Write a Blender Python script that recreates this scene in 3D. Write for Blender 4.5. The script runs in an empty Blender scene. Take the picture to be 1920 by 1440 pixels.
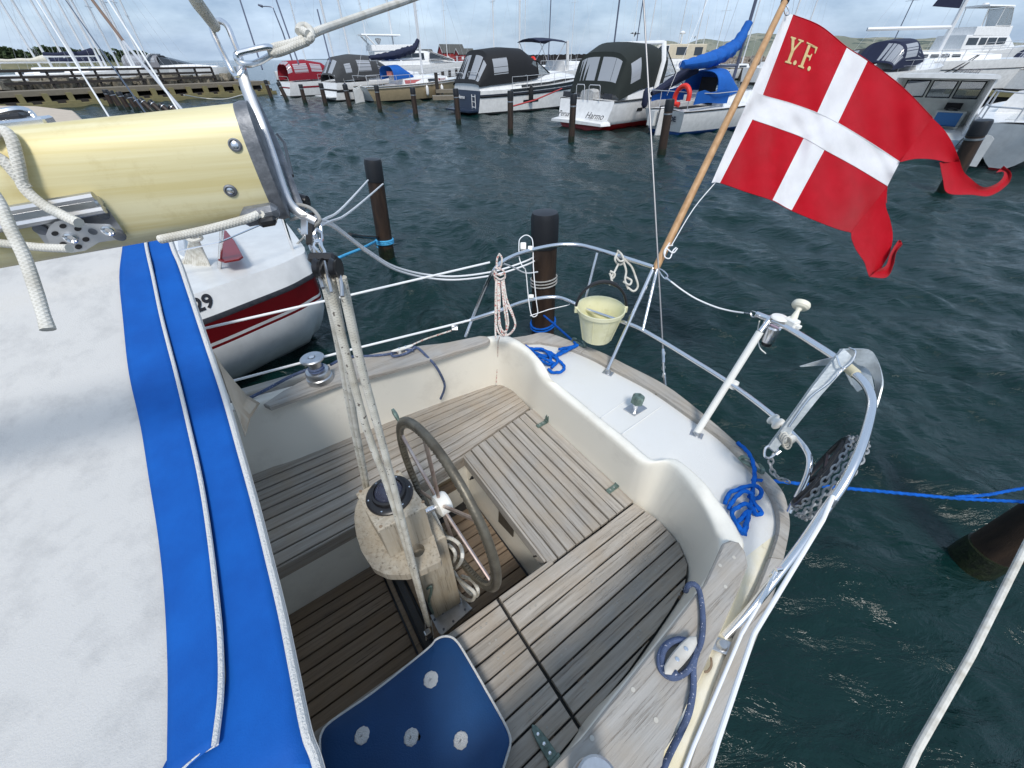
import bpy, math, random
import numpy as np
from mathutils import Vector, Matrix
from mathutils.bvhtree import BVHTree
SC = bpy.context.scene
COL = SC.collection
rnd = random.Random(7)
# ------------------------------------------------------------------ camera, sky, sun, exposure
F = 721.0
PITCH = math.radians(40.3); ROLL = math.radians(0.45); H = 2.4
cp, sp = math.cos(PITCH), math.sin(PITCH); cr, sr = math.cos(ROLL), math.sin(ROLL)
FWD = Vector((0, cp, -sp)); DN0 = Vector((0, -sp, -cp)); RT0 = Vector((1, 0, 0))
RT = RT0*cr + DN0*sr; DN = RT0*-sr + DN0*cr
cam = bpy.data.cameras.new('camera'); camo = bpy.data.objects.new('camera', cam); COL.objects.link(camo)
M = Matrix((RT, -DN, -FWD)).transposed().to_4x4(); M.translation = Vector((0, 0, H))
camo.matrix_world = M
cam.sensor_width = 36; cam.sensor_fit = 'HORIZONTAL'; cam.lens = F/1920*36; cam.clip_start = 0.02; cam.clip_end = 12000
SC.camera = camo
SC.render.resolution_x = 1024; SC.render.resolution_y = 768
SUN_EL, SUN_AZ = 52, 174      # azimuth of the sun, clockwise from +Y
w = bpy.data.worlds.new('World'); SC.world = w; w.use_nodes = True
nt = w.node_tree; nt.nodes.clear()
def N(nt, t, **k):
    n = nt.nodes.new(t)
    for a, b in k.items():
        if a in n.inputs: n.inputs[a].default_value = b
        else: setattr(n, a, b)
    return n
out = N(nt, 'ShaderNodeOutputWorld'); bg = N(nt, 'ShaderNodeBackground', Strength=0.14)
sky = N(nt, 'ShaderNodeTexSky'); sky.sky_type = 'NISHITA'; sky.sun_disc = False
sky.sun_elevation = math.radians(SUN_EL); sky.sun_rotation = math.radians(SUN_AZ)
sky.air_density = 1.0; sky.dust_density = 1.2; sky.ozone_density = 1.5
tc = N(nt, 'ShaderNodeTexCoord'); mp = N(nt, 'ShaderNodeMapping'); mp.inputs['Scale'].default_value = (1.0, 1.0, 3.2)
nz = N(nt, 'ShaderNodeTexNoise', Scale=2.3, Detail=7.0, Roughness=0.55, Distortion=0.25)
rp = N(nt, 'ShaderNodeValToRGB'); rp.color_ramp.elements[0].position = 0.40; rp.color_ramp.elements[1].position = 0.72
rp.color_ramp.elements[0].color = (0.80, 0.80, 0.80, 1); rp.color_ramp.elements[1].color = (1, 1, 1, 1)
nz2 = N(nt, 'ShaderNodeTexNoise', Scale=4.0, Detail=6.0, Roughness=0.6)
cr2 = N(nt, 'ShaderNodeValToRGB'); cr2.color_ramp.elements[0].position = .36; cr2.color_ramp.elements[1].position = .64
cr2.color_ramp.elements[0].color = (1.55, 2.25, 3.35, 1); cr2.color_ramp.elements[1].color = (3.3, 4.15, 5.3, 1)
mx = N(nt, 'ShaderNodeMix', data_type='RGBA')
L = nt.links.new
L(tc.outputs['Generated'], mp.inputs['Vector']); L(mp.outputs[0], nz.inputs['Vector']); L(mp.outputs[0], nz2.inputs['Vector'])
L(nz.outputs['Fac'], rp.inputs[0]); L(nz2.outputs['Fac'], cr2.inputs[0]); L(rp.outputs[0], mx.inputs[0])
L(sky.outputs[0], mx.inputs[6]); L(cr2.outputs[0], mx.inputs[7]); L(mx.outputs[2], bg.inputs[0]); L(bg.outputs[0], out.inputs[0])
sl = bpy.data.lights.new('sun', 'SUN'); sl.energy = 2.0; sl.angle = math.radians(15); sl.color = (1.0, 0.95, 0.88)
so = bpy.data.objects.new('sun', sl); COL.objects.link(so)
a_ = math.radians(SUN_AZ); e_ = math.radians(SUN_EL)
sd = Vector((math.sin(a_)*math.cos(e_), math.cos(a_)*math.cos(e_), math.sin(e_)))
so.rotation_euler = (-sd).to_track_quat('-Z', 'Y').to_euler()
SC.view_settings.view_transform = 'Standard'; SC.view_settings.look = 'None'
SC.view_settings.gamma = 1; SC.view_settings.use_curve_mapping = False; SC.view_settings.exposure = 0.46
# ------------------------------------------------------------------ measuring: pixel of the photo -> point of the place
def ray(px, py): return FWD + RT*((px-960)/F) + DN*((py-720)/F)
def P(px, py, z=0.0):
    r = ray(px, py); return Vector((0, 0, H)) + r*((z-H)/r.z)
def R(px, py, d): return Vector((0, 0, H)) + ray(px, py)*d
AZ = math.radians(55)
U = Vector((math.sin(AZ), math.cos(AZ), 0)); V = Vector((-math.cos(AZ), math.sin(AZ), 0)); Z = Vector((0, 0, 1))
def B(u, v, z): return U*u + V*v + Z*z
def UV(p): return (p.dot(U), p.dot(V))
def Q(px, py, u):     # point on the plane athwart our boat at distance u
    r = ray(px, py); return Vector((0, 0, H)) + r*(u/r.dot(U))
# ------------------------------------------------------------------ mesh helpers
ORG = {}
def org(o): return ORG.get(o.name, Vector((0, 0, 0)))
def tag(o, label=None, cat=None, group=None, kind=None):
    if label: o['label'] = label
    if cat: o['category'] = cat
    if group: o['group'] = group
    if kind: o['kind'] = kind
    return o
def mesh(name, vs, fs, mats, mi=None, smooth=True, uv=None, ang=35):
    m = bpy.data.meshes.new(name); m.from_pydata([tuple(v) for v in vs], [], fs)
    for x in (mats if isinstance(mats, (list, tuple)) else [mats]): m.materials.append(x)
    if mi is not None: m.polygons.foreach_set('material_index', mi)
    if uv is not None:
        l = m.uv_layers.new(name='UVMap'); flat = []
        for p in m.polygons:
            for k, li in enumerate(p.loop_indices): flat.append(uv[p.index][k])
        l.data.foreach_set('uv', [c for t in flat for c in t])
    m.update()
    if smooth:
        m.polygons.foreach_set('use_smooth', [True]*len(m.polygons)); m.set_sharp_from_angle(angle=math.radians(ang))
    return m
def mk(name, g, mats, parent=None, local=False, smooth=True, ang=35, kind=None, label=None, cat=None, group=None):
    """g: (verts, faces[, uv per face[, material index]])"""
    vs, fs = g[0], g[1]; uv = g[2] if len(g) > 2 else None; mi = g[3] if len(g) > 3 else None
    vs = [Vector(v) for v in vs]
    o = bpy.data.objects.new(name, None if False else bpy.data.meshes.new('tmp'))
    if parent is not None:
        off = Vector((0, 0, 0)) if local else org(parent)
    elif local: off = Vector((0, 0, 0))
    else:
        xs = [v.x for v in vs]; ys = [v.y for v in vs]
        off = Vector(((min(xs)+max(xs))/2, (min(ys)+max(ys))/2, min(v.z for v in vs)))
    o.data = mesh(name, [v-off for v in vs], fs, mats, mi, smooth, uv, ang)
    COL.objects.link(o)
    if parent is not None:
        o.parent = parent; ORG[o.name] = Vector(off)
    else:
        o.location = off; ORG[o.name] = Vector(off)
    return tag(o, label, cat, group, kind)
def root(name, loc, label, cat, group=None, head=None):
    o = bpy.data.objects.new(name, None); COL.objects.link(o); o.location = loc; o.empty_display_size = .1
    ORG[o.name] = Vector(loc)
    if head is not None: o.rotation_euler = (0, 0, math.pi/2-math.radians(head))
    return tag(o, label, cat, group)
def clone(o, loc=None, label=None, rz=None):
    c = o.copy(); COL.objects.link(c); ORG[c.name] = Vector(loc) if loc is not None else org(o)
    if loc is not None: c.location = loc
    if label: c['label'] = label
    if rz is not None: c.rotation_euler.z = rz
    def rec(a, b):
        for ch in list(a.children):
            d = ch.copy(); COL.objects.link(d); d.parent = b; rec(ch, d)
    rec(o, c)
    return c
def join(*gs):
    vs, fs, uv, mi = [], [], [], []
    anyuv = any(len(g) > 2 and g[2] is not None for g in gs); anymi = any(len(g) > 3 and g[3] is not None for g in gs)
    for g in gs:
        n = len(vs); vs += list(g[0]); fs += [tuple(i+n for i in f) for f in g[1]]
        if anyuv: uv += (g[2] if len(g) > 2 and g[2] is not None else [[(0, 0)]*len(f) for f in g[1]])
        if anymi: mi += (g[3] if len(g) > 3 and g[3] is not None else [0]*len(g[1]))
    return (vs, fs, uv if anyuv else None, mi if anymi else None)
def smoothpts(pts, k=6, closed=False):
    pts = [Vector(p) for p in pts]; n = len(pts); o = []
    if n < 3: return pts
    rng = range(n if closed else n-1)
    for i in rng:
        p1, p2 = pts[i], pts[(i+1) % n]
        p0 = pts[(i-1) % n] if (closed or i > 0) else p1*2-p2
        p3 = pts[(i+2) % n] if (closed or i < n-2) else p2*2-p1
        for j in range(k):
            t = j/k; t2 = t*t; t3 = t2*t
            o.append(0.5*((2*p1)+(p2-p0)*t+(2*p0-5*p1+4*p2-p3)*t2+(3*p1-p0-3*p2+p3)*t3))
    if not closed: o.append(pts[-1])
    return o
def tube(pts, r, n=8, closed=False, k=0, lobes=0, pitch=.05, flat=1.0, caps=True):
    """swept round section; lobes>0 makes a laid rope whose strands wind round it"""
    pts = [Vector(p) for p in pts]
    if k: pts = smoothpts(pts, k, closed)
    if lobes:                      # resample finely so that strands show
        q = [pts[0]]; src = pts+([pts[0]] if closed else [])
        for a, b in zip(src, src[1:]):
            m = max(1, int((b-a).length/(pitch/5)))
            for j in range(1, m+1): q.append(a.lerp(b, j/m))
        if closed: q.pop()
        pts = q
    c = len(pts); rs = r if isinstance(r, (list, tuple)) else [r]*c
    if len(rs) != c: rs = [rs[min(len(rs)-1, int(i*(len(rs)-1)/(c-1)))]*(1-(i*(len(rs)-1)/(c-1)) % 1)+rs[min(len(rs)-1, int(i*(len(rs)-1)/(c-1))+1)]*((i*(len(rs)-1)/(c-1)) % 1) for i in range(c)]
    vs, fs, uv = [], [], []; nrm = None; s = 0; ss = []
    for i in range(c):
        if closed: t = pts[(i+1) % c]-pts[i-1]
        else: t = pts[min(i+1, c-1)]-pts[max(i-1, 0)]
        if t.length < 1e-9: t = Vector((0, 0, 1))
        t.normalize()
        if nrm is None:
            nrm = t.cross(Vector((0, 0, 1)))
            if nrm.length < .1: nrm = t.cross(Vector((1, 0, 0)))
        nrm = nrm - t*nrm.dot(t); nrm.normalize(); b = t.cross(nrm)
        if i: s += (pts[i]-pts[i-1]).length
        ss.append(s)
        for j in range(n):
            a = 2*math.pi*j/n; rr = rs[i]
            if lobes: rr *= 0.86+0.16*math.cos(lobes*(a-2*math.pi*s/pitch/lobes*1.0))
            vs.append(pts[i]+nrm*(math.cos(a)*rr)+b*(math.sin(a)*rr*flat))
    for i in range(c if closed else c-1):
        i2 = (i+1) % c
        for j in range(n):
            j2 = (j+1) % n
            fs.append((i*n+j, i*n+j2, i2*n+j2, i2*n+j))
            s1 = ss[i]; s2 = ss[i2] if i2 else s1+.01
            uv.append([(s1, j/n), (s1, (j+1)/n), (s2, (j+1)/n), (s2, j/n)])
    if not closed and caps:
        fs.append(tuple(range(n-1, -1, -1))); uv.append([(0, 0)]*n)
        fs.append(tuple((c-1)*n+j for j in range(n))); uv.append([(0, 0)]*n)
    return (vs, fs, uv)
def box(c, ax, ay, az):
    """box by centre and three half-axis vectors"""
    c, ax, ay, az = Vector(c), Vector(ax), Vector(ay), Vector(az)
    vs = [c+ax*i+ay*j+az*k for k in (-1, 1) for j in (-1, 1) for i in (-1, 1)]
    fs = [(0, 2, 3, 1), (4, 5, 7, 6), (0, 1, 5, 4), (2, 6, 7, 3), (0, 4, 6, 2), (1, 3, 7, 5)]
    if ax.cross(ay).dot(az) < 0: fs = [f[::-1] for f in fs]
    return (vs, fs)
def bx(x0, x1, y0, y1, z0, z1): return box(((x0+x1)/2, (y0+y1)/2, (z0+z1)/2), ((x1-x0)/2, 0, 0), (0, (y1-y0)/2, 0), (0, 0, (z1-z0)/2))
def rbox(c, ax, ay, az, bv=.15):
    """box whose edges are cut back: three nested rings"""
    c, ax, ay, az = Vector(c), Vector(ax), Vector(ay), Vector(az)
    la, lb, lc = ax.length, ay.length, az.length; m = min(la, lb, lc)*bv*2
    fa, fb, fc = 1-m/la/1, 1-m/lb/1, 1-m/lc/1
    poly = [(-fa, -1), (fa, -1), (1, -fb), (1, fb), (fa, 1), (-fa, 1), (-1, fb), (-1, -fb)]
    ins = [(-fa, -fb), (fa, -fb), (fa, -fb), (fa, fb), (fa, fb), (-fa, fb), (-fa, fb), (-fa, -fb)]
    vs = []
    for (pp, k) in ((ins, -1), (poly, -fc), (poly, fc), (ins, 1)):
        for x, y in pp: vs.append(c+ax*x+ay*y+az*k)
    fs = [tuple(range(7, -1, -1)), tuple(range(24, 32))]
    for r_ in range(3):
        for j in range(8):
            j2 = (j+1) % 8; fs.append((r_*8+j, r_*8+j2, (r_+1)*8+j2, (r_+1)*8+j))
    return (vs, fs)
def slab(poly, z0, z1, bev=.004, fr=None):
    """extruded convex-ish outline with an eased upper edge; poly is (u,v) pairs in the boat's frame or points with fr=None"""
    n = len(poly); fr = fr or (lambda u, v, z: B(u, v, z))
    ar = sum(poly[i][0]*poly[(i+1) % n][1]-poly[(i+1) % n][0]*poly[i][1] for i in range(n))
    if ar < 0: poly = poly[::-1]
    cx = sum(p[0] for p in poly)/n; cy = sum(p[1] for p in poly)/n
    ins = []
    for i in range(n):
        a, b, c = Vector(poly[i-1]), Vector(poly[i]), Vector(poly[(i+1) % n])
        e1 = (b-a); e2 = (c-b)
        if e1.length < 1e-7 or e2.length < 1e-7: ins.append((b.x, b.y)); continue
        e1.normalize(); e2.normalize(); n1 = Vector((-e1.y, e1.x)); n2 = Vector((-e2.y, e2.x)); m = n1+n2
        if m.length < .3: ins.append((b.x, b.y)); continue
        m.normalize(); q = b+m*(bev/max(.4, m.dot(n1))); ins.append((q.x, q.y))
    vs = [fr(p[0], p[1], z0) for p in poly]+[fr(p[0], p[1], z1-bev) for p in poly]+[fr(p[0], p[1], z1) for p in ins]
    fs = [tuple(range(n-1, -1, -1)), tuple(range(2*n, 3*n))]
    for r_ in range(2):
        for j in range(n):
            j2 = (j+1) % n; fs.append((r_*n+j, r_*n+j2, (r_+1)*n+j2, (r_+1)*n+j))
    return (vs, fs)
def clip(sub, clp):
    """Sutherland-Hodgman, clp convex and anticlockwise"""
    n = len(clp)
    if sum(clp[i][0]*clp[(i+1) % n][1]-clp[(i+1) % n][0]*clp[i][1] for i in range(n)) < 0: clp = clp[::-1]
    o = list(sub)
    for i in range(n):
        a, b = clp[i], clp[(i+1) % n]
        ins = lambda p: (b[0]-a[0])*(p[1]-a[1])-(b[1]-a[1])*(p[0]-a[0]) >= -1e-9
        res = []
        for j in range(len(o)):
            p, q = o[j-1], o[j]
            if ins(p) != ins(q):
                d1 = (b[0]-a[0])*(p[1]-a[1])-(b[1]-a[1])*(p[0]-a[0]); d2 = (b[0]-a[0])*(q[1]-a[1])-(b[1]-a[1])*(q[0]-a[0])
                t = d1/(d1-d2); res.append((p[0]+(q[0]-p[0])*t, p[1]+(q[1]-p[1])*t))
            if ins(q): res.append(q)
        o = res
        if len(o) < 3: return []
    r = [o[0]]
    for p in o[1:]:
        if (p[0]-r[-1][0])**2+(p[1]-r[-1][1])**2 > 1e-6: r.append(p)
    if len(r) > 2 and (r[0][0]-r[-1][0])**2+(r[0][1]-r[-1][1])**2 < 1e-6: r.pop()
    return r if len(r) > 2 else []
def lathe(base, axis, prof, n=20):
    """prof: (radius, height) pairs along axis"""
    base = Vector(base); ax = Vector(axis).normalized(); a = ax.cross(Vector((.3, .2, 1)));
    if a.length < .2: a = ax.cross(Vector((1, 0, 0)))
    a.normalize(); b = ax.cross(a)
    vs, fs = [], []
    for r_, h_ in prof:
        for j in range(n):
            t = 2*math.pi*j/n; vs.append(base+ax*h_+a*(math.cos(t)*r_)+b*(math.sin(t)*r_))
    for i in range(len(prof)-1):
        for j in range(n):
            j2 = (j+1) % n; fs.append((i*n+j, i*n+j2, (i+1)*n+j2, (i+1)*n+j))
    fs.append(tuple(range(n-1, -1, -1))); fs.append(tuple((len(prof)-1)*n+j for j in range(n)))
    return (vs, fs)
def grid(rows, closed=False):
    """quads through rows of points"""
    m = len(rows[0]); vs = [Vector(p) for r_ in rows for p in r_]; fs = []
    for i in range(len(rows)-1):
        for j in range(m if closed else m-1):
            j2 = (j+1) % m; fs.append((i*m+j, i*m+j2, (i+1)*m+j2, (i+1)*m+j))
    return (vs, fs)
def thick(g, t):
    """gives a sheet real thickness along its vertex normals (smooth sheets)"""
    vs = [Vector(v) for v in g[0]]; nr = [Vector((0, 0, 0)) for _ in vs]
    for f in g[1]:
        n = (vs[f[1]]-vs[f[0]]).cross(vs[f[2]]-vs[f[0]])+(vs[f[2]]-vs[f[0]]).cross(vs[f[-1]]-vs[f[0]])
        for i in f: nr[i] += n
    k = len(vs); ed = {}
    for fi, f in enumerate(g[1]):
        for i in range(len(f)):
            e = (f[i], f[(i+1) % len(f)])
            if (e[1], e[0]) in ed: del ed[(e[1], e[0])]
            else: ed[e] = fi
    w_ = [v-(n.normalized() if n.length > 1e-12 else n)*t for v, n in zip(vs, nr)]
    fs = list(g[1])+[tuple(i+k for i in f[::-1]) for f in g[1]]+[(a, a+k, b+k, b)[::1] for a, b in ed]
    mi = g[3] if len(g) > 3 and g[3] is not None else None
    return (vs+w_, fs, None, (list(mi)+list(mi)+[mi[f] for f in ed.values()]) if mi is not None else None)
def textmesh(s, size, fr, depth=.002, shear=0, bold=0, sx=1.0):
    """lettering as thin raised geometry; fr maps (x, y, z) to a point"""
    cu = bpy.data.curves.new('t', 'FONT'); cu.body = s; cu.size = size; cu.extrude = depth; cu.shear = shear; cu.offset = bold
    cu.align_x = 'CENTER'; cu.align_y = 'CENTER'; cu.resolution_u = 4
    o = bpy.data.objects.new('t', cu); m = bpy.data.meshes.new_from_object(o)
    vs = [fr(v.co.x*sx, v.co.y, v.co.z) for v in m.vertices]; fs = [tuple(p.vertices) for p in m.polygons]
    bpy.data.objects.remove(o); bpy.data.meshes.remove(m); bpy.data.curves.remove(cu)
    return (vs, fs)
# ------------------------------------------------------------------ materials
def pm(name, c, rough=.5, metal=0, c2=None, sc=8, lo=.35, hi=.65, bump=0, bsc=60, alpha=1, spec=.5, coat=0, coord='Object', mapping=None, dirt=None, dsc=3, trans=0, rand=0):
    m = bpy.data.materials.new(name); m.use_nodes = True; t = m.node_tree; b = t.nodes['Principled BSDF']; k = t.links.new
    b.inputs['Roughness'].default_value = rough; b.inputs['Metallic'].default_value = metal; b.inputs['Base Color'].default_value = (*c, 1)
    b.inputs['Specular IOR Level'].default_value = spec; b.inputs['Coat Weight'].default_value = coat; b.inputs['Alpha'].default_value = alpha
    b.inputs['Transmission Weight'].default_value = trans
    co = N(t, 'ShaderNodeTexCoord'); src = co.outputs[coord]
    if mapping:
        mpn = N(t, 'ShaderNodeMapping'); mpn.vector_type = 'TEXTURE'; mpn.inputs['Rotation'].default_value = mapping[0]; mpn.inputs['Scale'].default_value = tuple(1/q for q in mapping[1])
        if rand:
            oi = N(t, 'ShaderNodeObjectInfo'); vm = N(t, 'ShaderNodeVectorMath', operation='SCALE'); vm.inputs['Scale'].default_value = 37.0
            cx = N(t, 'ShaderNodeCombineXYZ'); k(oi.outputs['Random'], cx.inputs[0]); k(oi.outputs['Random'], cx.inputs[2]); k(cx.outputs[0], vm.inputs[0])
            ad = N(t, 'ShaderNodeVectorMath', operation='ADD'); k(src, ad.inputs[0]); k(vm.outputs[0], ad.inputs[1]); src = ad.outputs[0]
        k(src, mpn.inputs[0]); src = mpn.outputs[0]
    col = None
    if c2:
        n1 = N(t, 'ShaderNodeTexNoise', Scale=sc, Detail=6.0, Roughness=.6); k(src, n1.inputs['Vector'])
        r1 = N(t, 'ShaderNodeValToRGB'); r1.color_ramp.elements[0].position = lo; r1.color_ramp.elements[1].position = hi
        r1.color_ramp.elements[0].color = (*c, 1); r1.color_ramp.elements[1].color = (*c2, 1)
        k(n1.outputs['Fac'], r1.inputs[0]); col = r1.outputs[0]
    if dirt:
        n2 = N(t, 'ShaderNodeTexNoise', Scale=dsc, Detail=9.0, Roughness=.7); k(co.outputs[coord], n2.inputs['Vector'])
        r2 = N(t, 'ShaderNodeValToRGB'); r2.color_ramp.elements[0].position = dirt[1]; r2.color_ramp.elements[1].position = dirt[2]
        x = N(t, 'ShaderNodeMix', data_type='RGBA'); k(n2.outputs['Fac'], r2.inputs[0]); k(r2.outputs[0], x.inputs[0])
        if col: k(col, x.inputs[6])
        else: x.inputs[6].default_value = (*c, 1)
        x.inputs[7].default_value = (*dirt[0], 1); col = x.outputs[2]
    if rand and col is None: pass
    if rand and col:
        oi2 = N(t, 'ShaderNodeObjectInfo'); mr = N(t, 'ShaderNodeMapRange'); mr.inputs[3].default_value = 1-rand; mr.inputs[4].default_value = 1+rand
        k(oi2.outputs['Random'], mr.inputs[0]); vs_ = N(t, 'ShaderNodeVectorMath', operation='SCALE'); k(col, vs_.inputs[0]); k(mr.outputs[0], vs_.inputs['Scale']); col = vs_.outputs[0]
    if col: k(col, b.inputs['Base Color'])
    if bump:
        n3 = N(t, 'ShaderNodeTexNoise', Scale=bsc, Detail=4.0, Roughness=.6); k(src, n3.inputs['Vector'])
        bp = N(t, 'ShaderNodeBump', Strength=bump, Distance=.01); k(n3.outputs['Fac'], bp.inputs['Height']); k(bp.outputs[0], b.inputs['Normal'])
    return m
RU = (0, 0, math.pi/2-AZ)      # turns x to our boat's fore-and-aft line
RV = (0, 0, math.pi-AZ)
def teak(name, rot, a, b_, d, rand=.16):
    """weathered teak: drawn-out grain, dark checks along it"""
    m = pm(name, a, .85, c2=b_, sc=1.0, lo=.32, hi=.68, mapping=(rot, (2.2, 55, 55)), rand=rand, spec=.25)
    t = m.node_tree; k = t.links.new; bs = t.nodes['Principled BSDF']; src = [n for n in t.nodes if n.type == 'MAPPING'][0].outputs[0]
    n4 = N(t, 'ShaderNodeTexNoise', Scale=1.9, Detail=8.0, Roughness=.75); k(src, n4.inputs['Vector'])
    r4 = N(t, 'ShaderNodeValToRGB'); r4.color_ramp.elements[0].position = .55; r4.color_ramp.elements[1].position = .70
    k(n4.outputs['Fac'], r4.inputs[0]); x = N(t, 'ShaderNodeMix', data_type='RGBA'); k(r4.outputs[0], x.inputs[0])
    k(bs.inputs['Base Color'].links[0].from_socket, x.inputs[6]); x.inputs[7].default_value = (*d, 1)
    co = [n for n in t.nodes if n.type == 'TEX_COORD'][0]
    n5 = N(t, 'ShaderNodeTexNoise', Scale=7.0, Detail=4.0, Roughness=.6); k(co.outputs['Object'], n5.inputs['Vector'])
    r5 = N(t, 'ShaderNodeValToRGB'); r5.color_ramp.elements[0].position = .4; r5.color_ramp.elements[1].position = .68
    r5.color_ramp.elements[0].color = (0, 0, 0, 1); r5.color_ramp.elements[1].color = (.55, .55, .55, 1)
    k(n5.outputs['Fac'], r5.inputs[0]); y = N(t, 'ShaderNodeMix', data_type='RGBA'); k(r5.outputs[0], y.inputs[0]); k(x.outputs[2], y.inputs[6])
    y.inputs[7].default_value = (a[0]*.84, a[1]*.75, a[2]*.64, 1); k(y.outputs[2], bs.inputs['Base Color'])
    bp = N(t, 'ShaderNodeBump', Strength=.5, Distance=.004); mu = N(t, 'ShaderNodeMath', operation='SUBTRACT')
    n6 = N(t, 'ShaderNodeTexNoise', Scale=2.5, Detail=6.0, Roughness=.7); k(src, n6.inputs['Vector'])
    k(n6.outputs['Fac'], mu.inputs[0]); k(r4.outputs[0], mu.inputs[1]); k(mu.outputs[0], bp.inputs['Height']); k(bp.outputs[0], bs.inputs['Normal'])
    return m
M_teakU = teak('teak_fore_aft', RU, (.46, .42, .37), (.31, .28, .24), (.15, .12, .095))
M_teakV = teak('teak_athwart', RV, (.47, .44, .395), (.34, .31, .275), (.16, .13, .105))
M_floor = teak('teak_sole', RU, (.29, .22, .155), (.19, .14, .098), (.05, .035, .025))
M_railV = teak('teak_rail_athwart', RV, (.44, .42, .385), (.32, .30, .27), (.17, .14, .11), rand=.04)
M_rail = teak('teak_rail', RU, (.46, .44, .41), (.35, .33, .30), (.17, .14, .11), rand=.04)
M_ped = teak('teak_pedestal', (0, math.pi/2, 0), (.50, .46, .38), (.38, .33, .26), (.10, .085, .06), rand=.04)
def rope(name, c, fleck=None, fsc=260, strength=.4, cs=1.0, lo=.62):
    m = bpy.data.materials.new(name); m.use_nodes = True; t = m.node_tree; b = t.nodes['Principled BSDF']; k = t.links.new
    b.inputs['Roughness'].default_value = .9; b.inputs['Specular IOR Level'].default_value = .2
    uvn = N(t, 'ShaderNodeTexCoord'); sx = N(t, 'ShaderNodeSeparateXYZ'); k(uvn.outputs['UV'], sx.inputs[0])
    def wave(sgn):
        a = N(t, 'ShaderNodeMath', operation='MULTIPLY'); a.inputs[1].default_value = 2*math.pi*230*cs; k(sx.outputs[0], a.inputs[0])
        c_ = N(t, 'ShaderNodeMath', operation='MULTIPLY'); c_.inputs[1].default_value = sgn*2*math.pi*5; k(sx.outputs[1], c_.inputs[0])
        s_ = N(t, 'ShaderNodeMath', operation='ADD'); k(a.outputs[0], s_.inputs[0]); k(c_.outputs[0], s_.inputs[1])
        q = N(t, 'ShaderNodeMath', operation='SINE'); k(s_.outputs[0], q.inputs[0]); return q
    w1, w2 = wave(1), wave(-1); mm = N(t, 'ShaderNodeMath', operation='MAXIMUM'); k(w1.outputs[0], mm.inputs[0]); k(w2.outputs[0], mm.inputs[1])
    bp = N(t, 'ShaderNodeBump', Strength=strength, Distance=.0009); k(mm.outputs[0], bp.inputs['Height']); k(bp.outputs[0], b.inputs['Normal'])
    rr = N(t, 'ShaderNodeValToRGB'); rr.color_ramp.elements[0].color = (c[0]*.80, c[1]*.80, c[2]*.78, 1); rr.color_ramp.elements[1].color = (*c, 1)
    mr = N(t, 'ShaderNodeMapRange'); mr.inputs[1].default_value = -1; k(mm.outputs[0], mr.inputs[0]); k(mr.outputs[0], rr.inputs[0]); col = rr.outputs[0]
    nn = N(t, 'ShaderNodeTexNoise', Scale=30.0, Detail=3.0); k(uvn.outputs['Object'], nn.inputs['Vector'])
    mx_ = N(t, 'ShaderNodeMix', data_type='RGBA', blend_type='MULTIPLY'); r3 = N(t, 'ShaderNodeValToRGB'); r3.color_ramp.elements[0].position = .3; r3.color_ramp.elements[1].position = .6
    r3.color_ramp.elements[0].color = (.72, .70, .66, 1); r3.color_ramp.elements[1].color = (1, 1, 1, 1)
    k(nn.outputs['Fac'], r3.inputs[0]); mx_.inputs[0].default_value = 1; k(col, mx_.inputs[6]); k(r3.outputs[0], mx_.inputs[7]); col = mx_.outputs[2]
    if fleck:
        n2 = N(t, 'ShaderNodeTexNoise', Scale=fsc, Detail=1.0); k(uvn.outputs['Object'], n2.inputs['Vector'])
        r2 = N(t, 'ShaderNodeValToRGB'); r2.color_ramp.elements[0].position = lo; r2.color_ramp.elements[1].position = lo+.03
        k(n2.outputs['Fac'], r2.inputs[0]); x = N(t, 'ShaderNodeMix', data_type='RGBA'); k(r2.outputs[0], x.inputs[0]); k(col, x.inputs[6]); x.inputs[7].default_value = (*fleck, 1); col = x.outputs[2]
    k(col, b.inputs['Base Color']); return m
M_ropeW = rope('rope_white', (.74, .72, .66)); M_ropeFuzz = rope('rope_mainsheet', (.70, .67, .59), fleck=(.16, .14, .12), fsc=120, lo=.68, cs=.8)
M_ropeFur = rope('rope_furry', (.72, .69, .60), cs=.5, strength=1)
M_ropeNavy = rope('rope_faded_navy', (.10, .135, .24), fleck=(.5, .5, .56), fsc=170, lo=.69)
M_ropeBlue = rope('rope_blue', (.006, .12, .55), strength=.2); M_ropeCyan = rope('rope_light_blue', (.09, .45, .80), cs=.5)
M_ropeRed = rope('rope_red_fleck', (.80, .77, .72), fleck=(.45, .10, .08), fsc=150, lo=.57)
M_ropeFar = pm('far_line', (.72, .71, .66), .8); M_ropeGrey = rope('rope_grey', (.42, .42, .41))
M_white = pm('white_gelcoat', (.80, .80, .78), .22, dirt=((.60, .59, .55), .56, .80), dsc=3, coat=.2)
M_deck = pm('deck_white', (.69, .69, .67), .38, dirt=((.66, .65, .60), .52, .82), dsc=4, bump=.2, bsc=260)
M_cream = pm('cream_gelcoat', (.86, .825, .73), .28, dirt=((.66, .62, .54), .52, .8), dsc=2.5, coat=.15)
M_yell = pm('yellowed_gelcoat', (.70, .64, .46), .45, c2=(.78, .75, .66), sc=6, dirt=((.42, .36, .24), .60, .78), dsc=14)
M_steel = pm('stainless_steel', (.80, .80, .81), .24, 1); M_alu = pm('aluminium', (.58, .59, .61), .38, 1, c2=(.48, .49, .5), sc=30)
M_alud = pm('cast_aluminium', (.13, .14, .155), .5, .4, c2=(.24, .25, .27), sc=60, bump=.15, bsc=120)
M_whitep = pm('white_plastic', (.82, .81, .76), .4, dirt=((.6, .57, .48), .55, .8), dsc=20)
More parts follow.
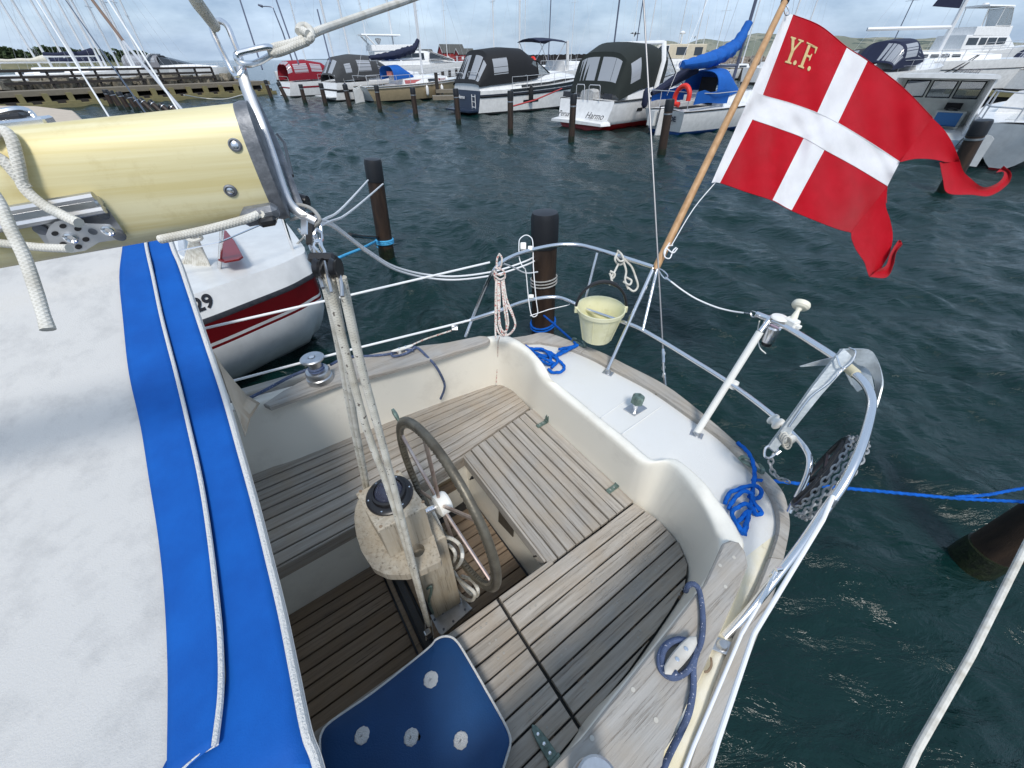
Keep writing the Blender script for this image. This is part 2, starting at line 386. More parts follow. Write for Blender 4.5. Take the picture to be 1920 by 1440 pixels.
M_wire = pm('white_coated_wire', (.86, .86, .86), .4); M_black = pm('black_plastic', (.015, .015, .017), .35); M_rubber = pm('dark_rubber', (.03, .035, .045), .6, c2=(.06, .06, .07), sc=20)
M_gold = pm('gold_anodised', (.70, .60, .30), .48, .12, c2=(.80, .73, .46), sc=1.0, lo=.38, hi=.62, mapping=((0, 0, math.radians(21)), (1.2, 60, 60)), dirt=((.50, .39, .15), .50, .78), dsc=7)
M_bronze = pm('verdigris_bronze', (.10, .14, .12), .55, .5, c2=(.20, .28, .25), sc=40, bump=.3, bsc=90)
M_brz2 = pm('green_bronze_rim', (.085, .072, .052), .42, .35, c2=(.17, .155, .12), sc=14, bump=.15, bsc=80)
M_spoke = pm('brass_spoke', (.40, .30, .27), .3, .85, c2=(.55, .47, .42), sc=25)
M_canvasW = pm('white_canvas', (.56, .552, .535), .95, dirt=((.44, .437, .43), .48, .74), dsc=9, bump=.25, bsc=260, spec=.1)
M_blue = pm('blue_canvas', (.001, .078, .36), .75, c2=(.002, .100, .43), sc=7, bump=.15, bsc=300, spec=.3)
M_tape = pm('white_tape', (.74, .74, .72), .9, bump=.8, bsc=220); M_tan = pm('tan_cloth', (.48, .40, .30), .9, c2=(.56, .48, .38), sc=6)
M_cush = pm('navy_cushion', (.0004, .040, .135), .62, c2=(.0008, .052, .175), sc=4, bump=.15, bsc=200)
M_pile = pm('tarred_pile', (.018, .011, .008), .5, c2=(.05, .030, .019), sc=1.0, mapping=((0, 0, 0), (12, 12, 2.2)), bump=.3, bsc=20)
M_cap = pm('pile_cap', (.012, .013, .016), .45); M_bucket = pm('pale_yellow_plastic', (.68, .66, .40), .4, c2=(.76, .74, .52), sc=9, dirt=((.52, .5, .3), .55, .75), dsc=12)
M_galv = pm('galvanised_steel', (.42, .46, .48), .42, .55, c2=(.56, .60, .62), sc=18, bump=.2, bsc=80); M_pole = pm('varnished_staff', (.40, .22, .095), .45, c2=(.56, .34, .17), sc=1.0, mapping=((0, 0, 0), (30, 30, 4)), bump=.2, bsc=5)
M_chain = pm('galvanised_chain', (.44, .46, .47), .5, .3, c2=(.26, .27, .28), sc=50, bump=.3, bsc=200)
def cloth(name, c, c2):
    return pm(name, c, .95, c2=c2, sc=14, bump=.6, bsc=420, spec=.05, coat=0)
M_red = cloth('flag_red', (.42, .002, .010), (.48, .004, .015)); M_fwhite = cloth('flag_white', (.76, .76, .78), (.82, .82, .83)); M_goldth = cloth('gold_thread', (.62, .47, .22), (.70, .56, .30))
def cloth_light(m):       # bunting lets some light through
    b = m.node_tree.nodes['Principled BSDF']; b.inputs['Sheen Weight'].default_value = .15
for m in (M_red, M_fwhite): cloth_light(m)
def glass(name, c, al=.35, rough=.05):
    m = pm(name, c, rough, alpha=al, spec=.8); return m
M_glass = pm('dark_window', (.02, .025, .03), .06, spec=.9); M_vinyl = glass('clear_vinyl', (.62, .65, .70), .60, .10); M_clear = glass('clear_glass', (.3, .34, .36), .40, .04)
def flat(name, c, r=.5, **k): return pm(name, c, r, c2=tuple(x*.86 for x in c), sc=5, **k)
C_w = flat('boat_white', (.86, .86, .85), .25); C_w2 = flat('boat_white_aged', (.70, .71, .70), .3); C_cream = flat('boat_cream', (.72, .68, .57), .35)
C_tan = flat('boat_tan', (.50, .39, .24), .3); C_navy = flat('boat_navy', (.018, .03, .06), .3); C_blk = flat('canvas_black', (.012, .013, .016), .85); C_grey = flat('canvas_charcoal', (.055, .058, .062), .9)
C_green = flat('canvas_dark_green', (.016, .022, .020), .9); C_mar = flat('canvas_maroon', (.27, .010, .025), .9); C_red = flat('paint_red', (.50, .02, .02), .4); C_dred = flat('paint_dark_red', (.20, .008, .012), .3)
C_bluec = flat('cover_blue', (.003, .11, .46), .8); C_dnav = flat('cover_navy', (.012, .018, .05), .85); C_anti = flat('antifouling', (.01, .012, .014), .7); C_bluea = flat('antifouling_blue', (.01, .06, .22), .6)
C_metal = pm('mast_metal', (.74, .75, .76), .4, .1); C_dmast = pm('dark_mast', (.14, .15, .20), .35, .5); C_beige = flat('canvas_beige', (.60, .53, .40), .85); C_orange = pm('lifebuoy_red', (.75, .035, .02), .5)
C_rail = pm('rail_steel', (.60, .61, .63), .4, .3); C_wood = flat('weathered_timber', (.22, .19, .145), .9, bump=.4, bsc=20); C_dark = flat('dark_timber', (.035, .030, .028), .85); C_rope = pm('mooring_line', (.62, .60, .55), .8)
C_conc = flat('mossy_concrete', (.24, .21, .10), .9); C_stone = pm('quay_stone', (.32, .28, .22), .9, c2=(.12, .11, .08), sc=6, bump=.5, bsc=8); C_text = pm('black_lettering', (.02, .02, .025), .4); C_tgold = pm('grey_lettering', (.30, .30, .33), .4)
# ------------------------------------------------------------------ setting: water, hills
def proj(p):
    p = Vector(p)-Vector((0, 0, H)); d = p.dot(FWD); return (960+F*p.dot(RT)/d, 720+F*p.dot(DN)/d)
def dep(p): return (Vector(p)-Vector((0, 0, H))).dot(FWD)
def p2m(p, px): return px/F*dep(p)
def make_water():
    fr = np.concatenate([np.exp(np.linspace(math.log(.35), math.log(75), 800)), np.exp(np.linspace(math.log(75), math.log(6000), 70))[1:]]); nr = len(fr)
    th = np.concatenate([np.linspace(-1.05, 1.05, 620), np.linspace(1.05, 2*math.pi-1.05, 60)[1:-1]])
    na = len(th); Rr, T = np.meshgrid(fr, th, indexing='ij'); X = Rr*np.sin(T); Y = Rr*np.cos(T); Zw = np.zeros_like(X)
    rs = np.random.RandomState(3); base = math.radians(200)
    sp_ = Rr*np.where(Rr < 75, .0068, .065)
    wx = 0.35*np.sin(X*.9+1.3*np.sin(Y*.5))+.25*np.sin(Y*1.1+X*.33); wy = .35*np.sin(Y*.8+1.1*np.sin(X*.6))
    for lam in np.exp(np.linspace(math.log(.16), math.log(2.1), 60)):
        a = base+rs.normal()*.55; kx, ky = math.cos(a)*2*math.pi/lam, math.sin(a)*2*math.pi/lam
        amp = .0098*lam**.95*rs.uniform(.6, 1.3)
        ph = kx*(X+wx*.5)+ky*(Y+wy*.5)+rs.uniform(0, 6.28); s = np.sin(ph)
        Zw += amp*(1-2*np.abs(np.sin(ph/2))**1.65)*np.clip((lam-2.2*sp_)/(lam*.6), 0, 1)
    g = .75+.35*np.sin(X*.35+2*np.sin(Y*.21))*np.sin(Y*.3+1.0); Zw *= g
    Zw *= np.clip((Rr-1)/1.5, .3, 1)
    co = np.stack([X, Y, Zw], -1).reshape(-1, 3)
    i = np.arange(nr-1)[:, None]*na; j = np.arange(na)[None]; j2 = (j+1) % na
    fa = np.stack([i+j, i+na+j, i+na+j2, i+j2], -1).reshape(-1, 4)[:, ::-1]
    m = bpy.data.meshes.new('water'); m.vertices.add(len(co)); m.vertices.foreach_set('co', co.ravel())
    m.loops.add(len(fa)*4); m.loops.foreach_set('vertex_index', fa.ravel().astype(np.int32))
    m.polygons.add(len(fa)); m.polygons.foreach_set('loop_start', np.arange(0, len(fa)*4, 4, dtype=np.int32))
    m.polygons.foreach_set('use_smooth', np.ones(len(fa), bool)); m.update(calc_edges=True)
    w_ = bpy.data.materials.new('sea_water'); w_.use_nodes = True; t = w_.node_tree; b = t.nodes['Principled BSDF']; k = t.links.new
    b.inputs['Base Color'].default_value = (.0032, .0210, .0195, 1); b.inputs['Roughness'].default_value = .11; b.inputs['IOR'].default_value = 1.333
    c = N(t, 'ShaderNodeTexCoord'); mp_ = N(t, 'ShaderNodeMapping'); mp_.inputs['Rotation'].default_value = (0, 0, math.radians(20)); mp_.inputs['Scale'].default_value = (.55, 1.3, 1)
    n1 = N(t, 'ShaderNodeTexNoise', Scale=5.0, Detail=6.0, Roughness=.62, Distortion=.5); n2 = N(t, 'ShaderNodeTexNoise', Scale=1.3, Detail=4.0, Roughness=.6, Distortion=.4)
    k(c.outputs['Object'], mp_.inputs[0]); k(mp_.outputs[0], n1.inputs['Vector']); k(mp_.outputs[0], n2.inputs['Vector'])
    ad = N(t, 'ShaderNodeMath', operation='MULTIPLY_ADD'); k(n2.outputs['Fac'], ad.inputs[0]); ad.inputs[1].default_value = 2.2; k(n1.outputs['Fac'], ad.inputs[2])
    bp = N(t, 'ShaderNodeBump', Strength=.75, Distance=.06); k(ad.outputs[0], bp.inputs['Height']); k(bp.outputs[0], b.inputs['Normal'])
    m.materials.append(w_); o = bpy.data.objects.new('water', m); COL.objects.link(o); o['kind'] = 'structure'
make_water()
def land(name, px0, px1, dist, hts, mat, depth=60):
    """a low ridge: hts are (pixel x, height above water) along it; its near foot stands in the water at distance dist"""
    rows = []; n = 90
    xs = [px0+(px1-px0)*i/n for i in range(n+1)]
    rs = random.Random(hash(name) % 1000 if False else len(name)*7)
    def hh(x):
        for (a, ha), (b, hb) in zip(hts, hts[1:]):
            if a <= x <= b:
                t = (x-a)/(b-a); t = t*t*(3-2*t); return ha+(hb-ha)*t
        return hts[0][1] if x < hts[0][0] else hts[-1][1]
    for k, f in enumerate((0, .12, .4, .75, 1, 1.4)):
        r_ = []
        for x in xs:
            d = ray(x, 108); d = Vector((d.x, d.y, 0)).normalized()
            h_ = hh(x)*(0, .35, .8, .96, 1, .3)[k]*(1+.05*math.sin(x*.06+k)+.015*math.sin(x*.17+2*k)) if k else -1.5
            p = d*(dist+depth*f); r_.append((p.x, p.y, h_))
        rows.append(r_)
    return mk(name, grid(rows), mat, kind='structure', ang=180)
M_hill = pm('hazy_hill_fields', (.17, .185, .14), .95, c2=(.29, .28, .21), sc=.010, lo=.42, hi=.58, dirt=((.07, .095, .075), .52, .58), dsc=.02)  # haze of distance put into the field colours by greying them
M_far = pm('far_shore', (.10, .14, .17), .95, c2=(.13, .16, .17), sc=.01)
land('hills', 1085, 2120, 1500, [(1085, 1), (1160, 10), (1195, 34), (1250, 46), (1275, 38), (1310, 50), (1350, 40), (1400, 62), (1440, 56), (1500, 50), (1700, 40), (1900, 26), (2120, 20)], M_hill, 500)
land('far_shore', 560, 1110, 3800, [(560, 4), (800, 16), (1000, 20), (1110, 22)], M_far, 700)
# ------------------------------------------------------------------ our own boat
BT = root('sailing_yacht', B(.2, 1.0, 0), 'cream cockpit and stern of the sailing yacht the photograph is taken from', 'sailboat')
def C(p, z):     # ('b',u,v) or (px,py)
    return B(p[1], p[2], z) if p[0] == 'b' else P(p[0], p[1], z)
SEAT, SOLE, DK = .68, .26, .93
ST = [ # seat edge, coaming top inner, z, coaming top outer, deck edge at toe rail
 (('b',-1.2,1.90),('b',-1.2,1.97),1.05,('b',-1.2,2.06),('b',-1.2,2.24)),
 (('b',-.43,1.857),('b',-.43,1.945),1.05,('b',-.43,2.04),('b',-.43,2.20)),
 (('b',-.19,1.824),(493,757),1.05,('b',-.2,2.01),('b',-.1,2.16)),
 (('b',.234,1.814),(690,704),1.05,('b',.29,1.95),('b',.4,2.05)),
 (('b',.70,1.775),(800,671),1.05,('b',.66,1.89),('b',.8,1.97)),
 (('b',.95,1.745),(880,650),1.05,('b',.95,1.83),('b',1.1,1.90)),
 (('b',1.04,1.733),(917,640),1.05,(908,631),(975,640)),
 (('b',1.097,1.695),(940,638),1.05,(948,628),(1000,641)),
 (('b',1.122,1.62),(970,650),1.05,(985,646),(1020,642)),
 (('b',1.126,1.50),(995,672),1.04,(1018,680),(1062,650)),
 (('b',1.128,1.40),(1010,702),1.00,(1036,712),(1090,660)),
 (('b',1.130,1.28),(1037,728),.97,(1056,726),(1108,668)),
 (('b',1.131,1.05),(1094,775),.97,(1112,772),(1150,690)),
 (('b',1.132,.78),(1151,822),.97,(1168,816),(1220,727)),
 (('b',1.133,.56),(1205,866),.97,(1222,860),(1290,775)),
 (('b',1.145,.47),(1256,868),1.00,(1268,860),(1350,818)),
 (('b',1.150,.36),(1305,921),1.05,(1317,898),(1393,860)),
 (('b',1.134,.277),(1326,956),1.05,(1342,930),(1425,893)),
 (('b',1.081,.191),(1342,990),1.05,(1366,962),(1440,920)),
 (('b',1.00,.142),(1352,1015),1.05,(1385,994),(1455,950)),
 (('b',.87,.118),(1338,1065),1.05,(1394,1035),(1457,1000)),
 (('b',.569,.078),(1240,1193),1.05,(1345,1190),(1380,1187)),
 (('b',.355,.077),(1150,1305),1.05,(1290,1305),(1340,1290)),
 (('b',.171,.054),(1058,1420),1.05,(1235,1420),(1290,1410)),
 (('b',-.6,.045),('b',-.6,.0),1.05,('b',-.6,-.12),('b',-.6,-.30)),
 (('b',-1.2,.045),('b',-1.2,.0),1.05,('b',-1.2,-.12),('b',-1.2,-.33))]
rows = []; dkrows = []
for s, ti, zt, to, te in ST:
    a = C(s, .63); t = C(ti, zt); o = C(to, zt); d = (o-t); w_ = d.normalized(); e = C(te, DK)
    b0 = Vector((o.x, o.y, DK-.004))+w_*.022
    rows.append([a, t.lerp(Vector((a.x, a.y, zt)), .12)+Z*-.035, t+Z*-.012, t+d*.13+Z*-.001, t+d*.3+Z*.003, t+d*.7+Z*.003, t+d*.9, o+Z*-.012+w_*.004, b0+Z*.015, b0])
    dkrows.append([b0-w_*.01, b0+w_*.012+Z*.0045, b0.lerp(e, .3)+Z*.012, b0.lerp(e, .6)+Z*.014, b0.lerp(e, .85)+Z*.01, e+w_*.01])
def densify(rows, k=4):
    cols = list(zip(*rows)); return list(zip(*[smoothpts(c, k) for c in cols]))
rd = densify(rows)
mk('coaming', grid(rd), M_cream, BT, ang=60)
dd = densify(dkrows); np_ = len(dd); cut = int(np_*.80)
mk('aft_deck', grid(dd[:cut+1]), M_deck, BT, ang=60)
mk('side_deck', grid(dd[cut:]), M_yell, BT, ang=60, label='yellowed side deck with rust stains')
TO = [(963,633),(1020,623),(1073,640),(1127,660),(1173,683),(1250,723),(1320,777),(1380,830),(1420,870),(1467,920),(1480,965),(1480,1000),(1460,1087),(1433,1160),(1400,1247),(1367,1343),(1333,1427)]
TI = [(985,643),(1022,643),(1062,651),(1108,669),(1150,691),(1220,728),(1290,776),(1350,819),(1393,861),(1435,911),(1455,951),(1457,1001),(1430,1076),(1405,1131),(1372,1206),(1340,1291),(1308,1378)]
TO3 = [B(-1.2,2.32,DK), B(-.1,2.24,DK), B(.6,2.10,DK)]+[P(x, y, DK+.03) for x, y in TO]+[B(.1,-.30,DK), B(-1.2,-.41,DK), B(-3,-.42,DK)]
TI3 = [B(-1.2,2.25,DK), B(-.1,2.17,DK), B(.6,2.03,DK)]+[P(x, y, DK+.03) for x, y in TI]+[B(.1,-.235,DK), B(-1.2,-.34,DK), B(-3,-.35,DK)]
TO3 = smoothpts(TO3, 5); TI3 = smoothpts(TI3, 5)
n_ = len(TO3); cuts = [0, int(n_*.26), int(n_*.47), int(n_*.66), n_-1]
for a, b in zip(cuts, cuts[1:]):      # the rail is scarfed from planks
    rr = []
    for i in range(a, b+1):
        o, t = TO3[i].copy(), TI3[i].copy(); w_ = (o-t).normalized()
        rr.append([Vector((t.x, t.y, DK-.01)), Vector((t.x, t.y, DK+.028))-w_*.0, t.lerp(o, .12)*1+Z*0, t.lerp(o, .9)+Z*0, o+Z*0, Vector((o.x, o.y, DK-.05))+w_*.004])
        for q, zz in ((2, DK+.036), (3, DK+.036), (4, DK+.026)): rr[-1][q] = Vector((rr[-1][q].x, rr[-1][q].y, zz))
    # end grain
    g = grid(rr); k0, k1 = 0, (len(rr)-1)*6
    if a > 0: rr[0] = [p+(rr[1][1]-rr[0][1]).normalized()*.003 for p in rr[0]]
    g = grid(rr); g[1].append((5, 4, 3, 2, 1, 0)); g[1].append(tuple(k1+i for i in range(6)))
    mk('toe_rail', g, M_railV if cuts.index(a) in (1, 2) else M_rail, BT, ang=40)
hr = []
for q in TO3+[B(-5, .4, DK), B(-6.2, 1.1, DK)]:
    c_ = B(.3, 1.0, 0); u_, v_ = UV(q); d = Vector((0, 0, 0))
    inn = (B(min(u_, .3), .95, 0)-Vector((q.x, q.y, 0))); inn = inn.normalized() if inn.length > .1 else inn
    hr.append([Vector((q.x, q.y, DK-.03))+inn*.012, Vector((q.x, q.y, .6))+inn*.03, Vector((q.x, q.y, .2))+inn*.22, Vector((q.x, q.y, 0))+inn*.42, Vector((q.x, q.y, -.3))+inn*.8])
mk('hull', grid(hr), M_white, BT, ang=180)
# coachroof and side decks forward, under the hood
mk('coachroof', join(slab([(-4.5,.45),(-4.5,1.6),(-1.25,1.95),(-1.25,.05)], DK-.05, 1.22, .05), slab([(-5,.3),(-6,1.1),(-5,1.9),(-1.15,2.25),(-1.15,-.32)], DK-.06, DK, .01)), M_white, BT)
# footwell walls, sole, seat bases
FW = [(-1.2,1.25),(-.06,1.256),(.592,1.325),(.604,.572),(-1.2,.583)]
walls = []
for (a, b) in zip(FW, FW[1:]): walls.append(([B(*a, SOLE-.02), B(*b, SOLE-.02), B(*b, .645), B(*a, .645)], [(0, 1, 2, 3)]))
mk('footwell', join(*walls), M_cream, BT, smooth=False)
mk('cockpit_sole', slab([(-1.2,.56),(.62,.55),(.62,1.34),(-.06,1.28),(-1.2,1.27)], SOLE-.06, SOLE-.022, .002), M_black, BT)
sole = BT.children[-1]
SL = [(-1.2,1.245),(-.06,1.25),(.586,1.322),(1.118,1.405),(1.13,1.60),(1.10,1.705),(1.03,1.748),(.234,1.828),(-.43,1.87),(-1.2,1.90)]
SRo = [(1.12,.548),(1.155,.40),(1.134,.277),(1.081,.191),(1.00,.142),(.87,.112),(.569,.072),(.171,.048),(-1.2,.04)]
def bs(pts, n): 
    o = bpy.data.objects
    return mk(n, slab(pts, .60, .655, .003), M_cream, BT)
sL = bs(SL, 'starboard_seat'); sH = bs([(.588,.56),(1.15,.53),(1.15,1.42),(.588,1.318)], 'helm_seat'); sR = bs([(-1.2,.58),(.60,.568)]+SRo, 'port_seat')
M_under = pm('gap_shade_and_caulk', (.035, .035, .034), .8)  # shade of the open gaps put into the colour; caulk on starboard
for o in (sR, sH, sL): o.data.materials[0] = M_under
def lerp(a, b, t): return a+(b-a)*t
def pl(pts, u):       # piecewise line v(u)
    for (a, va), (b, vb) in zip(pts, pts[1:]):
        if a <= u <= b: return va+(vb-va)*(u-a)/(b-a)
    return pts[0][1] if u < pts[0][0] else pts[-1][1]
fL = [(-1.2,1.245),(-.06,1.25),(.586,1.322),(1.12,1.405)]; oL = [(-1.2,1.90),(-.43,1.87),(.234,1.83),(1.13,1.745)]
def plank(poly, z0, z1, mat, par, jit=.0008):
    if len(poly) < 3: return
    dz = rnd.uniform(-jit, jit)
    mk('plank', slab(poly, z0, z1+dz, .0022), mat, par, ang=25)
for i in range(9):
    a0, a1 = i/9, (i+1)/9; g_ = .0042/.6
    us = [-1.2, -.6, -.06, .25, .586, .85, 1.14]
    sub = [(u_, lerp(pl(fL, u_), pl(oL, u_), a0+g_)) for u_ in us]+[(u_, lerp(pl(fL, u_), pl(oL, u_), a1-g_)) for u_ in us[::-1]]
    plank(clip(sub, [(u_, v_-.0) for u_, v_ in SL]), .657, SEAT, M_teakU, sL)
mk('edge_trim', slab([(-1.2,1.230),(-.06,1.236),(.586,1.306),(.586,1.319),(-.06,1.2485),(-1.2,1.2435)], .596, SEAT-.001, .003), M_teakU, sL)
# helm seat: boards athwartships, nine plus a margin board
u0, u1 = .578, 1.128
for i in range(9):
    w_ = (u1-.062-u0)/9; a = u0+i*w_+.0035; b = u0+(i+1)*w_-.0035
    vt = lambda u_: pl([(.5,1.308),(1.14,1.396)], u_)-.006
    j1, j2 = rnd.uniform(-.001, .001), rnd.uniform(-.0015, .0015)
    n = 7; e1 = [(a+j1+rnd.uniform(-.0013, .0018), lerp(.552, vt(a), k/n)) for k in range(n+1)]; e2 = [(b+j2+rnd.uniform(-.0018, .0013), lerp(.552, vt(b), k/n)) for k in range(n+1)]
    plank(e1+e2[::-1], .657, SEAT+.002, M_teakV, sH)
plank([(u1-.056,.552),(u1+.004,.552),(u1+.003,1.385),(u1-.056,1.385)], .657, SEAT+.002, M_teakV, sH)
mk('edge_trim', slab([(.572,.575),(.583,.575),(.583,1.31),(.572,1.31)], .60, SEAT-.006, .002), M_teakV, sH)
# port seat: wider boards with open gaps, in two gratings
oR = [(-1.2,.045),(.171,.05),(.569,.075),(.87,.115),(1.13,.18)]
outl = [(-1.2,.59),(1.122,.555),(1.15,.40),(1.13,.277),(1.078,.195),(.995,.148),(.865,.122),(.569,.082),(.171,.058),(-1.2,.05)]
for part, (ua, ub) in enumerate(((.322, 1.16), (-1.15, .308))):
    for i in range(9):
        v1 = .583 if i == 0 else .545-(i-1)*.0625; v0 = .545 if i == 0 else v1-.0625; gp = .0066
        ub_ = .60 if (part == 0 and i == 0) else ub
        if part == 0 and i > 0: pass
        ts = 6
        top = [(lerp(ua, ub_, k/ts), v1-gp+rnd.uniform(-.0012, .0008)) for k in range(ts+1)]; bot = [(lerp(ua, ub_, k/ts), v0+rnd.uniform(-.0008, .0012)) for k in range(ts+1)]
        if part == 0 and i == 0: top = [(u_, v_-.004) for u_, v_ in top]
        plank(clip(top+bot[::-1], outl), .659, SEAT+.004, M_teakU, sR, .0015)
for uu in (.40, .68, .94, -.1, .2): mk('bearer', slab([(uu,.10),(uu+.035,.10),(uu+.035,.55),(uu,.55)], .654, .660, .001), M_floor, sR)
pg_ = []
for i in range(1, 9):
    vm = .545-(i-.5)*.0625
    for uu in (-.35, -.09, .212, .412, .692, .955):
        for du in (-.012, .014):
            if vm > .10 and uu+du < 1.12-.25*max(0, .3-vm): pg_.append(lathe(B(uu+du, vm+rnd.uniform(-.008, .008), SEAT+.0035), Z, [(.0045, 0), (.0045, .0014)], 9))
o = mk('wood_plugs', join(*pg_), pm('seat_plug', (.36,.335,.295), .8), sR, smooth=False); o['kind'] = 'stuff'
# the sole
for i in range(11):
    v0 = .590+i*.0605; jj = .0035
    plank([(-1.15,v0+jj),(-.055,v0+jj),(-.055,v0+.0605-jj),(-1.15,v0+.0605-jj)], SOLE-.02, SOLE, M_floor, sole)
    if i < 12: plank([(.085,v0+jj),(.585,v0+jj),(.585,v0+.0605-jj),(.085,v0+.0605-jj)], SOLE-.02, SOLE, M_floor, sole)
# traveller across the footwell
tr = mk('mainsheet_track', slab([(-.010,.60),(.030,.60),(.030,1.25),(-.010,1.25)], SOLE, SOLE+.045, .004), pm('track_dark', (.05,.045,.04), .4, .7), BT)
mk('track_bar', slab([(-.045,.60),(-.022,.60),(-.022,1.25),(-.045,1.25)], SOLE-.02, SOLE+.03, .003), M_floor, tr)
mk('track_bar', slab([(.042,.60),(.070,.60),(.070,1.25),(.042,1.25)], SOLE-.02, SOLE+.03, .003), M_floor, tr)
for i in range(22):
    mk('track_hole', lathe(B(.010, .63+i*.028, SOLE+.0445), Z, [(.0045, 0), (.0045, .0012)], 8), M_black, tr, smooth=False)
# locker plate, vent, latches on the footwell walls
def wq(pxs, u, t=.006):
    ps = [Q(x, y, u) for x, y in pxs]; c = sum(ps, Vector())/len(ps)
    return (ps+[p-U*t for p in ps], [tuple(range(len(ps), 2*len(ps)))[::-1], tuple(range(len(ps)))]+[(i, (i+1) % len(ps), len(ps)+(i+1) % len(ps), len(ps)+i) for i in range(len(ps))])
mk('name_plate', wq([(937,951),(965,979),(963,1006),(936,977)], .598), pm('etched_plate', (.09,.085,.07), .5, .6, c2=(.16,.15,.13), sc=90), BT, smooth=False)
vn = mk('locker_vent', box(B(.43,1.298,.50), U*.075, V*.008, Z*.055), pm('bronze_frame', (.25,.2,.13), .4, .7), BT, smooth=False)
mk('vent_slot', box(B(.43,1.289,.50), U*.060, V*.003, Z*.040), M_floor, vn, smooth=False)
for px, py in ((890, 893), (1012, 1036)):
    p = Q(px, py, .600); g = join(tube([p-U*.012+Z*.02-V*.012, p-U*.03+Z*.018-V*.01, p-U*.03-Z*.018+V*.008, p-U*.012-Z*.02+V*.01], .0035, 6), rbox(p-U*.012, U*.010, V*.007, Z*.009))
    mk('latch', g, M_black, BT)
def hinge(px, py, z, d, s=1.0):
    p = P(px, py, z); q = V.copy() if d == 0 else U.copy(); r_ = U if d == 0 else V
    g = join(rbox(p-r_*.02*s, r_*.035*s, q*.013*s, Z*.004), tube([p+r_*.018*s-q*.014*s+Z*.008, p+r_*.018*s+q*.014*s+Z*.008], .007*s, 8), rbox(p+r_*.024*s+Z*.02*s, r_*.005*s, q*.013*s, Z*.020*s), rbox(p+r_*.03*s+Z*.042*s+q*.008*s, r_*.006*s, q*.004*s, Z*.008*s), rbox(p+r_*.03*s+Z*.042*s-q*.008*s, r_*.006*s, q*.004*s, Z*.008*s))
    o = mk('hinge', g, M_bronze, BT)
    for e in (-.035, -.008): mk('screw', lathe(p-r_*.02*s+r_*(e+.02)*s+Z*.004, Z, [(.004*s, 0), (.004*s, .0012), (.002*s, .0018)], 8), M_steel, o)
hinge(1020, 793, SEAT+.004, 0); hinge(1153, 913, SEAT+.004, 0); 
# big hinge by the port coaming
hp = P(1020, 1395, SEAT+.008); hv = (P(1045,1425,SEAT)-P(1005,1362,SEAT)).normalized(); hs_ = hv.cross(Z)
og = [(-.062, 0), (-.05, .010), (-.02, .016), (.02, .018), (.045, .018), (.045, -.018), (.02, -.018), (-.02, -.016), (-.05, -.010)]
gh = slab([(x, y) for x, y in og], 0, .006, .002, fr=lambda a, b, z: hp+hv*a+hs_*b+Z*z)
hh_ = mk('hinge', join(gh, tube([hp+hv*.05-hs_*.022+Z*.006, hp+hv*.05+hs_*.022+Z*.006], .008, 8)), M_bronze, BT)
for e in (-.03, .0, .028): mk('screw', lathe(hp+hv*e+Z*.006, Z, [(.005, 0), (.005, .001), (.002, .002)], 8), M_steel, hh_)
# plugs in the port seat boards
# teak caps on the coaming
def cap(pts, z0, z1, n=6, bev=.006):
    q = [UV(P(x, y, z1)) if len(pts[0]) == 2 and not isinstance(x, str) else None for x, y in pts]
    return slab(q, z0, z1, bev)
capL = [UV(P(x, y, 1.078)) for x, y in [(493,757),(505,763),(630,719),(687,706),(800,675),(913,641),(919,636),(913,630),(900,629),(840,641),(760,655),(673,675),(620,692),(580,706),(530,732)]]
mkL = mk('coaming_cap', slab(capL, 1.052, 1.078, .006), M_rail, BT)
cR_in = [(1330,1078),(1350,1035),(1360,1016)]; 
capR = [UV(P(x, y, 1.078)) for x, y in [(1090,1385),(1160,1297),(1240,1197),(1322,1092),(1342,1050),(1356,1018),(1370,1012),(1386,1016),(1398,1034),(1403,1060),(1387,1103),(1353,1180),(1313,1270),(1247,1407)]]
capR = [(-1.2,.015),(.14,.040)]+capR+[(.36,-.115),(-1.2,-.135)]
mkR = mk('coaming_cap', slab(capR, 1.052, 1.078, .006), M_rail, BT)
for px, py in [(1187,1293),(1230,1350),(1110,1384),(1376,1045),(1360,1100),(1350,1060)]:
    mk('wood_plug', lathe(P(px, py, 1.0785), Z, [(.006, 0), (.006, .0008)], 12), pm('plug_pale', (.52,.49,.43), .8), mkR, smooth=False)
# winches
def winch(p, s):
    g1 = mk('winch', lathe(p, Z, [(.050*s, 0), (.050*s, .022*s), (.046*s, .026*s), (.047*s, .045*s), (.043*s, .052*s), (.026*s, .055*s), (.024*s, .075*s), (.025*s, .10*s)], 28), M_alu, BT)
    mk('drum_top', lathe(p+Z*.10*s, Z, [(.025*s, 0), (.044*s, .004*s), (.045*s, .010*s), (.040*s, .014*s), (.014*s, .0145*s), (.013*s, .008*s), (.004*s, .008*s)], 28), M_alu, g1)
    mk('winch_socket', lathe(p+Z*.1145*s, Z, [(.011*s, -.002), (.011*s, .002), (.006*s, .0022), (.006*s, .0005)], 8), M_steel, g1)
wp = P(602, 712, 1.078); winch(wp, 1.32)
wp2 = P(1108, 1478, 1.078); winch(wp2, 1.05)
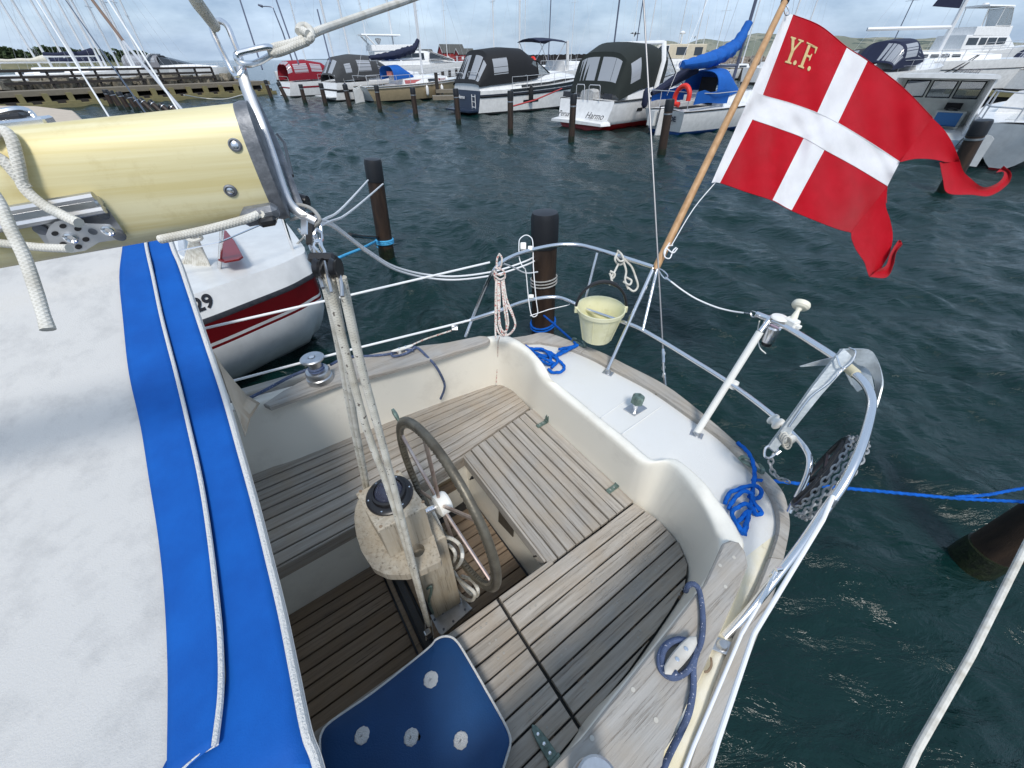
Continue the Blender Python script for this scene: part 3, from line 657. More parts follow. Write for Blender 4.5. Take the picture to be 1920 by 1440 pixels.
# cleats
def cleat(a, b, z, w_=.013, mat=None):
    a, b = P(*a, z), P(*b, z); c = (a+b)/2; d = (b-a)/2; s = d.cross(Z).normalized()*w_
    rr = []
    for i in range(13):
        t = -1+i/6; k = math.sqrt(max(0, 1-t*t))**.8+.02; k = min(k, 1)
        rr.append([c+d*t+s*(math.cos(q)*k)+Z*(.03+.010*math.sin(q)*k+.004*t*t) for q in [2*math.pi*j/10 for j in range(10)]])
    g = grid(rr, True); st = [tube([c+d*e-Z*.001, c+d*e+Z*.03], .010, 10) for e in (-.3, .3)]
    o = mk('cleat', join(g, *st), mat or M_ped, BT)
    for e in (-.28, .28): mk('screw', lathe(c+d*e+Z*.0405, Z, [(.006, 0), (.006, .001), (.003, .002)], 10), M_steel, o)
    return c, d
clR = cleat((1241, 1270), (1299, 1201), 1.078, .018, pm('pale_teak', (.60,.58,.53), .7, c2=(.48,.45,.40), sc=20)); clL = cleat((735, 668), (778, 655), 1.078, .011, M_whitep)
# ------------------------------------------------------------------ pedestal, compass, wheel
def QV(px, py, v):
    r = ray(px, py); return Vector((0, 0, H))+r*(v/r.dot(V))
ptop = 1.20
g = slab([UV(P(x, y, ptop)) for x, y in [(667,925),(749,880),(800,949),(708,996)]], ptop-.014, ptop, .003)
ped = mk('steering_pedestal', join(g, slab([UV(P(x, y, ptop)) for x, y in [(670,925),(748,883),(796,949),(709,992)]], .999, ptop-.0145, .003)), M_ped, BT, ang=25)
tz = .995
tp = [(800,962),(828,1052),(790,1070),(762,1078),(725,1078),(699,1066),(678,1035),(667,1000),(663,963),(672,935)]
tpu = [UV(P(x, y, tz)) for x, y in tp]
cu_ = sum(p[0] for p in tpu)/len(tpu); cv_ = sum(p[1] for p in tpu)/len(tpu)
sm = [UV(q) for q in smoothpts([Vector((*UV(P(x, y, tz)), 0)) for x, y in tp[1:]], 1)] if False else tpu
# drinks table with a round hole, made as a ring of facets round the hole
hc = UV(P(783, 1032, tz)); n = 28
def edge_at(a):
    d = Vector((math.cos(a), math.sin(a))); best = .12; m = len(tpu)
    for i in range(m):
        p = Vector(tpu[i])-Vector(hc); q = Vector(tpu[(i+1) % m])-Vector(hc); e = q-p; den = d.x*e.y-d.y*e.x
        if abs(den) < 1e-9: continue
        t = (p.x*e.y-p.y*e.x)/den; s = (p.x*d.y-p.y*d.x)/den
        if t > 0 and -1e-6 <= s <= 1+1e-6: best = t
    return (hc[0]+d.x*best, hc[1]+d.y*best)
n = 60; ho = []; hi = []
for j in range(n):
    a = 2*math.pi*j/n; ho.append(edge_at(a)); hi.append((hc[0]+math.cos(a)*.026, hc[1]+math.sin(a)*.026))
rr = [[B(p[0], p[1], tz-.04) for p in hi], [B(p[0], p[1], tz) for p in hi], [B(p[0], p[1], tz) for p in ho], [B(p[0], p[1], tz-.04) for p in ho], [B(p[0], p[1], tz-.04) for p in hi]]
mk('drinks_table', grid(rr, True), M_ped, ped, ang=30)
mk('pedestal_column', slab([(.085,.80),(.225,.79),(.225,.92),(.085,.93)], SOLE+.02, tz-.041, .006), M_ped, ped)
mk('base_plate', slab([UV(P(x, y, .285)) for x, y in [(795,1160),(865,1118),(886,1140),(828,1192)]], SOLE, .285, .002), M_alu, ped)
for x, y in [(830,1150),(862,1130),(872,1143),(832,1180),(850,1165),(815,1162)]:
    mk('bolt', lathe(P(x, y, .2855), Z, [(.006, 0), (.006, .003), (.003, .004)], 8), M_alud, ped)
for x, y in [(676,921),(745,884),(793,941),(714,987)]:
    mk('screw', lathe(P(x, y, ptop+.0005), Z, [(.006, 0), (.006, .0006), (.003, .001)], 10), M_floor, ped)
cc = P(731, 929, ptop+.001); cr_ = p2m(cc, 43)
cmp_ = mk('compass', lathe(cc, Z, [(cr_, 0), (cr_, .007), (cr_*.93, .012), (cr_*.74, .014), (cr_*.72, .030), (cr_*.62, .033), (cr_*.60, .012)], 40), M_black, ped)
mk('compass_card', lathe(cc, Z, [(cr_*.58, .012), (cr_*.5, .022), (cr_*.2, .026), (cr_*.05, .028)], 32), pm('card', (.02,.02,.03), .5, c2=(.25,.22,.2), sc=120, lo=.6, hi=.65), cmp_)
dm = [(cr_*.60*math.cos(t), .020+cr_*.52*math.sin(t)) for t in [i*math.pi/2/9 for i in range(9)]]+[(.0008, .020+cr_*.52)]
mk('compass_dome', lathe(cc, Z, dm, 32), glass('compass_dome', (.07, .08, .13), .45, .03), cmp_)
for j in range(6):
    a = j*math.pi/3+.4; mk('screw', lathe(cc+Vector((math.cos(a), math.sin(a), 0))*cr_*.86+Z*.0115, Z, [(.004, 0), (.004, .001), (.001, .0015)], 8), M_steel, cmp_)
mk('grab_hook', tube([QV(801,1104,.787), QV(808,1100,.780), QV(808,1112,.778), QV(804,1130,.780), QV(812,1150,.785)], .006, 8, k=5), M_bronze, ped)
# wheel
wn = (U*math.cos(-.013)*math.cos(.0476)+V*math.sin(.0476)+Z*math.sin(-.013)).normalized()
wk = .87; wc = B(.3165*wk, 1.0243*wk, H+(.803-H)*wk); wr = .429*wk
wa = (V-wn*V.dot(wn)).normalized(); wb = wn.cross(wa)
def wp_(t, r_=wr): return wc+wa*(math.cos(t)*r_)+wb*(math.sin(t)*r_)
wh = mk('steering_wheel', tube([wp_(2*math.pi*i/72) for i in range(72)], .0165, 12, closed=True), M_brz2, BT)
def near_t(px, py): return min((((proj(wp_(t))[0]-px)**2+(proj(wp_(t))[1]-py)**2), t) for t in [i*math.pi/90 for i in range(180)])[1]
hub = wc-wn*.03
t0 = near_t(790, 812)
for i in range(6):
    t = t0+i*math.pi/3; e = wp_(t, wr-.012); s_ = wc+(e-wc).normalized()*.035-wn*.012
    mk('spoke', tube([s_, e], .0078, 8), M_spoke, wh)
mk('hub', join(lathe(wc-wn*.035, wn, [(.030, 0), (.046, .006), (.046, .05), (.040, .058), (.015, .060)], 24)), M_whitep, wh)
mk('shaft', tube([wc-wn*.02, B(.155, wc.dot(V), wc.z+.02)], .013, 10), M_steel, wh)
tk = near_t(752, 795); kd = (wp_(tk)-wc).normalized()
mk('king_spoke', tube([wp_(tk)+kd*.014, wp_(tk)+kd*.035, wp_(tk)+kd*.055, wp_(tk)+kd*.075], [.006, .009, .010, .006], 8), M_bronze, wh)
n = 110; tv, tf = [], []
for i in range(n):       # ridged inner edge of the rim
    a = wp_(2*math.pi*i/n, wr-.020); d = (wc-a).normalized(); tdir = wn.cross(d)
    g_ = box(a-wn*.004, d*.006, tdir*.0058, wn*.008); k_ = len(tv); tv += g_[0]; tf += [tuple(q+k_ for q in f) for f in g_[1]]
o = mk('rim_ridges', (tv, tf), M_brz2, wh, smooth=False); o['kind'] = 'stuff'
# ------------------------------------------------------------------ pushpit, rails, stanchions
ZT, ZM = 1.48, 1.20
def rail(name, pts, r, mat=M_steel, par=BT, k=6, n=12): return mk(name, tube(smoothpts([P(x, y, z) for x, y, z in pts], k), r, n), mat, par)
pp = rail('pushpit_rail', [(873,632,.93),(893,580,1.10),(912,535,1.30),(926,508,1.44),(945,489,1.48),(985,472,1.48),(1040,460,1.48),(1080,459,1.48),(1110,465,1.48),(1160,480,1.48),(1225,501,1.48)], .0125)
ml = rail('middle_rail', [(882,600,1.14),(937,582,1.20),(975,568,1.2),(1007,560,1.20),(1040,557,1.20),(1064,563,1.2),(1100,580,1.2),(1163,602,1.20),(1207,620,1.20),(1307,680,1.20),(1382,728,1.20),(1450,780,1.2),(1490,818,1.2),(1512,845,1.2),(1518,870,1.18),(1508,905,1.12),(1480,960,1.0)], .0115)
pr = rail('pushpit_rail', [(1418,589,1.48),(1470,611,1.48),(1560,667,1.48),(1598,697,1.48),(1622,720,1.475),(1634,748,1.46),(1630,785,1.44),(1612,845,1.40),(1583,905,1.34),(1545,960,1.26),(1500,1025,1.15),(1450,1090,1.05),(1400,1150,.98),(1358,1195,.93)], .0145)
def foot(px, py, z=DK+.012, rot=0):
    c = P(px, py, z); d = (P(px+10, py+4, z)-c).normalized(); e = Z.cross(d)
    o = mk('rail_foot', join(rbox(c, d*.030, e*.022, Z*.003), lathe(c, Z, [(.018, .002), (.016, .012), (.0125, .018)], 12)), M_alu, BT)
    return o
def post(a, b, r1, r2, mat, z1=DK+.012, z2=ZT, name='stanchion'):
    return mk(name, tube([P(*a, z1), P(*b, z2)], [r1, r2], 12), mat, BT)
foot(1140, 699); post((1138,697), (1224,506), .0115, .0115, M_steel)
foot(1306, 815); s1 = post((1305,813), (1425,622), .017, .0165, M_whitep, z2=1.44); post((1425,622), (1445,596), .012, .012, M_steel, z1=1.44, z2=1.49, name='stanchion_top')
post((1098,562), (1120,474), .010, .010, M_steel, z1=1.20); foot(1353, 1211, .95)
post((1205,620), (1232,505), .009, .009, M_steel, z1=1.2, z2=1.46, name='staff_socket')
for (x, y, z) in [(1138+44,597,1.2),(1375,722,1.2)]:
    mk('rail_joint', lathe(P(x, y, z)-Z*.02, Z+U*.3, [(.017, 0), (.018, .01), (.018, .03), (.016, .04)], 12), M_steel if x < 1300 else M_whitep, BT)
# clamp collars on the rails
for (x, y, z) in [(1455,791,1.2),(1477,822,1.2)]:
    c = P(x, y, z); d = (P(1450,780,1.2)-P(1490,818,1.2)).normalized()
    o = mk('rail_collar', lathe(c-d*.02, d, [(.020, 0), (.028, .004), (.028, .012), (.018, .016), (.018, .03), (.027, .033), (.027, .041), (.02, .044)], 16), M_whitep, BT)
# stern light, antenna mushroom and its bracket
lt = P(1452, 612, 1.47); sx_ = (P(1500,632,1.48)-P(1425,592,1.48)).normalized()
ra = root('stern_light', lt, 'stainless stern navigation light with black lens hanging under the pushpit rail', 'light')
mk('lamp_body', lathe(P(1452,612,1.46), -Z, [(.022, 0), (.030, .006), (.031, .075), (.028, .08)], 16), M_steel, ra); mk('lamp_bracket', box(P(1436,608,1.41), sx_*.006, sx_.cross(Z)*.018, Z*.045), M_steel, ra)
mk('lamp_lens', lathe(P(1452,612,1.43)-Z*.05+sx_*.004, -Z, [(.026, 0), (.027, .02), (.022, .05), (.006, .062)], 16), M_black, ra)
mk('lamp_cable', tube([P(1424,602,1.46), P(1421,620,1.40), P(1424,650,1.34), P(1436,663,1.32)], .003, 6, k=4), M_whitep, ra)
mk('lamp_disc', lathe(P(1461,597,1.50), Z, [(.034, 0), (.036, .003), (.033, .008), (.01, .012)], 24), M_whitep, ra)
an = root('mushroom_antenna', P(1480, 610, 1.50), 'cream mushroom shaped antenna on a bracket on the pushpit rail', 'antenna')
ac = P(1484, 604, 1.50)
mk('antenna_bracket', join(rbox(ac, sx_*.028, Z.cross(sx_)*.020, Z*.016), rbox(ac-Z*.005, sx_*.045, Z.cross(sx_)*.010, Z*.008)), M_whitep, an)
at_ = R(1502, 572, dep(ac)); ax_ = (at_-ac).normalized()
M_mush = pm('aged_cream_plastic', (.80, .76, .62), .4)
hL = (at_-ac).length
mk('antenna_stem', lathe(ac, ax_, [(.016, 0), (.014, hL*.3), (.009, hL*.65), (.015, hL*.85)], 18), M_mush, an)
mk('antenna_head', lathe(ac+ax_*hL*.82, ax_, [(.006, -.002), (.028, 0), (.035, .008), (.036, .018), (.032, .028), (.02, .034), (.002, .036)], 28), M_mush, an)
# samson post / bollard light on the aft deck
bp_ = P(1190, 768, DK+.016)
bo = mk('deck_bitt', slab([UV(P(x, y, DK+.018)) for x, y in [(1169,766),(1190,779),(1214,765),(1194,751)]], DK+.004, DK+.018, .002), M_alu, BT)
mk('bitt_stem', lathe(bp_, Z, [(.016, 0), (.014, .01), (.014, .045)], 16), M_steel, bo)
mk('bitt_head', lathe(bp_+Z*.045+U*.0, Z+U*.12, [(.024, 0), (.034, .006), (.036, .040), (.028, .052), (.004, .055)], 6), M_bronze, bo, smooth=False)
for x, y in [(1194,715),(1231,739),(1267,763)]: mk('deck_stud', lathe(P(x, y, DK+.012), Z, [(.008, 0), (.009, .003), (.005, .006)], 12), M_brz2, BT)
for a_, b_ in (((1127,783),(1172,752)), ((1167,813),(1240,762))): mk('deck_seam', tube([P(*a_, DK+.0155), P(*b_, DK+.0155)], .0022, 6), M_white, BT)
# fairlead hooks on the rail
def horn(p, a, s=1.0):
    d = Vector((math.cos(a), math.sin(a), 0)); e = Z.cross(d)
    return join(rbox(p, d*.05*s, e*.010*s, Z*.005), tube([p+d*.05*s, p+d*.045*s+Z*.02*s, p+d*.02*s+Z*.032*s+e*.004], [.010*s, .009*s, .005*s], 8, k=4), tube([p-d*.05*s, p-d*.045*s+Z*.02*s, p-d*.02*s+Z*.032*s-e*.004], [.010*s, .009*s, .005*s], 8, k=4))
for x, y, a in [(1085,645,-.8),(1408,873,-.9)]:
    mk('fairlead', horn(P(x, y, DK+.04), a), M_bronze, BT)
# scratches in the yellowed deck by the port rail: drain slot
mk('drain_slot', tube([P(1333,1233,DK+.016), P(1334,1247,DK+.016), P(1328,1258,DK+.016), P(1321,1260,DK+.016)], .0035, 6, k=3), M_floor, BT)
# ------------------------------------------------------------------ life lines and stays
def line(name, pts, r, mat, label, cat='line', group=None, k=0, n=8, lobes=0, pitch=.05, parent=None):
    return mk(name, tube(pts, r, n, k=k, lobes=lobes, pitch=pitch), mat, parent, label=label, cat=cat, group=group)
def sag(a, b, s, n=10):
    a, b = Vector(a), Vector(b); return [a.lerp(b, i/n)-Z*(4*s*(i/n)*(1-i/n)) for i in range(n+1)]
bs_ = root('backstay', P(1246, 720, .93), 'thin steel backstay wire running down to the stern by the bucket', 'stay')
bt = P(1243, 655, 1.10); tp_ = R(1205, -30, 1.9)
mk('stay_wire', tube([bt, tp_], .0046, 8), pm('weathered_steel_wire', (.26,.26,.27), .45, .7), bs_)
mk('turnbuckle', join(tube([bt, P(1244,680,1.06)], .009, 8), tube([P(1244,680,1.06), P(1245,700,1.0)], .006, 8), tube([P(1245,700,1.0), P(1247,722,.93)], .010, 8)), M_steel, bs_)
for i in range(4):
    c = P(1244, 664+i*13, 1.08-.03*i); mk('link', tube([c+Z*.018+(U if i % 2 else V)*0, c+(U if i % 2 else V)*.008+Z*.01, c+(U if i % 2 else V)*.008-Z*.01, c-Z*.018, c-(U if i % 2 else V)*.008-Z*.01, c-(U if i % 2 else V)*.008+Z*.01], .0026, 6, closed=True, k=3), M_galv, bs_)
ga = root('lifeline', P(1232, 503, 1.48), 'white coated lifeline slung from the flagstaff foot to the stern light', 'line')
mk('wire', tube([P(x, y, z) for x, y, z in [(1257,527,1.46),(1278,543,1.43),(1305,560,1.40),(1340,575,1.39),(1370,583,1.40),(1397,587,1.43)]], .0042, 8, k=4), M_wire, ga)
mk('snap_hook', join(tube([P(1235,504,1.48), P(1240,515,1.47), P(1248,523,1.465), P(1252,517,1.47), P(1244,508,1.48)], .0035, 6, closed=True, k=4), tube([P(1248,520,1.465), P(1258,528,1.46)], .005, 8)), M_steel, ga)
mk('wire_end', join(tube([P(1396,587,1.43), P(1410,590,1.46)], .005, 8), tube([P(1408,584,1.48), P(1418,586,1.5), P(1420,595,1.48), P(1410,594,1.46)], .0035, 6, closed=True, k=3)), M_steel, ga)
# guard wires along starboard, from the pushpit forward
lp0 = P(918, 492, 1.45)
line('guard_wire', [lp0, P(645,556,1.47), P(400,612,1.49), B(-3.5,2.2,1.55)], .0062, M_wire, 'upper white guard wire along the starboard side from the pushpit', 'wire', 'starboard guard wires')
line('guard_wire', [P(882,600,1.16), P(835,612,1.17), P(660,655,1.17), P(445,712,1.16), B(-3,2.2,1.2)], .0065, M_wire, 'lower white guard wire along the starboard side under the upper one', 'wire', 'starboard guard wires')
# port guard wires, close to the camera
line('guard_wire', [P(1562,930,1.32), P(1543,975,1.29), P(1413,1190,1.36), P(1345,1390,1.40), P(1312,1500,1.42), P(1240,1750,1.5)], [.0065, .0065, .0055, .0055, .0055, .005], M_wire, 'outer white guard wire along the port side over the dark water', 'wire', 'port guard wires', n=10)
gp = root('port_lifeline', P(1440, 1090, 1.08), 'lower port lifeline with steel turnbuckle beside the teak rail', 'line')
mk('wire', tube([P(1428,1125,1.06), P(1390,1190,1.07), P(1300,1400,1.10), P(1240,1560,1.12)], .0050, 8), M_wire, gp)
mk('turnbuckle', join(tube([P(1448,1085,1.06), P(1424,1132,1.06)], [.006,.009,.009,.006], 10), rbox(P(1453,1078,1.06), U*.014, V*.012, Z*.016), tube([P(1458,1065,1.10), P(1448,1085,1.08)], .005, 8), tube([P(1455,1068,1.12), P(1466,1066,1.12)], .007, 8)), M_steel, gp)
line('steel_rod', [P(1546,962,1.25), P(1555,950,1.28), P(1566,935,1.31)], .010, M_steel, 'steel fitting joining the guard wire to the port end of the pushpit', 'fitting')
# thick white mooring line bottom right
line('mooring_line', [P(1680,1490,.5), P(1720,1405,.55), P(1820,1230,.70), P(1925,1020,.85), P(2050,780,.95)], .0125, M_ropeW, 'white mooring rope running down the lower right corner over the dark water', 'rope', n=10)
# ------------------------------------------------------------------ flag staff and flag
FD = 2.08
fb = P(1232, 498, 1.47); fd_b = dep(fb)
ftop = R(1472, 2, fd_b*.97)
fs_ = root('flagstaff', fb, 'varnished wooden flagstaff leaning out over the stern with dark top', 'flagpole')
mk('staff', tube([fb-(ftop-fb).normalized()*.03, fb.lerp(ftop, .5), ftop], [.0215, .0205, .0175], 14), M_pole, fs_)
mk('staff_top', join(lathe(ftop, (ftop-fb), [(.019, -.01), (.022, -.004), (.022, .012), (.012, .018)], 14)), M_black, fs_)
mk('halyard', tube([R(1345,338,fd_b*.98), R(1300,392,fd_b*.98), R(1258,462,fd_b*.985)], .0028, 6, k=4), M_wire, fs_)
mk('halyard_knot', join(*[tube([R(x, y, fd_b*.98+z) for x, y, z in q], .0036, 6, k=5) for q in ([(1256,455,0),(1246,470,.01),(1247,482,0),(1256,484,-.01),(1262,470,0),(1268,464,0)], [(1250,466,0),(1262,474,-.01),(1270,466,0)], [(1246,478,0),(1252,462,.01),(1262,460,0)])]), M_wire, fs_)
mk('flag_clip', tube([R(1470,14,fd_b*.97), R(1476,12,fd_b*.97), R(1480,26,fd_b*.97), R(1473,28,fd_b*.97)], .0035, 6, closed=True, k=3), M_steel, fs_)
CTRL = [
 [(1475,21),(1411,168),(1392,213),(1334,343)], [(1487,28),(1430,179),(1411,224),(1350,343)], [(1538,49),(1482,194),(1460,241),(1399,360)],
 [(1588,89),(1532,212),(1507,259),(1448,376)], [(1627,114),(1571,231),(1546,281),(1484,395)], [(1690,162),(1629,266),(1604,313),(1563,427)], [(1748,221),(1687,304),(1664,349),(1596,436)]]
def fdep(x, y, s, t):      # the cloth billows: depth along the fly and down the hoist
    return fd_b*.97+.045*math.sin(s*5.2+t*1.3)*min(1, s*1.5)+.030*math.sin(s*11-t*3.5)*s+.012*math.sin(s*19+t*9)+.006*math.sin(s*34-t*22)+.14*s
def cat(p, t):     # catmull through a list of 2d points at param t in [0, n-1]
    i = min(int(t), len(p)-2); f = t-i; a, b = Vector(p[i]), Vector(p[i+1]); z = Vector(p[i-1]) if i else a*2-b; c = Vector(p[i+2]) if i+2 < len(p) else b*2-a
    return .5*((2*a)+(b-z)*f+(2*z-5*a+4*b-c)*f*f+(3*a-z-3*b+c)*f*f*f)
def fpt(s, t):     # s 0..6 columns, t 0..3 rows
    col_ = [cat([CTRL[c][r_] for c in range(7)], s) for r_ in range(4)]
    q = cat(col_, t) if False else col_[min(int(t), 2)].lerp(col_[min(int(t), 2)+1], t-min(int(t), 2))
    return R(q.x, q.y, fdep(q.x, q.y, s/6, t/3))
def cell(s0, s1, t0, t1, ns, ntt):
    return grid([[fpt(s0+(s1-s0)*i/ns, t0+(t1-t0)*j/ntt) for j in range(ntt+1)] for i in range(ns+1)])
fl = root('yacht_flag', fpt(3, 1.5), 'large red swallow-tailed flag with white cross and gold letters flying from the staff', 'flag')
def tail(A, Bp, d0, d1, n=6, off=None):
    a = smoothpts([Vector((x, y, 0)) for x, y in A], n); b = smoothpts([Vector((x, y, 0)) for x, y in Bp], n); m = len(a); rr = []
    for i in range(m):
        dd_ = d0+(d1-d0)*i/(m-1)+(off(i/(m-1)) if off else 0); rr.append([R(*(a[i].lerp(b[i], j/5).xy), dd_+.02*math.sin(math.pi*j/5)) for j in range(6)])
    return grid(rr)
parts = []
for (s0, s1) in ((1, 3), (4, 6)):
    for (t0, t1) in ((0, 1), (2, 3)):
        fx = {(1, 0): None}; parts.append(cell(s0, s1, t0, t1, 24, 18))
e0 = fdep(0, 0, 1, .15); e1 = fdep(0, 0, 1, .8)
parts.append(tail([(1748,221),(1770,243),(1786,268),(1796,292),(1800,303)], [(1687,304),(1715,298),(1742,298),(1762,301),(1773,304)], e0, e0+.03))
parts.append(tail([(1800,303),(1806,320),(1818,333),(1843,351),(1866,346),(1880,334),(1882,322),(1868,323)], [(1762,304),(1768,335),(1777,362),(1822,365),(1856,367),(1888,347),(1896,326),(1882,311)], e0+.03, e0+.10))
parts.append(tail([(1664,349),(1661,385),(1669,412),(1674,443),(1668,475),(1655,498),(1648,512)], [(1596,436),(1597,448),(1604,466),(1613,480),(1621,492),(1626,508),(1630,519)], e1, e1+.04))
parts.append(tail([(1648,505),(1662,497),(1670,474),(1684,452),(1690,452)], [(1630,519),(1662,520),(1675,497),(1680,474),(1692,458)], e1+.01, e1-.01))
parts.append(tail([(1662,349),(1663,352)], [(1662,380),(1663,381)], e1, e1))
fieldm = mk('red_field', thick(join(*parts), .0012), M_red, fl, ang=60)
wg = join(cell(3, 4, 0, 1, 10, 18), cell(3, 4, 2, 3, 10, 18), cell(0, 6, 1, 2, 60, 10), cell(0, 1, 0, 1, 3, 18), cell(0, 1, 2, 3, 3, 18))
mk('white_cross', thick(wg, .0012), M_fwhite, fl, ang=60)
def seam(name, pts): mk(name, tube([fpt(s, t)-FWD*.0015 for s, t in pts], .0016, 5), M_fwhite, fl)
for t_ in (1.0, 2.0): seam('hem', [(1+i*.1, t_) for i in range(51)])
def hem(name, pts): mk(name, tube([fpt(s, t)-FWD*.001 for s, t in pts], .0020, 5), M_red, fl)
hem('hem', [(1+i*.1, 0) for i in range(51)]); hem('hem', [(1+i*.1, 3) for i in range(51)])
# embroidered letters: strokes as polygons in a unit box, y down, laid on the canton
def letter(polys, x0, y0, wd, ht):
    gs = []
    for pl_ in polys:
        n = len(pl_); q = []
        for x, y in pl_: q.append((x0+x*wd, y0+y*ht))
        f_ = [fpt(s, t) for s, t in q]; m = len(f_)
        gs.append(([p-FWD*.0045 for p in f_]+[p-FWD*.0005 for p in f_], [tuple(range(m)), tuple(range(m, 2*m))[::-1]]+[(i, i+m, (i+1) % m+m, (i+1) % m) for i in range(m)]))
    return join(*gs)
Yp = [[(0,0),(.42,0),(.42,.05),(.34,.07),(.52,.42),(.46,.54),(.40,.52),(.12,.08),(0,.05)], [(.60,0),(1,0),(1,.05),(.88,.08),(.58,.52),(.46,.54),(.50,.42),(.76,.07),(.60,.05)], [(.40,.50),(.60,.50),(.60,.92),(.74,.95),(.74,1),(.26,1),(.26,.95),(.40,.92)]]
Fp = [[(0,0),(1,0),(1,.26),(.93,.26),(.85,.08),(.40,.08),(.40,.44),(.40,.52),(.40,.92),(.54,.95),(.54,1),(.02,1),(.02,.95),(.18,.92),(.18,.07),(0,.05)], [(.40,.44),(.66,.44),(.72,.34),(.78,.34),(.78,.62),(.72,.62),(.66,.52),(.40,.52)]]
dot = [[(math.cos(a)*.5+.5, math.sin(a)*.5+.5) for a in [2*math.pi*i/10 for i in range(10)]]]
for nm, pl_, x0, wd in (('letter_y', Yp, 1.24, .44), ('letter_f', Fp, 1.78, .38)):
    mk('letter', letter(pl_, x0, .25, wd, .31), M_goldth, fl, smooth=False)
mk('full_stop', letter(dot, 1.61, .50, .10, .06), M_goldth, fl, smooth=False); mk('full_stop', letter(dot, 2.10, .50, .10, .06), M_goldth, fl, smooth=False)
# ------------------------------------------------------------------ bucket on its lanyard
bz = 1.27; brc = P(1127, 576, bz); brr = p2m(brc, 45)
bk = root('bucket', brc-Z*.215, 'pale yellow plastic bucket with black handle hanging inside the pushpit', 'bucket')
mk('pail', join(lathe(brc-Z*.215, Z, [(brr*.60, 0), (brr*.64, .004), (brr*.93, .19), (brr*1.0, .192), (brr*1.02, .215), (brr*.96, .215), (brr*.90, .19), (brr*.6, .012)], 40)), M_bucket, bk, ang=40)
for j in range(8):
    a = j*math.pi/4+.3; d = Vector((math.cos(a), math.sin(a), 0)); mk('seam_rib', tube([brc-Z*.21+d*brr*.645, brc-Z*.03+d*brr*.93], .0022, 5), M_bucket, bk)
hx = RT.copy(); hx.z = 0; hx.normalize(); hy = Z.cross(hx)
hpts = [brc+hx*(math.cos(a)*brr*1.05)+Z*(-.01+math.sin(a)*brr*1.12)+hy*math.sin(a)*.025 for a in [math.pi*i/18 for i in range(19)]]
mk('handle', tube(hpts, .0085, 8), M_black, bk); mk('handle_grip', tube(hpts[6:13], .0120, 10), M_black, bk)
for s in (-1, 1): mk('handle_lug', rbox(brc+hx*s*brr*1.03-Z*.012, hx*.010, hy*.014, Z*.02), M_bucket, bk)
bl = root('bucket_lanyard', P(1160, 480, 1.48), 'knotted white lanyard tied to the pushpit rail above the bucket', 'rope')
dl = dep(P(1160, 485, 1.48))
for q in ([(1158,470,0),(1166,478,-.02),(1170,492,0),(1160,496,.02),(1153,486,0),(1158,474,0)], [(1155,482,0),(1163,490,-.02),(1173,486,0)], [(1160,494,0),(1152,510,0),(1146,520,-.01),(1148,530,0),(1142,534,0)], [(1144,508,-.01),(1153,514,-.01),(1148,522,0),(1143,512,0)], [(1168,488,0),(1174,508,0),(1172,525,-.01),(1178,542,0)], [(1171,487,0),(1184,500,0),(1192,520,0),(1196,537,0),(1188,546,-.01),(1176,538,0)], [(1169,528,0),(1180,534,-.02),(1184,526,0),(1174,520,0)]):
    mk('rope_turn', tube([R(x, y, dl+z) for x, y, z in q], .0062, 8, k=5), M_ropeW, bl)
# hank of red flecked line on the starboard corner of the pushpit
hk = root('rope_hank', P(938, 560, 1.3), 'hank of red flecked white line hung on the starboard end of the pushpit', 'rope')
dh = dep(P(938, 495, 1.48))-.02
for q in ([(936,476,0),(941,484,-.02),(939,500,0),(932,502,.01),(932,486,0),(936,477,0)], [(926,508,0),(936,516,-.02),(947,512,0)], [(926,516,0),(937,524,-.02),(947,520,0)], [(928,502,0),(944,508,-.02),(946,522,0),(930,526,.01),(927,512,0)],
          [(932,524,0),(932,560,0),(930,600,0),(934,622,-.01),(944,630,0),(950,615,0),(945,575,0),(940,526,0)], [(936,524,0),(937,570,-.01),(935,605,-.01),(944,628,-.02),(958,624,-.01),(966,608,0),(958,585,0),(944,560,0),(942,526,0)],
          [(934,524,0),(934,560,-.02),(938,610,-.02),(947,622,-.02),(953,606,-.02),(948,570,-.01),(942,528,0)], [(930,524,0),(929,570,0),(929,618,0),(930,635,0)], [(944,522,0),(950,560,.01),(962,590,.01),(966,612,.01),(954,628,.01),(944,622,0)]):
    mk('rope_turn', tube([R(x, y, dh+z) for x, y, z in q], .0055, 8, k=5), M_ropeRed, hk)
line('cord', [R(937,632,dh), C((934,640),1.06), C((933,680),.86), C((930,722),.70)], .0028, M_ropeRed, 'thin flecked cord hanging down the corner of the cockpit coaming', 'cord')
# ------------------------------------------------------------------ spray hood
UD = -.24
edge_px = [(300,395),(312,430),(325,470),(338,500),(350,535),(385,640),(420,745),(450,850),(478,950),(503,1050),(527,1150),(549,1260),(572,1375),(594,1440)]
ed = smoothpts([Q(x, y, UD) for x, y in edge_px]+[B(UD, .10, 1.43), B(UD, .0, 1.28), B(UD, -.05, 1.10)], 6)
hrows = []
for p in ed:
    row = []
    for i in range(15):
        f = i/14; u_ = -.012+1.75*f; drop = .03*f+.33*f**2.2+.02*math.sin(f*9+p.dot(V)*2)*f
        q = p-U*u_-Z*(drop); row.append(q)
    hrows.append(row)
HG = grid(hrows)
hood = root('spray_hood', B(-.5, 1.0, 1.2), 'white canvas spray hood with bright blue edge band and white piping', 'spray hood')
top = mk('hood_cloth', thick(HG, .002), M_canvasW, hood, ang=180)
bv = BVHTree.FromPolygons([tuple(v) for v in HG[0]], [tuple(f) for f in HG[1]])
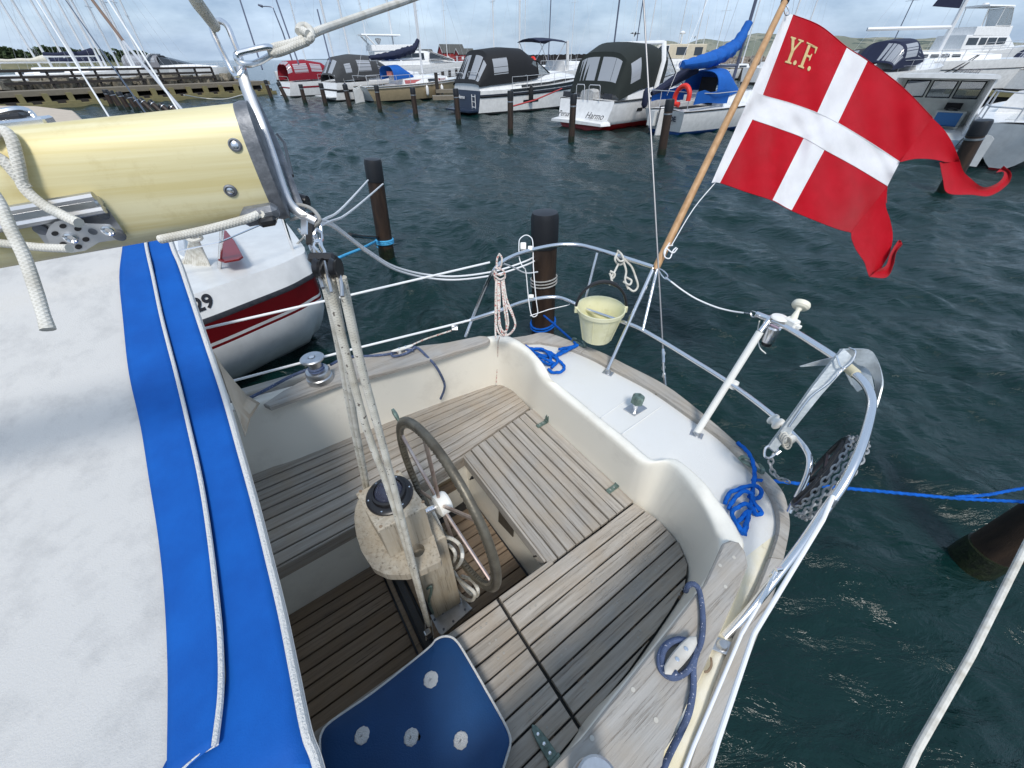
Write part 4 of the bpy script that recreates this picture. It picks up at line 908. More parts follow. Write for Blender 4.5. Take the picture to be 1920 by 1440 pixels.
def hit(px, py, off=.0):
    r = ray(px, py).normalized(); h = bv.ray_cast(Vector((0, 0, H)), r)
    if h[0] is None:
        n = bv.find_nearest(Vector((0, 0, H))+r*1.0); return n[0]
    return h[0]-r*off
def strip(A, Bp, off, k=5, m=6, lift=None):
    a = smoothpts([Vector((x, y, 0)) for x, y in A], k); b = smoothpts([Vector((x, y, 0)) for x, y in Bp], k); rr = []
    n = min(len(a), len(b))
    for i in range(n):
        rr.append([hit(*a[i].lerp(b[i], j/m).xy, off+(lift(j/m, i/(n-1)) if lift else 0)) for j in range(m+1)])
    return grid(rr)
ys = [414,460,520,600,700,800,900,1000,1100,1200,1300,1400,1470]
inner = [230,228,226,228,244,262,280,297,306,313,314,312,308]; pip = [265,270,283,300,326,350,372,388,400,409,410,406,402]
outr = [307,322,344,371,404,435,462,489,513,536,557,577,605]
wob = [0,2,-2,3,-2,2,0,-1,1,0,1,-1,0]
mk('blue_band', thick(strip([(x+8 if y < 1350 else {1400: 330}.get(y, 290), y) for x, y in zip(pip, ys)], [(x-3, y) for x, y in zip(outr, ys)], .004), .001), M_blue, hood, ang=180)
flap = lambda j, i: .006+.010*j
ysf = [y for y in ys if y < 1400]+[1396]
mk('blue_flap', thick(strip([(x+w_, y) for x, y, w_ in zip(inner, ysf, wob)][:-1]+[(313,1470)], [(x+3, y) for x, y in zip(pip, ysf)][:-1]+[(403,1396)], .006, lift=flap), .0012), M_blue, hood, ang=180)
def onhood(pts, off): return [hit(x, y, off) for x, y in [q.xy for q in smoothpts([Vector((x, y, 0)) for x, y in pts], 8)]]
mk('flap_piping', tube(onhood([(x+4, y) for x, y in zip(pip, ysf)][:-1]+[(403,1398)], .019), .0058, 8, flat=1.0), M_tape, hood)
mk('flap_hem', tube(onhood([(403,1398),(370,1418),(330,1452)], .018), .0022, 6), M_tape, hood)
ts = [p+U*.002+Z*.003 for p in ed]
mk('edge_tape', tube(ts, .0080, 8), M_tape, hood)
# stitches
st = []; sp_pts = onhood([(x+7+w_, y) for x, y, w_ in zip(inner, ys, wob)], .0095)
acc = 0; 
for a, b in zip(sp_pts, sp_pts[1:]):
    L_ = (b-a).length; m = max(1, int(L_/.012))
    for j in range(m): st.append(tube([a.lerp(b, (j+.12)/m), a.lerp(b, (j+.80)/m)], .0009, 4))
o = mk('stitching', join(*st), M_tape, hood); o['kind'] = 'stuff'
# tan side cloth going down to the deck at the far side, with its foot tube
fc = [(387,633),(402,662),(420,690),(440,715),(462,738),(487,755)]
nr_ = [hit(376, 620), hit(388, 650), hit(401, 690), hit(412, 720), hit(424, 750), hit(434, 780)]
fr_ = [Q(x, y, UD-.01+.02*i/5) for i, (x, y) in enumerate(fc)]
fr_[-1] = P(488, 756, 1.085); fr_[-2] = P(463, 741, 1.13)
lo_ = [p-Z*.25-U*.15 for p in nr_]; lo_[-1] = P(440, 790, 1.04)
mk('side_cloth', thick(grid([[a, a.lerp(b, .5)-U*.015, b] for a, b in zip(fr_, [q-Z*.10 for q in nr_])]), .002), M_tan, hood, ang=180)
mk('foot_tape', tube([P(432,772,1.10), P(450,767,1.09), P(487,757,1.085)], .004, 6), M_tape, hood)
0 and mk('hood_frame', tube([Q(x-6, y+6, UD-.03) for x, y in [(330,500),(380,628),(398,665),(415,692),(440,722)]]+[P(484,760,1.085)], .010, 8, k=4), M_steel, hood)
# ------------------------------------------------------------------ boom
b0 = R(484, 310, .60); b1 = R(0, 380, .52); bd = (b0-b1).normalized(); fwd_ = b1-bd*.5
bw = bd.cross(Z).normalized(); bh = bw.cross(bd).normalized()
bh = (Z*.75+bh*.25).normalized()
hH, hW = .0785, .042
def sec(p, s=1.0, n=36):
    r_ = []
    for j in range(n):
        t = 2*math.pi*j/n; c_, s_ = math.cos(t), math.sin(t); r_.append(p+bw*(abs(c_)**.85*(1 if c_ > 0 else -1)*hW*s)+bh*(abs(s_)**.85*(1 if s_ > 0 else -1)*hH*s))
    return r_
boom = root('boom', b0-Z*.1, 'gold anodised aluminium boom with grey end fitting at upper left', 'boom')
g = grid([sec(b0-bd*L_) for L_ in (0, .1, .25, .5, .8, 1.2, 2.2)], True)
mk('boom_section', g, M_gold, boom, ang=180)
mk('boom_end', (lambda gg: (gg[0], gg[1]+[tuple(range(36*3, 36*4))]))(grid([sec(b0, 1.003), sec(b0+bd*.008, 1.03), sec(b0+bd*.018, 1.02), sec(b0+bd*.020, .9)], True)), M_alud, boom, ang=50)
# near side of the boom: surface point under a pixel
bbv = BVHTree.FromPolygons([tuple(v) for v in g[0]], g[1])
def bhit(px, py, off=0.0):
    r = ray(px, py).normalized(); h = bbv.ray_cast(Vector((0, 0, H)), r)
    if h[0] is None: n = bbv.find_nearest(Vector((0, 0, H))+r*.62); return n[0]+n[1]*off, n[1]
    nn = h[1] if h[1].dot(r) < 0 else -h[1]
    return h[0]+nn*off, nn
for x, y in [(441,272),(432,357)]:
    p, nn = bhit(x, y); rv = mk('rivet', lathe(p, nn, [(.0085, 0), (.0085, .002), (.0065, .0032), (.0062, .0015), (.0045, .0015)], 20), M_alud, boom)
    mk('rivet_core', lathe(p+nn*.0005, nn, [(.0045, 0), (.0045, .0022), (.002, .0032)], 14), M_steel, rv)
# outhaul slot and fairlead at the lower corner
p, nn = bhit(487, 398); q, n2 = bhit(512, 402)
mk('sheave_slot', rbox(R(488,402,.585), bd*.026, bh*.012, (bw)*.016, .3), M_alud, boom)
mk('sheave_slot', rbox(R(503,411,.585), bd*.012, bh*.006, bw*.02, .3), M_black, boom)
# slide track on the boom
pa, na = bhit(-10, 428-18, .006); pb, nb = bhit(192, 375, .006)
tdir = (pb-pa).normalized(); tn = nb; ts_ = tdir.cross(tn).normalized()
def bar(p0, p1, a, w_, b, h_, bvl=.2): c = (p0+p1)/2; return rbox(c, (p1-p0)/2, a*w_, b*h_, bvl)
tk_ = mk('boom_track', join(bar(pa-tdir*.3, pb, ts_, .0065, tn, .010), tube([pa-tdir*.3+ts_*.0085+tn*.006, pb+ts_*.0085+tn*.006], .0055, 8), tube([pa-tdir*.3-ts_*.0085+tn*.006, pb-ts_*.0085+tn*.006], .0055, 8)), M_alu, boom, ang=40)
tp3 = bhit(101, 388, .014)[0]; mk('track_pin', lathe(tp3, tn, [(.003, 0), (.003, .004), (.001, .005)], 8), M_steel, tk_)
# plate with ratchet block
pl_px = [(60,418),(130,398),(196,389),(232,440),(228,448),(205,450),(110,470),(62,425)]
pc = bhit(150, 432)[0]; pn = (bhit(120,430)[1]+bhit(190,430)[1]).normalized()
def onpl(x, y, off):      # plane tangent to the boom by the block
    r = ray(x, y); t = (pc+pn*off-Vector((0,0,H))).dot(pn)/r.dot(pn); return Vector((0,0,H))+r*t
def plate(pxs, o1, o2):
    a = [onpl(x, y, o1) for x, y in pxs]; b = [onpl(x, y, o2) for x, y in pxs]; n = len(a)
    f = [tuple(range(n)), tuple(range(n, 2*n))[::-1]]+[(i, n+i, n+(i+1) % n, (i+1) % n) for i in range(n)]; return (b+a, [tuple(x for x in q) for q in f])
mk('block_plate', plate([(58,416),(75,409),(195,390),(203,392),(233,436),(230,446),(222,449),(100,468),(90,464),(60,425)], -.004, .004), M_alu, boom, ang=30)
bk2 = mk('ratchet_block', plate([(86,440),(92,426),(103,416),(118,413),(165,419),(205,420),(214,427),(215,438),(208,446),(185,455),(160,470),(135,474),(108,467),(92,455)], .018, .022), pm('block_cheek', (.60,.61,.62), .4, .5), boom, ang=30)
mk('sheave', plate([(128+math.cos(a)*33, 443+math.sin(a)*28) for a in [2*math.pi*i/24 for i in range(24)]], .004, .0178), M_alud, bk2)
for x, y in [(118,424),(146,429),(103,438),(161,449),(118,458),(147,463)]:
    mk('cheek_hole', plate([(x+math.cos(a)*7, y+math.sin(a)*4.5) for a in [2*math.pi*i/14 for i in range(14)]], .0215, .0226), M_black, bk2, smooth=False)
for x, y in [(133,445),(203,431)]:
    mk('block_bolt', lathe(onpl(x, y, .022), pn, [(.0075, 0), (.0075, .003), (.0055, .004), (.0035, .001)], 16), M_steel, bk2)
mk('block_bolt', lathe(onpl(174, 434, .022), pn, [(.0045, 0), (.0045, .0012)], 12), M_alud, bk2)
for x, y in [(77,429),(193,400),(224,441)]:
    mk('plate_bolt', lathe(onpl(x, y, .004), pn, [(.0075, 0), (.0075, .003), (.005, .004)], 14), M_alud, boom)
# jammer frame at the far left top of the boom
jm = mk('rope_jammer', join(*[tube([R(x, y, d) for x, y, d in q], .004, 8, k=4) for q in ([(-20,216,.50),(25,206,.51),(52,208,.52),(66,222,.525),(76,238,.52)], [(-20,228,.50),(15,216,.51),(45,218,.52),(66,225,.525)])], rbox(R(45,241,.52), bd*.03, bw*.012, bh*.003), rbox(R(10,240,.50), bd*.05, bw*.014, bh*.008)), M_steel, boom)
mk('jammer_cam', rbox(R(5,232,.51), bd*.03, bw*.012, bh*.010), M_black, jm); mk('jammer_bolt', lathe(R(62,229,.515), bh, [(.006, 0), (.006, .004), (.003, .006)], 12), M_steel, jm)
# sheets about the boom
def rl(name, pts, r, mat, label, k=6, cat='rope', n=10, group=None):
    q = []
    for x, y, d in smoothpts([Vector(p) for p in pts], 4):
        h = bbv.ray_cast(Vector((0, 0, H)), ray(x, y).normalized())
        if h[0] is not None and d < .6: d = min(d, dep(h[0])-.008)
        q.append(R(x, y, d))
    return line(name, q, r, mat, label, cat, k=2, n=n, group=group)
rl('reefing_line', [(-30,262,.47),(5,246,.475),(22,262,.48),(34,305,.48),(45,350,.485),(78,382,.49),(120,405,.49),(148,418,.49)], .0062, M_ropeW, 'thick white line from the jammer down to the round block on the boom')
rl('reefing_line', [(-30,283,.49),(5,300,.49),(32,330,.495),(50,352,.495)], .006, M_ropeW, 'second white line crossing behind the first at the far left of the boom')
rl('reefing_line', [(-40,330,.42),(-5,375,.42),(20,430,.42),(45,480,.42),(66,540,.42),(80,585,.42),(90,618,.42)], [.0058]*6+[.0055, .0065], M_ropeW, 'loose white rope tail hanging down over the white hood')
rl('reefing_line', [(-40,452,.50),(20,458,.50),(80,464,.50),(130,466,.498)], .0052, M_ropeW, 'white line leading forward from the underside of the boom block')
rl('clew_outhaul', [(484,402,.57),(470,408,.565),(440,417,.56),(390,430,.55),(345,440,.55),(300,449,.55)], .0058, M_ropeW, 'white braided rope leaving the slot under the boom end')
line('rope_tail', [R(489,402,.572), R(494,405,.578)], .0058, M_ropeW, 'rope end inside the sheave slot', 'rope')
# bail, snap hooks and topping lift
bf = root('boom_bail', R(500,250,.62), 'long flat metal strap bent down behind the boom end', 'fitting')
mk('strap', tube([R(x, y, d) for x, y, d in [(452,126,.60),(462,165,.605),(485,225,.61),(508,290,.62),(524,340,.63),(540,378,.64),(562,400,.65),(592,416,.655)]], [.0075,.0085,.0085,.0085,.0085,.008,.008,.007], 10, k=5, flat=.45), M_alu, bf)
mk('strap', tube([R(x, y, d) for x, y, d in [(470,170,.66),(500,235,.66),(525,290,.66),(548,350,.66),(566,395,.66)]], .006, 8, k=4, flat=.4), M_alud, bf)
def linkring(pts, r, lab): return mk('snap_hook', tube([R(*p) for p in pts], r, 10, closed=True, k=6), M_steel, None, label=lab, cat='shackle')
linkring([(398,55,.585),(403,43,.585),(415,40,.585),(428,52,.585),(441,85,.59),(452,112,.595),(456,130,.60),(448,142,.60),(438,138,.60),(424,112,.595),(408,80,.59)], .0042, 'long polished snap hook standing up from the boom end strap')
linkring([(444,102,.58),(470,94,.585),(500,88,.59),(514,92,.60),(518,98,.605),(505,105,.605),(485,116,.60),(465,121,.59),(448,116,.585)], .0042, 'polished snap hook linked through the upright one, holding the rope')
line('topping_lift', [R(350,-30,.50), R(368,2,.52), R(385,25,.55), R(402,48,.58), R(408,54,.585)], [.0085,.0085,.008,.0075,.007], M_ropeW, 'thick white rope coming down from the top left into the snap hook', 'rope', k=5, n=10)
kn = root('bowline_rope', R(574, 66, .62), 'white rope with a knotted loop running up to the right from the snap hook', 'rope')
mk('rope_loop', join(tube([R(*p) for p in [(576,70,.62),(550,80,.61),(525,86,.605),(512,90,.60),(508,97,.60),(514,100,.60),(530,96,.605),(555,86,.61),(576,78,.62)]], .0055, 10, k=6)), M_ropeW, kn)
mk('rope_knot', tube([R(*p) for p in [(560,60,.61),(562,52,.615),(572,49,.63),(582,56,.62),(584,68,.61),(576,76,.615),(566,70,.63),(568,58,.61),(578,64,.605)]], .0056, 10, k=6), M_ropeW, kn)
mk('rope_standing', tube([R(*p) for p in [(574,70,.62),(600,57,.64),(640,43,.70),(700,22,.80),(770,-2,.92),(830,-25,1.05)]], [.0058,.0058,.006,.0065,.007,.0075], 10, k=5), M_ropeW, kn)
# shackles and mainsheet block
ms = root('mainsheet_block', R(608, 470, .64), 'black double mainsheet block shackled under the boom end', 'block')
hb = R(607, 492, .62)
mk('block_body', join(rbox(R(607,486,.635), RT*.022, FWD*.013, DN*.008, .25)), M_black, ms)
mk('block_strap', join(tube([R(588,468,.63), R(592,500,.625), R(600,520,.62), R(606,540,.615)], .0032, 8, k=4), tube([R(608,490,.62), R(614,515,.615), R(622,548,.61)], .0026, 8, k=4), tube([R(622,485,.63), R(632,505,.625), R(640,530,.62), R(642,556,.615)], .0032, 8, k=4)), M_alu, ms)
mk('shackle', join(tube([R(*p) for p in [(592,452,.64),(588,460,.64),(594,470,.64),(603,478,.635),(608,474,.635),(602,462,.64),(600,452,.645)]], .0034, 8, closed=True, k=5), tube([R(*p) for p in [(594,430,.65),(602,438,.65),(602,452,.645),(592,454,.64),(588,444,.65)]], .003, 8, closed=True, k=5)), M_steel, ms)
mk('sheave', lathe(R(600,503,.618), RT, [(.016, -.006), (.012, 0), (.016, .006)], 18), M_black, ms); mk('sheave', lathe(R(630,503,.618), RT, [(.016, -.006), (.012, 0), (.016, .006)], 18), M_black, ms)
cl = root('backstay_tackle', R(570, 400, .66), 'cluster of steel shackles and thin lines hanging behind the boom end', 'fitting')
mk('shackle', tube([R(*p) for p in [(590,405,.66),(600,420,.66),(602,445,.66),(596,455,.66),(592,440,.66)]], .003, 8, k=4), M_steel, cl)
mk('cord_turns', join(tube([R(*p) for p in [(540,390,.66),(560,384,.65),(585,392,.65),(600,412,.65),(590,424,.66)]], .003, 8, k=4), tube([R(*p) for p in [(545,412,.66),(570,405,.65),(590,408,.66)]], .0028, 8, k=4)), M_ropeGrey, cl)
mk('black_block', lathe(R(565,378,.70), RT, [(.010, -.012), (.014, 0), (.010, .012)], 16), M_black, cl); mk('black_bar', rbox(R(583,430,.66), RT*.007, FWD*.006, DN*.028), M_black, cl)
mk('steel_clasp', join(rbox(R(572,420,.655), RT*.006, FWD*.004, DN*.020), tube([R(*p) for p in [(560,430,.66),(578,452,.66),(585,470,.655)]], .003, 8, k=3)), M_steel, cl)
line('outboard_handle', [P(520,252,1.9), P(533,268,1.85), P(548,330,1.75)], .012, M_black, 'short black bar with white clamp behind the boom end', 'fitting')
for o_, q in enumerate([[(545,398,.66),(650,300,2.2),(690,330,3.6),(702,335,4.0)], [(552,404,.66),(640,370,1.4),(700,345,3.9)]]): pass
# mainsheet falls
low = P(800, 1178, .46)
def fall(px, r, lab):
    n = len(px)-1; a = R(*px[0], .625); e = px[-1]; pts = []
    for i, (x, y) in enumerate(px):
        f = i/n; b = P(*e, .48) if e[1] > 1100 else P(*e, .36)
        s = (y-px[0][1])/(e[1]-px[0][1]); d0, d1 = .625, dep(b); 
        d = 1/((1-s)/d0+s/d1); pts.append(R(x, y, d))
    return line('mainsheet', pts, r, M_ropeFuzz, lab, 'rope', 'mainsheet falls', k=6, n=12)
fall([(606,512),(634,640),(664,812),(684,915),(696,1000)], [.0080,.0080,.0080,.008], 'mainsheet fall furthest left, going down behind the compass')
fall([(621,522),(645,650),(668,800),(690,915),(702,1000)], [.0072,.0072,.0072,.007], 'second mainsheet fall, close beside the leftmost one behind the compass')
fall([(612,512),(648,660),(690,812),(742,960),(800,1165)], [.0082,.0082,.0082,.0088,.0088], 'mainsheet fall crossing in front of the compass dome')
fall([(640,520),(678,690),(716,828),(757,985),(804,1172)], [.0085,.0085,.0085,.0088,.0088], 'right-hand mainsheet fall reaching the traveller block')
tb = root('traveller_block', low, 'small steel and black traveller block at the foot of the mainsheet', 'block')
mk('block_cheeks', join(rbox(P(803,1188,.42), U*.014, V*.012, Z*.03), tube([P(797,1165,.42), P(799,1200,.34)], .004, 8), tube([P(808,1162,.42), P(813,1198,.34)], .004, 8)), M_steel, tb)
mk('block_sheave', join(lathe(P(806,1192,.38), V, [(.012, -.012), (.015, 0), (.012, .012)], 14), rbox(P(812,1208,.33), U*.018, V*.02, Z*.012)), M_black, tb)
# coils of sheet hanging from the wheel side of the pedestal
co = root('mainsheet_coil', Q(840, 1060, .25), 'tangled white rope coil hanging between the pedestal and the wheel', 'rope')
for q in ([(806,955,.95),(815,985,.9),(822,1010,.86),(832,1030,.8)], [(812,960,.95),(826,990,.9),(832,1015,.85)], [(818,1012,.8),(840,1008,.82),(862,1022,.8),(866,1048,.76),(852,1066,.72),(832,1066,.72),(820,1050,.75)],
          [(822,1030,.78),(838,1022,.8),(853,1036,.78),(850,1054,.75),(836,1058,.72),(828,1046,.76),(838,1038,.78)], [(826,1064,.66),(838,1060,.68),(850,1070,.64),(862,1090,.58),(878,1110,.52),(893,1118,.48),(896,1105,.5),(884,1088,.56),(866,1080,.6)],
          [(842,1070,.64),(850,1095,.56),(866,1118,.48),(884,1126,.46),(890,1112,.5),(872,1096,.56),(858,1084,.6)], [(834,1074,.62),(838,1098,.54),(848,1116,.48),(858,1124,.46),(852,1100,.52),(844,1080,.6)], [(828,1078,.6),(834,1108,.5),(846,1124,.45),(862,1130,.44)],
          [(806,975,.9),(812,1005,.85),(822,1022,.8),(812,1008,.84)]):
    mk('rope_turn', tube([Q(x, y, .252+.018*math.sin(x*.3+y*.11)) for x, y, z in q], .0075, 8, k=6), M_ropeW, co)
# ------------------------------------------------------------------ cushion
cu = root('seat_cushion', B(-.1, .5, SEAT), 'navy blue seat cushion with four white buttons and white piping', 'cushion')
cz = .745
cpx = [(600,1400),(603,1375),(622,1352),(700,1298),(800,1218),(818,1199),(838,1193),(856,1202),(878,1236),(908,1288),(940,1345),(953,1372),(957,1392),(950,1420),(930,1480),(900,1545),(640,1540),(606,1450)]
cen = Vector((780, 1380, 0)); rows_ = []
base = smoothpts([Vector((x, y, 0)) for x, y in cpx], 4, True)
for s, z in ((.995, cz-.062), (1.0, cz-.05), (1.012, cz-.02), (1.0, cz-.006), (.985, cz-.001), (.95, cz+.005), (.85, cz+.013), (.65, cz+.018), (.35, cz+.020), (.05, cz+.020)):
    rows_.append([P(*(cen.lerp(p, s)).xy, z) for i, p in enumerate(base)])
mk('cushion_body', grid(rows_, True), M_cush, cu, ang=180)
mk('cushion_piping', tube([P(*(cen.lerp(p, 1.0)).xy, cz-.003) for p in base], .0042, 8, closed=True), M_tape, cu)
for x, y in [(808,1274),(679,1379),(771,1382),(864,1388)]:
    c = P(x, y, cz+.019); rr = p2m(c, 15); n = 22
    pr_ = [(rr*(1+.05*math.sin(j*5.3)), 0) for j in range(2)]
    g = lathe(c, Z, [(rr*.85, -.002), (rr*.9, .001), (rr*.8, .004), (rr*.5, .005), (.0005, .0055)], 24)
    g = ([Vector(v)+Vector(((i*7 % 5)-2, (i*3 % 5)-2, 0))*.0006 for i, v in enumerate(g[0])], g[1])
    mk('button', g, pm('felt_button', (.86,.86,.85), .95, bump=1, bsc=300), cu)
# ------------------------------------------------------------------ loose ropes on the boat
def rp3(name, pts, r, mat, label, k=6, n=10, lobes=0, pitch=.05, group=None): return line(name, [P(*p) for p in pts], r, mat, label, 'rope', group, k, n, lobes, pitch)
z8 = 1.088
sh = root('genoa_sheet', P(1280,1240,1.08), 'faded navy sheet belayed round the teak cleat on the port coaming', 'rope')
mk('rope_turn', tube([P(*p) for p in [(1286,1108,1.02),(1290,1099,1.075),(1300,1095,1.094),(1310,1105,z8),(1316,1135,z8),(1318,1170,z8),(1315,1200,z8),(1306,1225,1.10),(1295,1250,1.10),(1278,1266,z8),(1258,1270,z8),(1240,1256,z8),(1237,1230,z8),(1250,1208,z8),(1275,1199,z8),(1294,1206,1.10),(1304,1222,1.10),(1300,1250,1.095),(1300,1290,z8),(1292,1335,z8),(1275,1375,1.05),(1255,1415,1.04),(1236,1460,1.04)]], .0085, 10, k=7), M_ropeNavy, sh)
mk('rope_turn', tube([P(*p) for p in [(1299,1215,1.092),(1288,1203,1.098),(1262,1203,1.095),(1244,1222,1.095),(1243,1250,1.095),(1256,1266,1.10),(1270,1262,1.115)]], .008, 10, k=7), M_ropeNavy, sh)
s2 = root('genoa_sheet', P(760,660,1.08), 'faded navy sheet on the starboard winch with its tail hanging into the cockpit', 'rope')
mk('rope_turn', tube([P(*p) for p in [(465,748,1.06),(500,730,1.07),(545,706,1.09),(580,692,1.12)]], .0085, 8, k=5), M_ropeNavy, s2)
for i in range(3): mk('rope_turn', tube([wp+Z*(.058+i*.0135)+Vector((math.cos(a), math.sin(a), 0))*(.034) for a in [2*math.pi*j/28 for j in range(28)]], .0068, 8, closed=True), M_ropeNavy, s2)
mk('rope_turn', tube([P(*p) for p in [(620,684,1.12),(650,670,1.09),(700,667,1.085),(738,662,1.088),(762,651,1.095),(782,652,1.09),(800,668,1.08),(818,688,1.03),(832,715,.9),(833,730,.84),(826,748,.76)]], .0075, 8, k=6), M_ropeNavy, s2)
mk('rope_turn', tube([P(*p) for p in [(778,652,1.10),(760,663,1.095),(738,668,1.09),(735,661,1.095),(752,655,1.10),(775,657,1.1)]], .007, 8, k=6), M_ropeNavy, s2)
rp3('mooring_tail', [(1048,655,.99),(1062,652,.98),(1078,650,.985),(1080,648,.985),(1040,668,.955),(1010,664,.955),(990,652,.955),(986,648,.952)], .0105, M_ropeBlue, 'blue mooring line led over the starboard stern fairlead', n=9, lobes=3, pitch=.045)
b1_ = root('blue_mooring_coil', P(1025,675,.95), 'coil of blue three-strand rope on the white aft deck near the bucket', 'rope')
for q in ([(985,652,.95),(1005,655,.955),(1030,660,.96),(1045,672,.96),(1040,684,.957),(1020,680,.957),(1002,668,.957),(990,655,.955)], [(992,656,.965),(1015,654,.97),(1030,666,.975),(1032,682,.97),(1018,678,.965),(1000,664,.965)], [(1025,660,.965),(1048,676,.96),(1058,688,.955),(1052,697,.952),(1036,698,.952),(1028,692,.952)], [(1010,668,.98),(1028,676,.985),(1040,682,.975),(1034,690,.965)], [(1040,668,.965),(1060,655,.97),(1078,648,.985)]):
    mk('rope_turn', tube([P(*p) for p in q], .0105, 9, k=6, lobes=3, pitch=.045), M_ropeBlue, b1_)
rp3('blue_stern_line', [(1080,645,.98),(1055,622,.90),(1032,602,.80),(1020,592,.72)], .009, M_ropeBlue, 'blue stern line running from the fairlead to the middle piling', n=9, lobes=3, pitch=.04)
b2_ = root('blue_mooring_coil', P(1400,950,.95), 'coil of blue three-strand rope hanging over the port end of the aft deck', 'rope')
for q in ([(1383,830,.97),(1400,845,.985),(1410,862,.985),(1415,885,.98),(1412,915,.97),(1408,945,.965),(1402,975,.96),(1396,1003,.955)], [(1359,944,.955),(1368,925,.96),(1385,917,.97),(1400,912,.975),(1420,912,.975),(1428,925,.97),(1418,935,.965),(1402,930,.965)],
          [(1366,955,.955),(1375,938,.965),(1392,922,.975),(1408,925,.985),(1415,945,.97),(1428,960,.96),(1418,965,.957),(1410,950,.96)], [(1395,1003,.955),(1380,980,.965),(1372,962,.965),(1385,950,.975),(1400,945,.98),(1408,955,.975)], [(1376,985,.955),(1392,970,.965),(1404,958,.975),(1398,985,.965),(1392,1000,.96)]):
    mk('rope_turn', tube([P(*p) for p in q], .0100, 9, k=6, lobes=3, pitch=.045), M_ropeBlue, b2_)
rp3('blue_mooring_line', [(1410,900,.965),(1450,902,.95),(1480,905,.94),(1560,913,.92),(1700,926,.86),(1800,935,.83),(1900,940,.80),(2000,945,.78)], .0085, M_ropeBlue, 'taut blue mooring line from the port quarter to the near piling at right', n=9, lobes=3, pitch=.04)
rp3('blue_mooring_line', [(1790,932,.83),(1850,928,.83),(1905,918,.82),(1990,905,.80)], .008, M_ropeBlue, 'second blue line spliced off near the piling at right', n=9, lobes=3, pitch=.04)
# ------------------------------------------------------------------ anchor, its chain and the black reel
A1 = dep(P(1590, 690, 1.48)); A2 = dep(P(1478, 822, 1.20))
ank = root('anchor', P(1480, 830, 1.2), 'galvanised plough anchor lashed to the port corner of the pushpit', 'anchor')
def AP(x, y, t, o=0): return R(x, y, A2+(A1-A2)*t+o)
sk = [(1445,842,0,7),(1458,826,.05,8),(1490,785,.3,9),(1530,732,.6,11),(1565,690,.85,13),(1590,664,1,15)]
rr = []
for x, y, t, w_ in sk:
    c = AP(x, y, t, -.03); d = Vector((0, 0, 0)); s_ = (RT*.72+DN*.69)*p2m(c, w_); k_ = FWD*.007
    rr.append([c-s_-k_, c+s_-k_, c+s_+k_, c-s_+k_])
g = grid(rr, True); g[1].append((3, 2, 1, 0)); g[1].append(tuple(len(g[0])-4+i for i in range(4)))
mk('anchor_shank', g, M_galv, ank, ang=20)
tp1 = [(1576,656),(1600,655),(1630,656),(1642,668),(1650,690),(1654,715),(1650,735),(1643,758),(1636,778)]
tp2 = [(1568,672),(1590,672),(1608,684),(1622,688),(1633,700),(1640,720),(1640,740),(1637,758),(1633,777)]
sp2 = lambda L_, k_: [(p.x, p.y) for p in smoothpts([Vector((x, y, 0)) for x, y in L_], k_)]
fl1 = thick(grid([[AP(*a, 1, .02), AP((a[0]+b[0])/2, (a[1]+b[1])/2, 1, .035), AP(*b, 1, .05)] for a, b in zip(sp2(tp1, 3), sp2(tp2, 3))]), .006)
mk('anchor_fluke', fl1, M_galv, ank, ang=50)
dk_ = [(1578,668),(1600,676),(1622,688),(1634,700),(1639,730),(1625,725),(1608,735),(1596,722),(1585,700)]
q_ = [AP(x, y, 1, .055+.03*math.sin(i)) for i, (x, y) in enumerate(dk_)]
cq = sum(q_, Vector())/len(q_)+FWD*.05
mk('anchor_fluke', thick((q_+[cq], [(i, (i+1) % len(q_), len(q_)) for i in range(len(q_))]), .004), M_galv, ank, ang=40)
mk('anchor_fluke', thick(grid([[AP(1500,687,1,.06), AP(1502,688,1,.06)], [AP(1530,678,1,.05), AP(1532,686,1,.055)], [AP(1570,668,1,.03), AP(1575,684,1,.04)]]), .005), M_galv, ank, ang=40)
mk('lashing', join(tube([AP(*p, -.045) for p in [(1568,666,1),(1578,690,1),(1596,680,1),(1604,660,1),(1592,652,1)]], .0035, 6, k=5), tube([AP(x, y, t, -.045) for x, y, t in [(1582,688,.98),(1555,718,.8),(1520,745,.55),(1490,785,.3),(1480,800,.2)]], .003, 6, k=4)), M_steel, ank)
mk('rail_tape', tube([P(1583,684,1.48), P(1592,691,1.48), P(1605,702,1.48)], .0185, 12), pm('masking_tape', (.62,.57,.40), .8), ank)
mk('seizing', join(*[tube([AP(1470+i*3+8*math.cos(a), 822+i*4+12*math.sin(a), .1, -.04+.03*math.sin(a)) for a in [2*math.pi*j/12 for j in range(12)]], .0035, 6, closed=True) for i in range(3)]), M_ropeW, ank)
mk('anchor_shackle', join(tube([AP(*p, -.03) for p in [(1450,835,0),(1436,840,0),(1434,855,0),(1444,858,0),(1458,845,0)]], .005, 8, closed=True, k=5), tube([AP(1455,852,0,-.03), AP(1463,846,0,-.03)], .007, 8)), M_steel, ank)
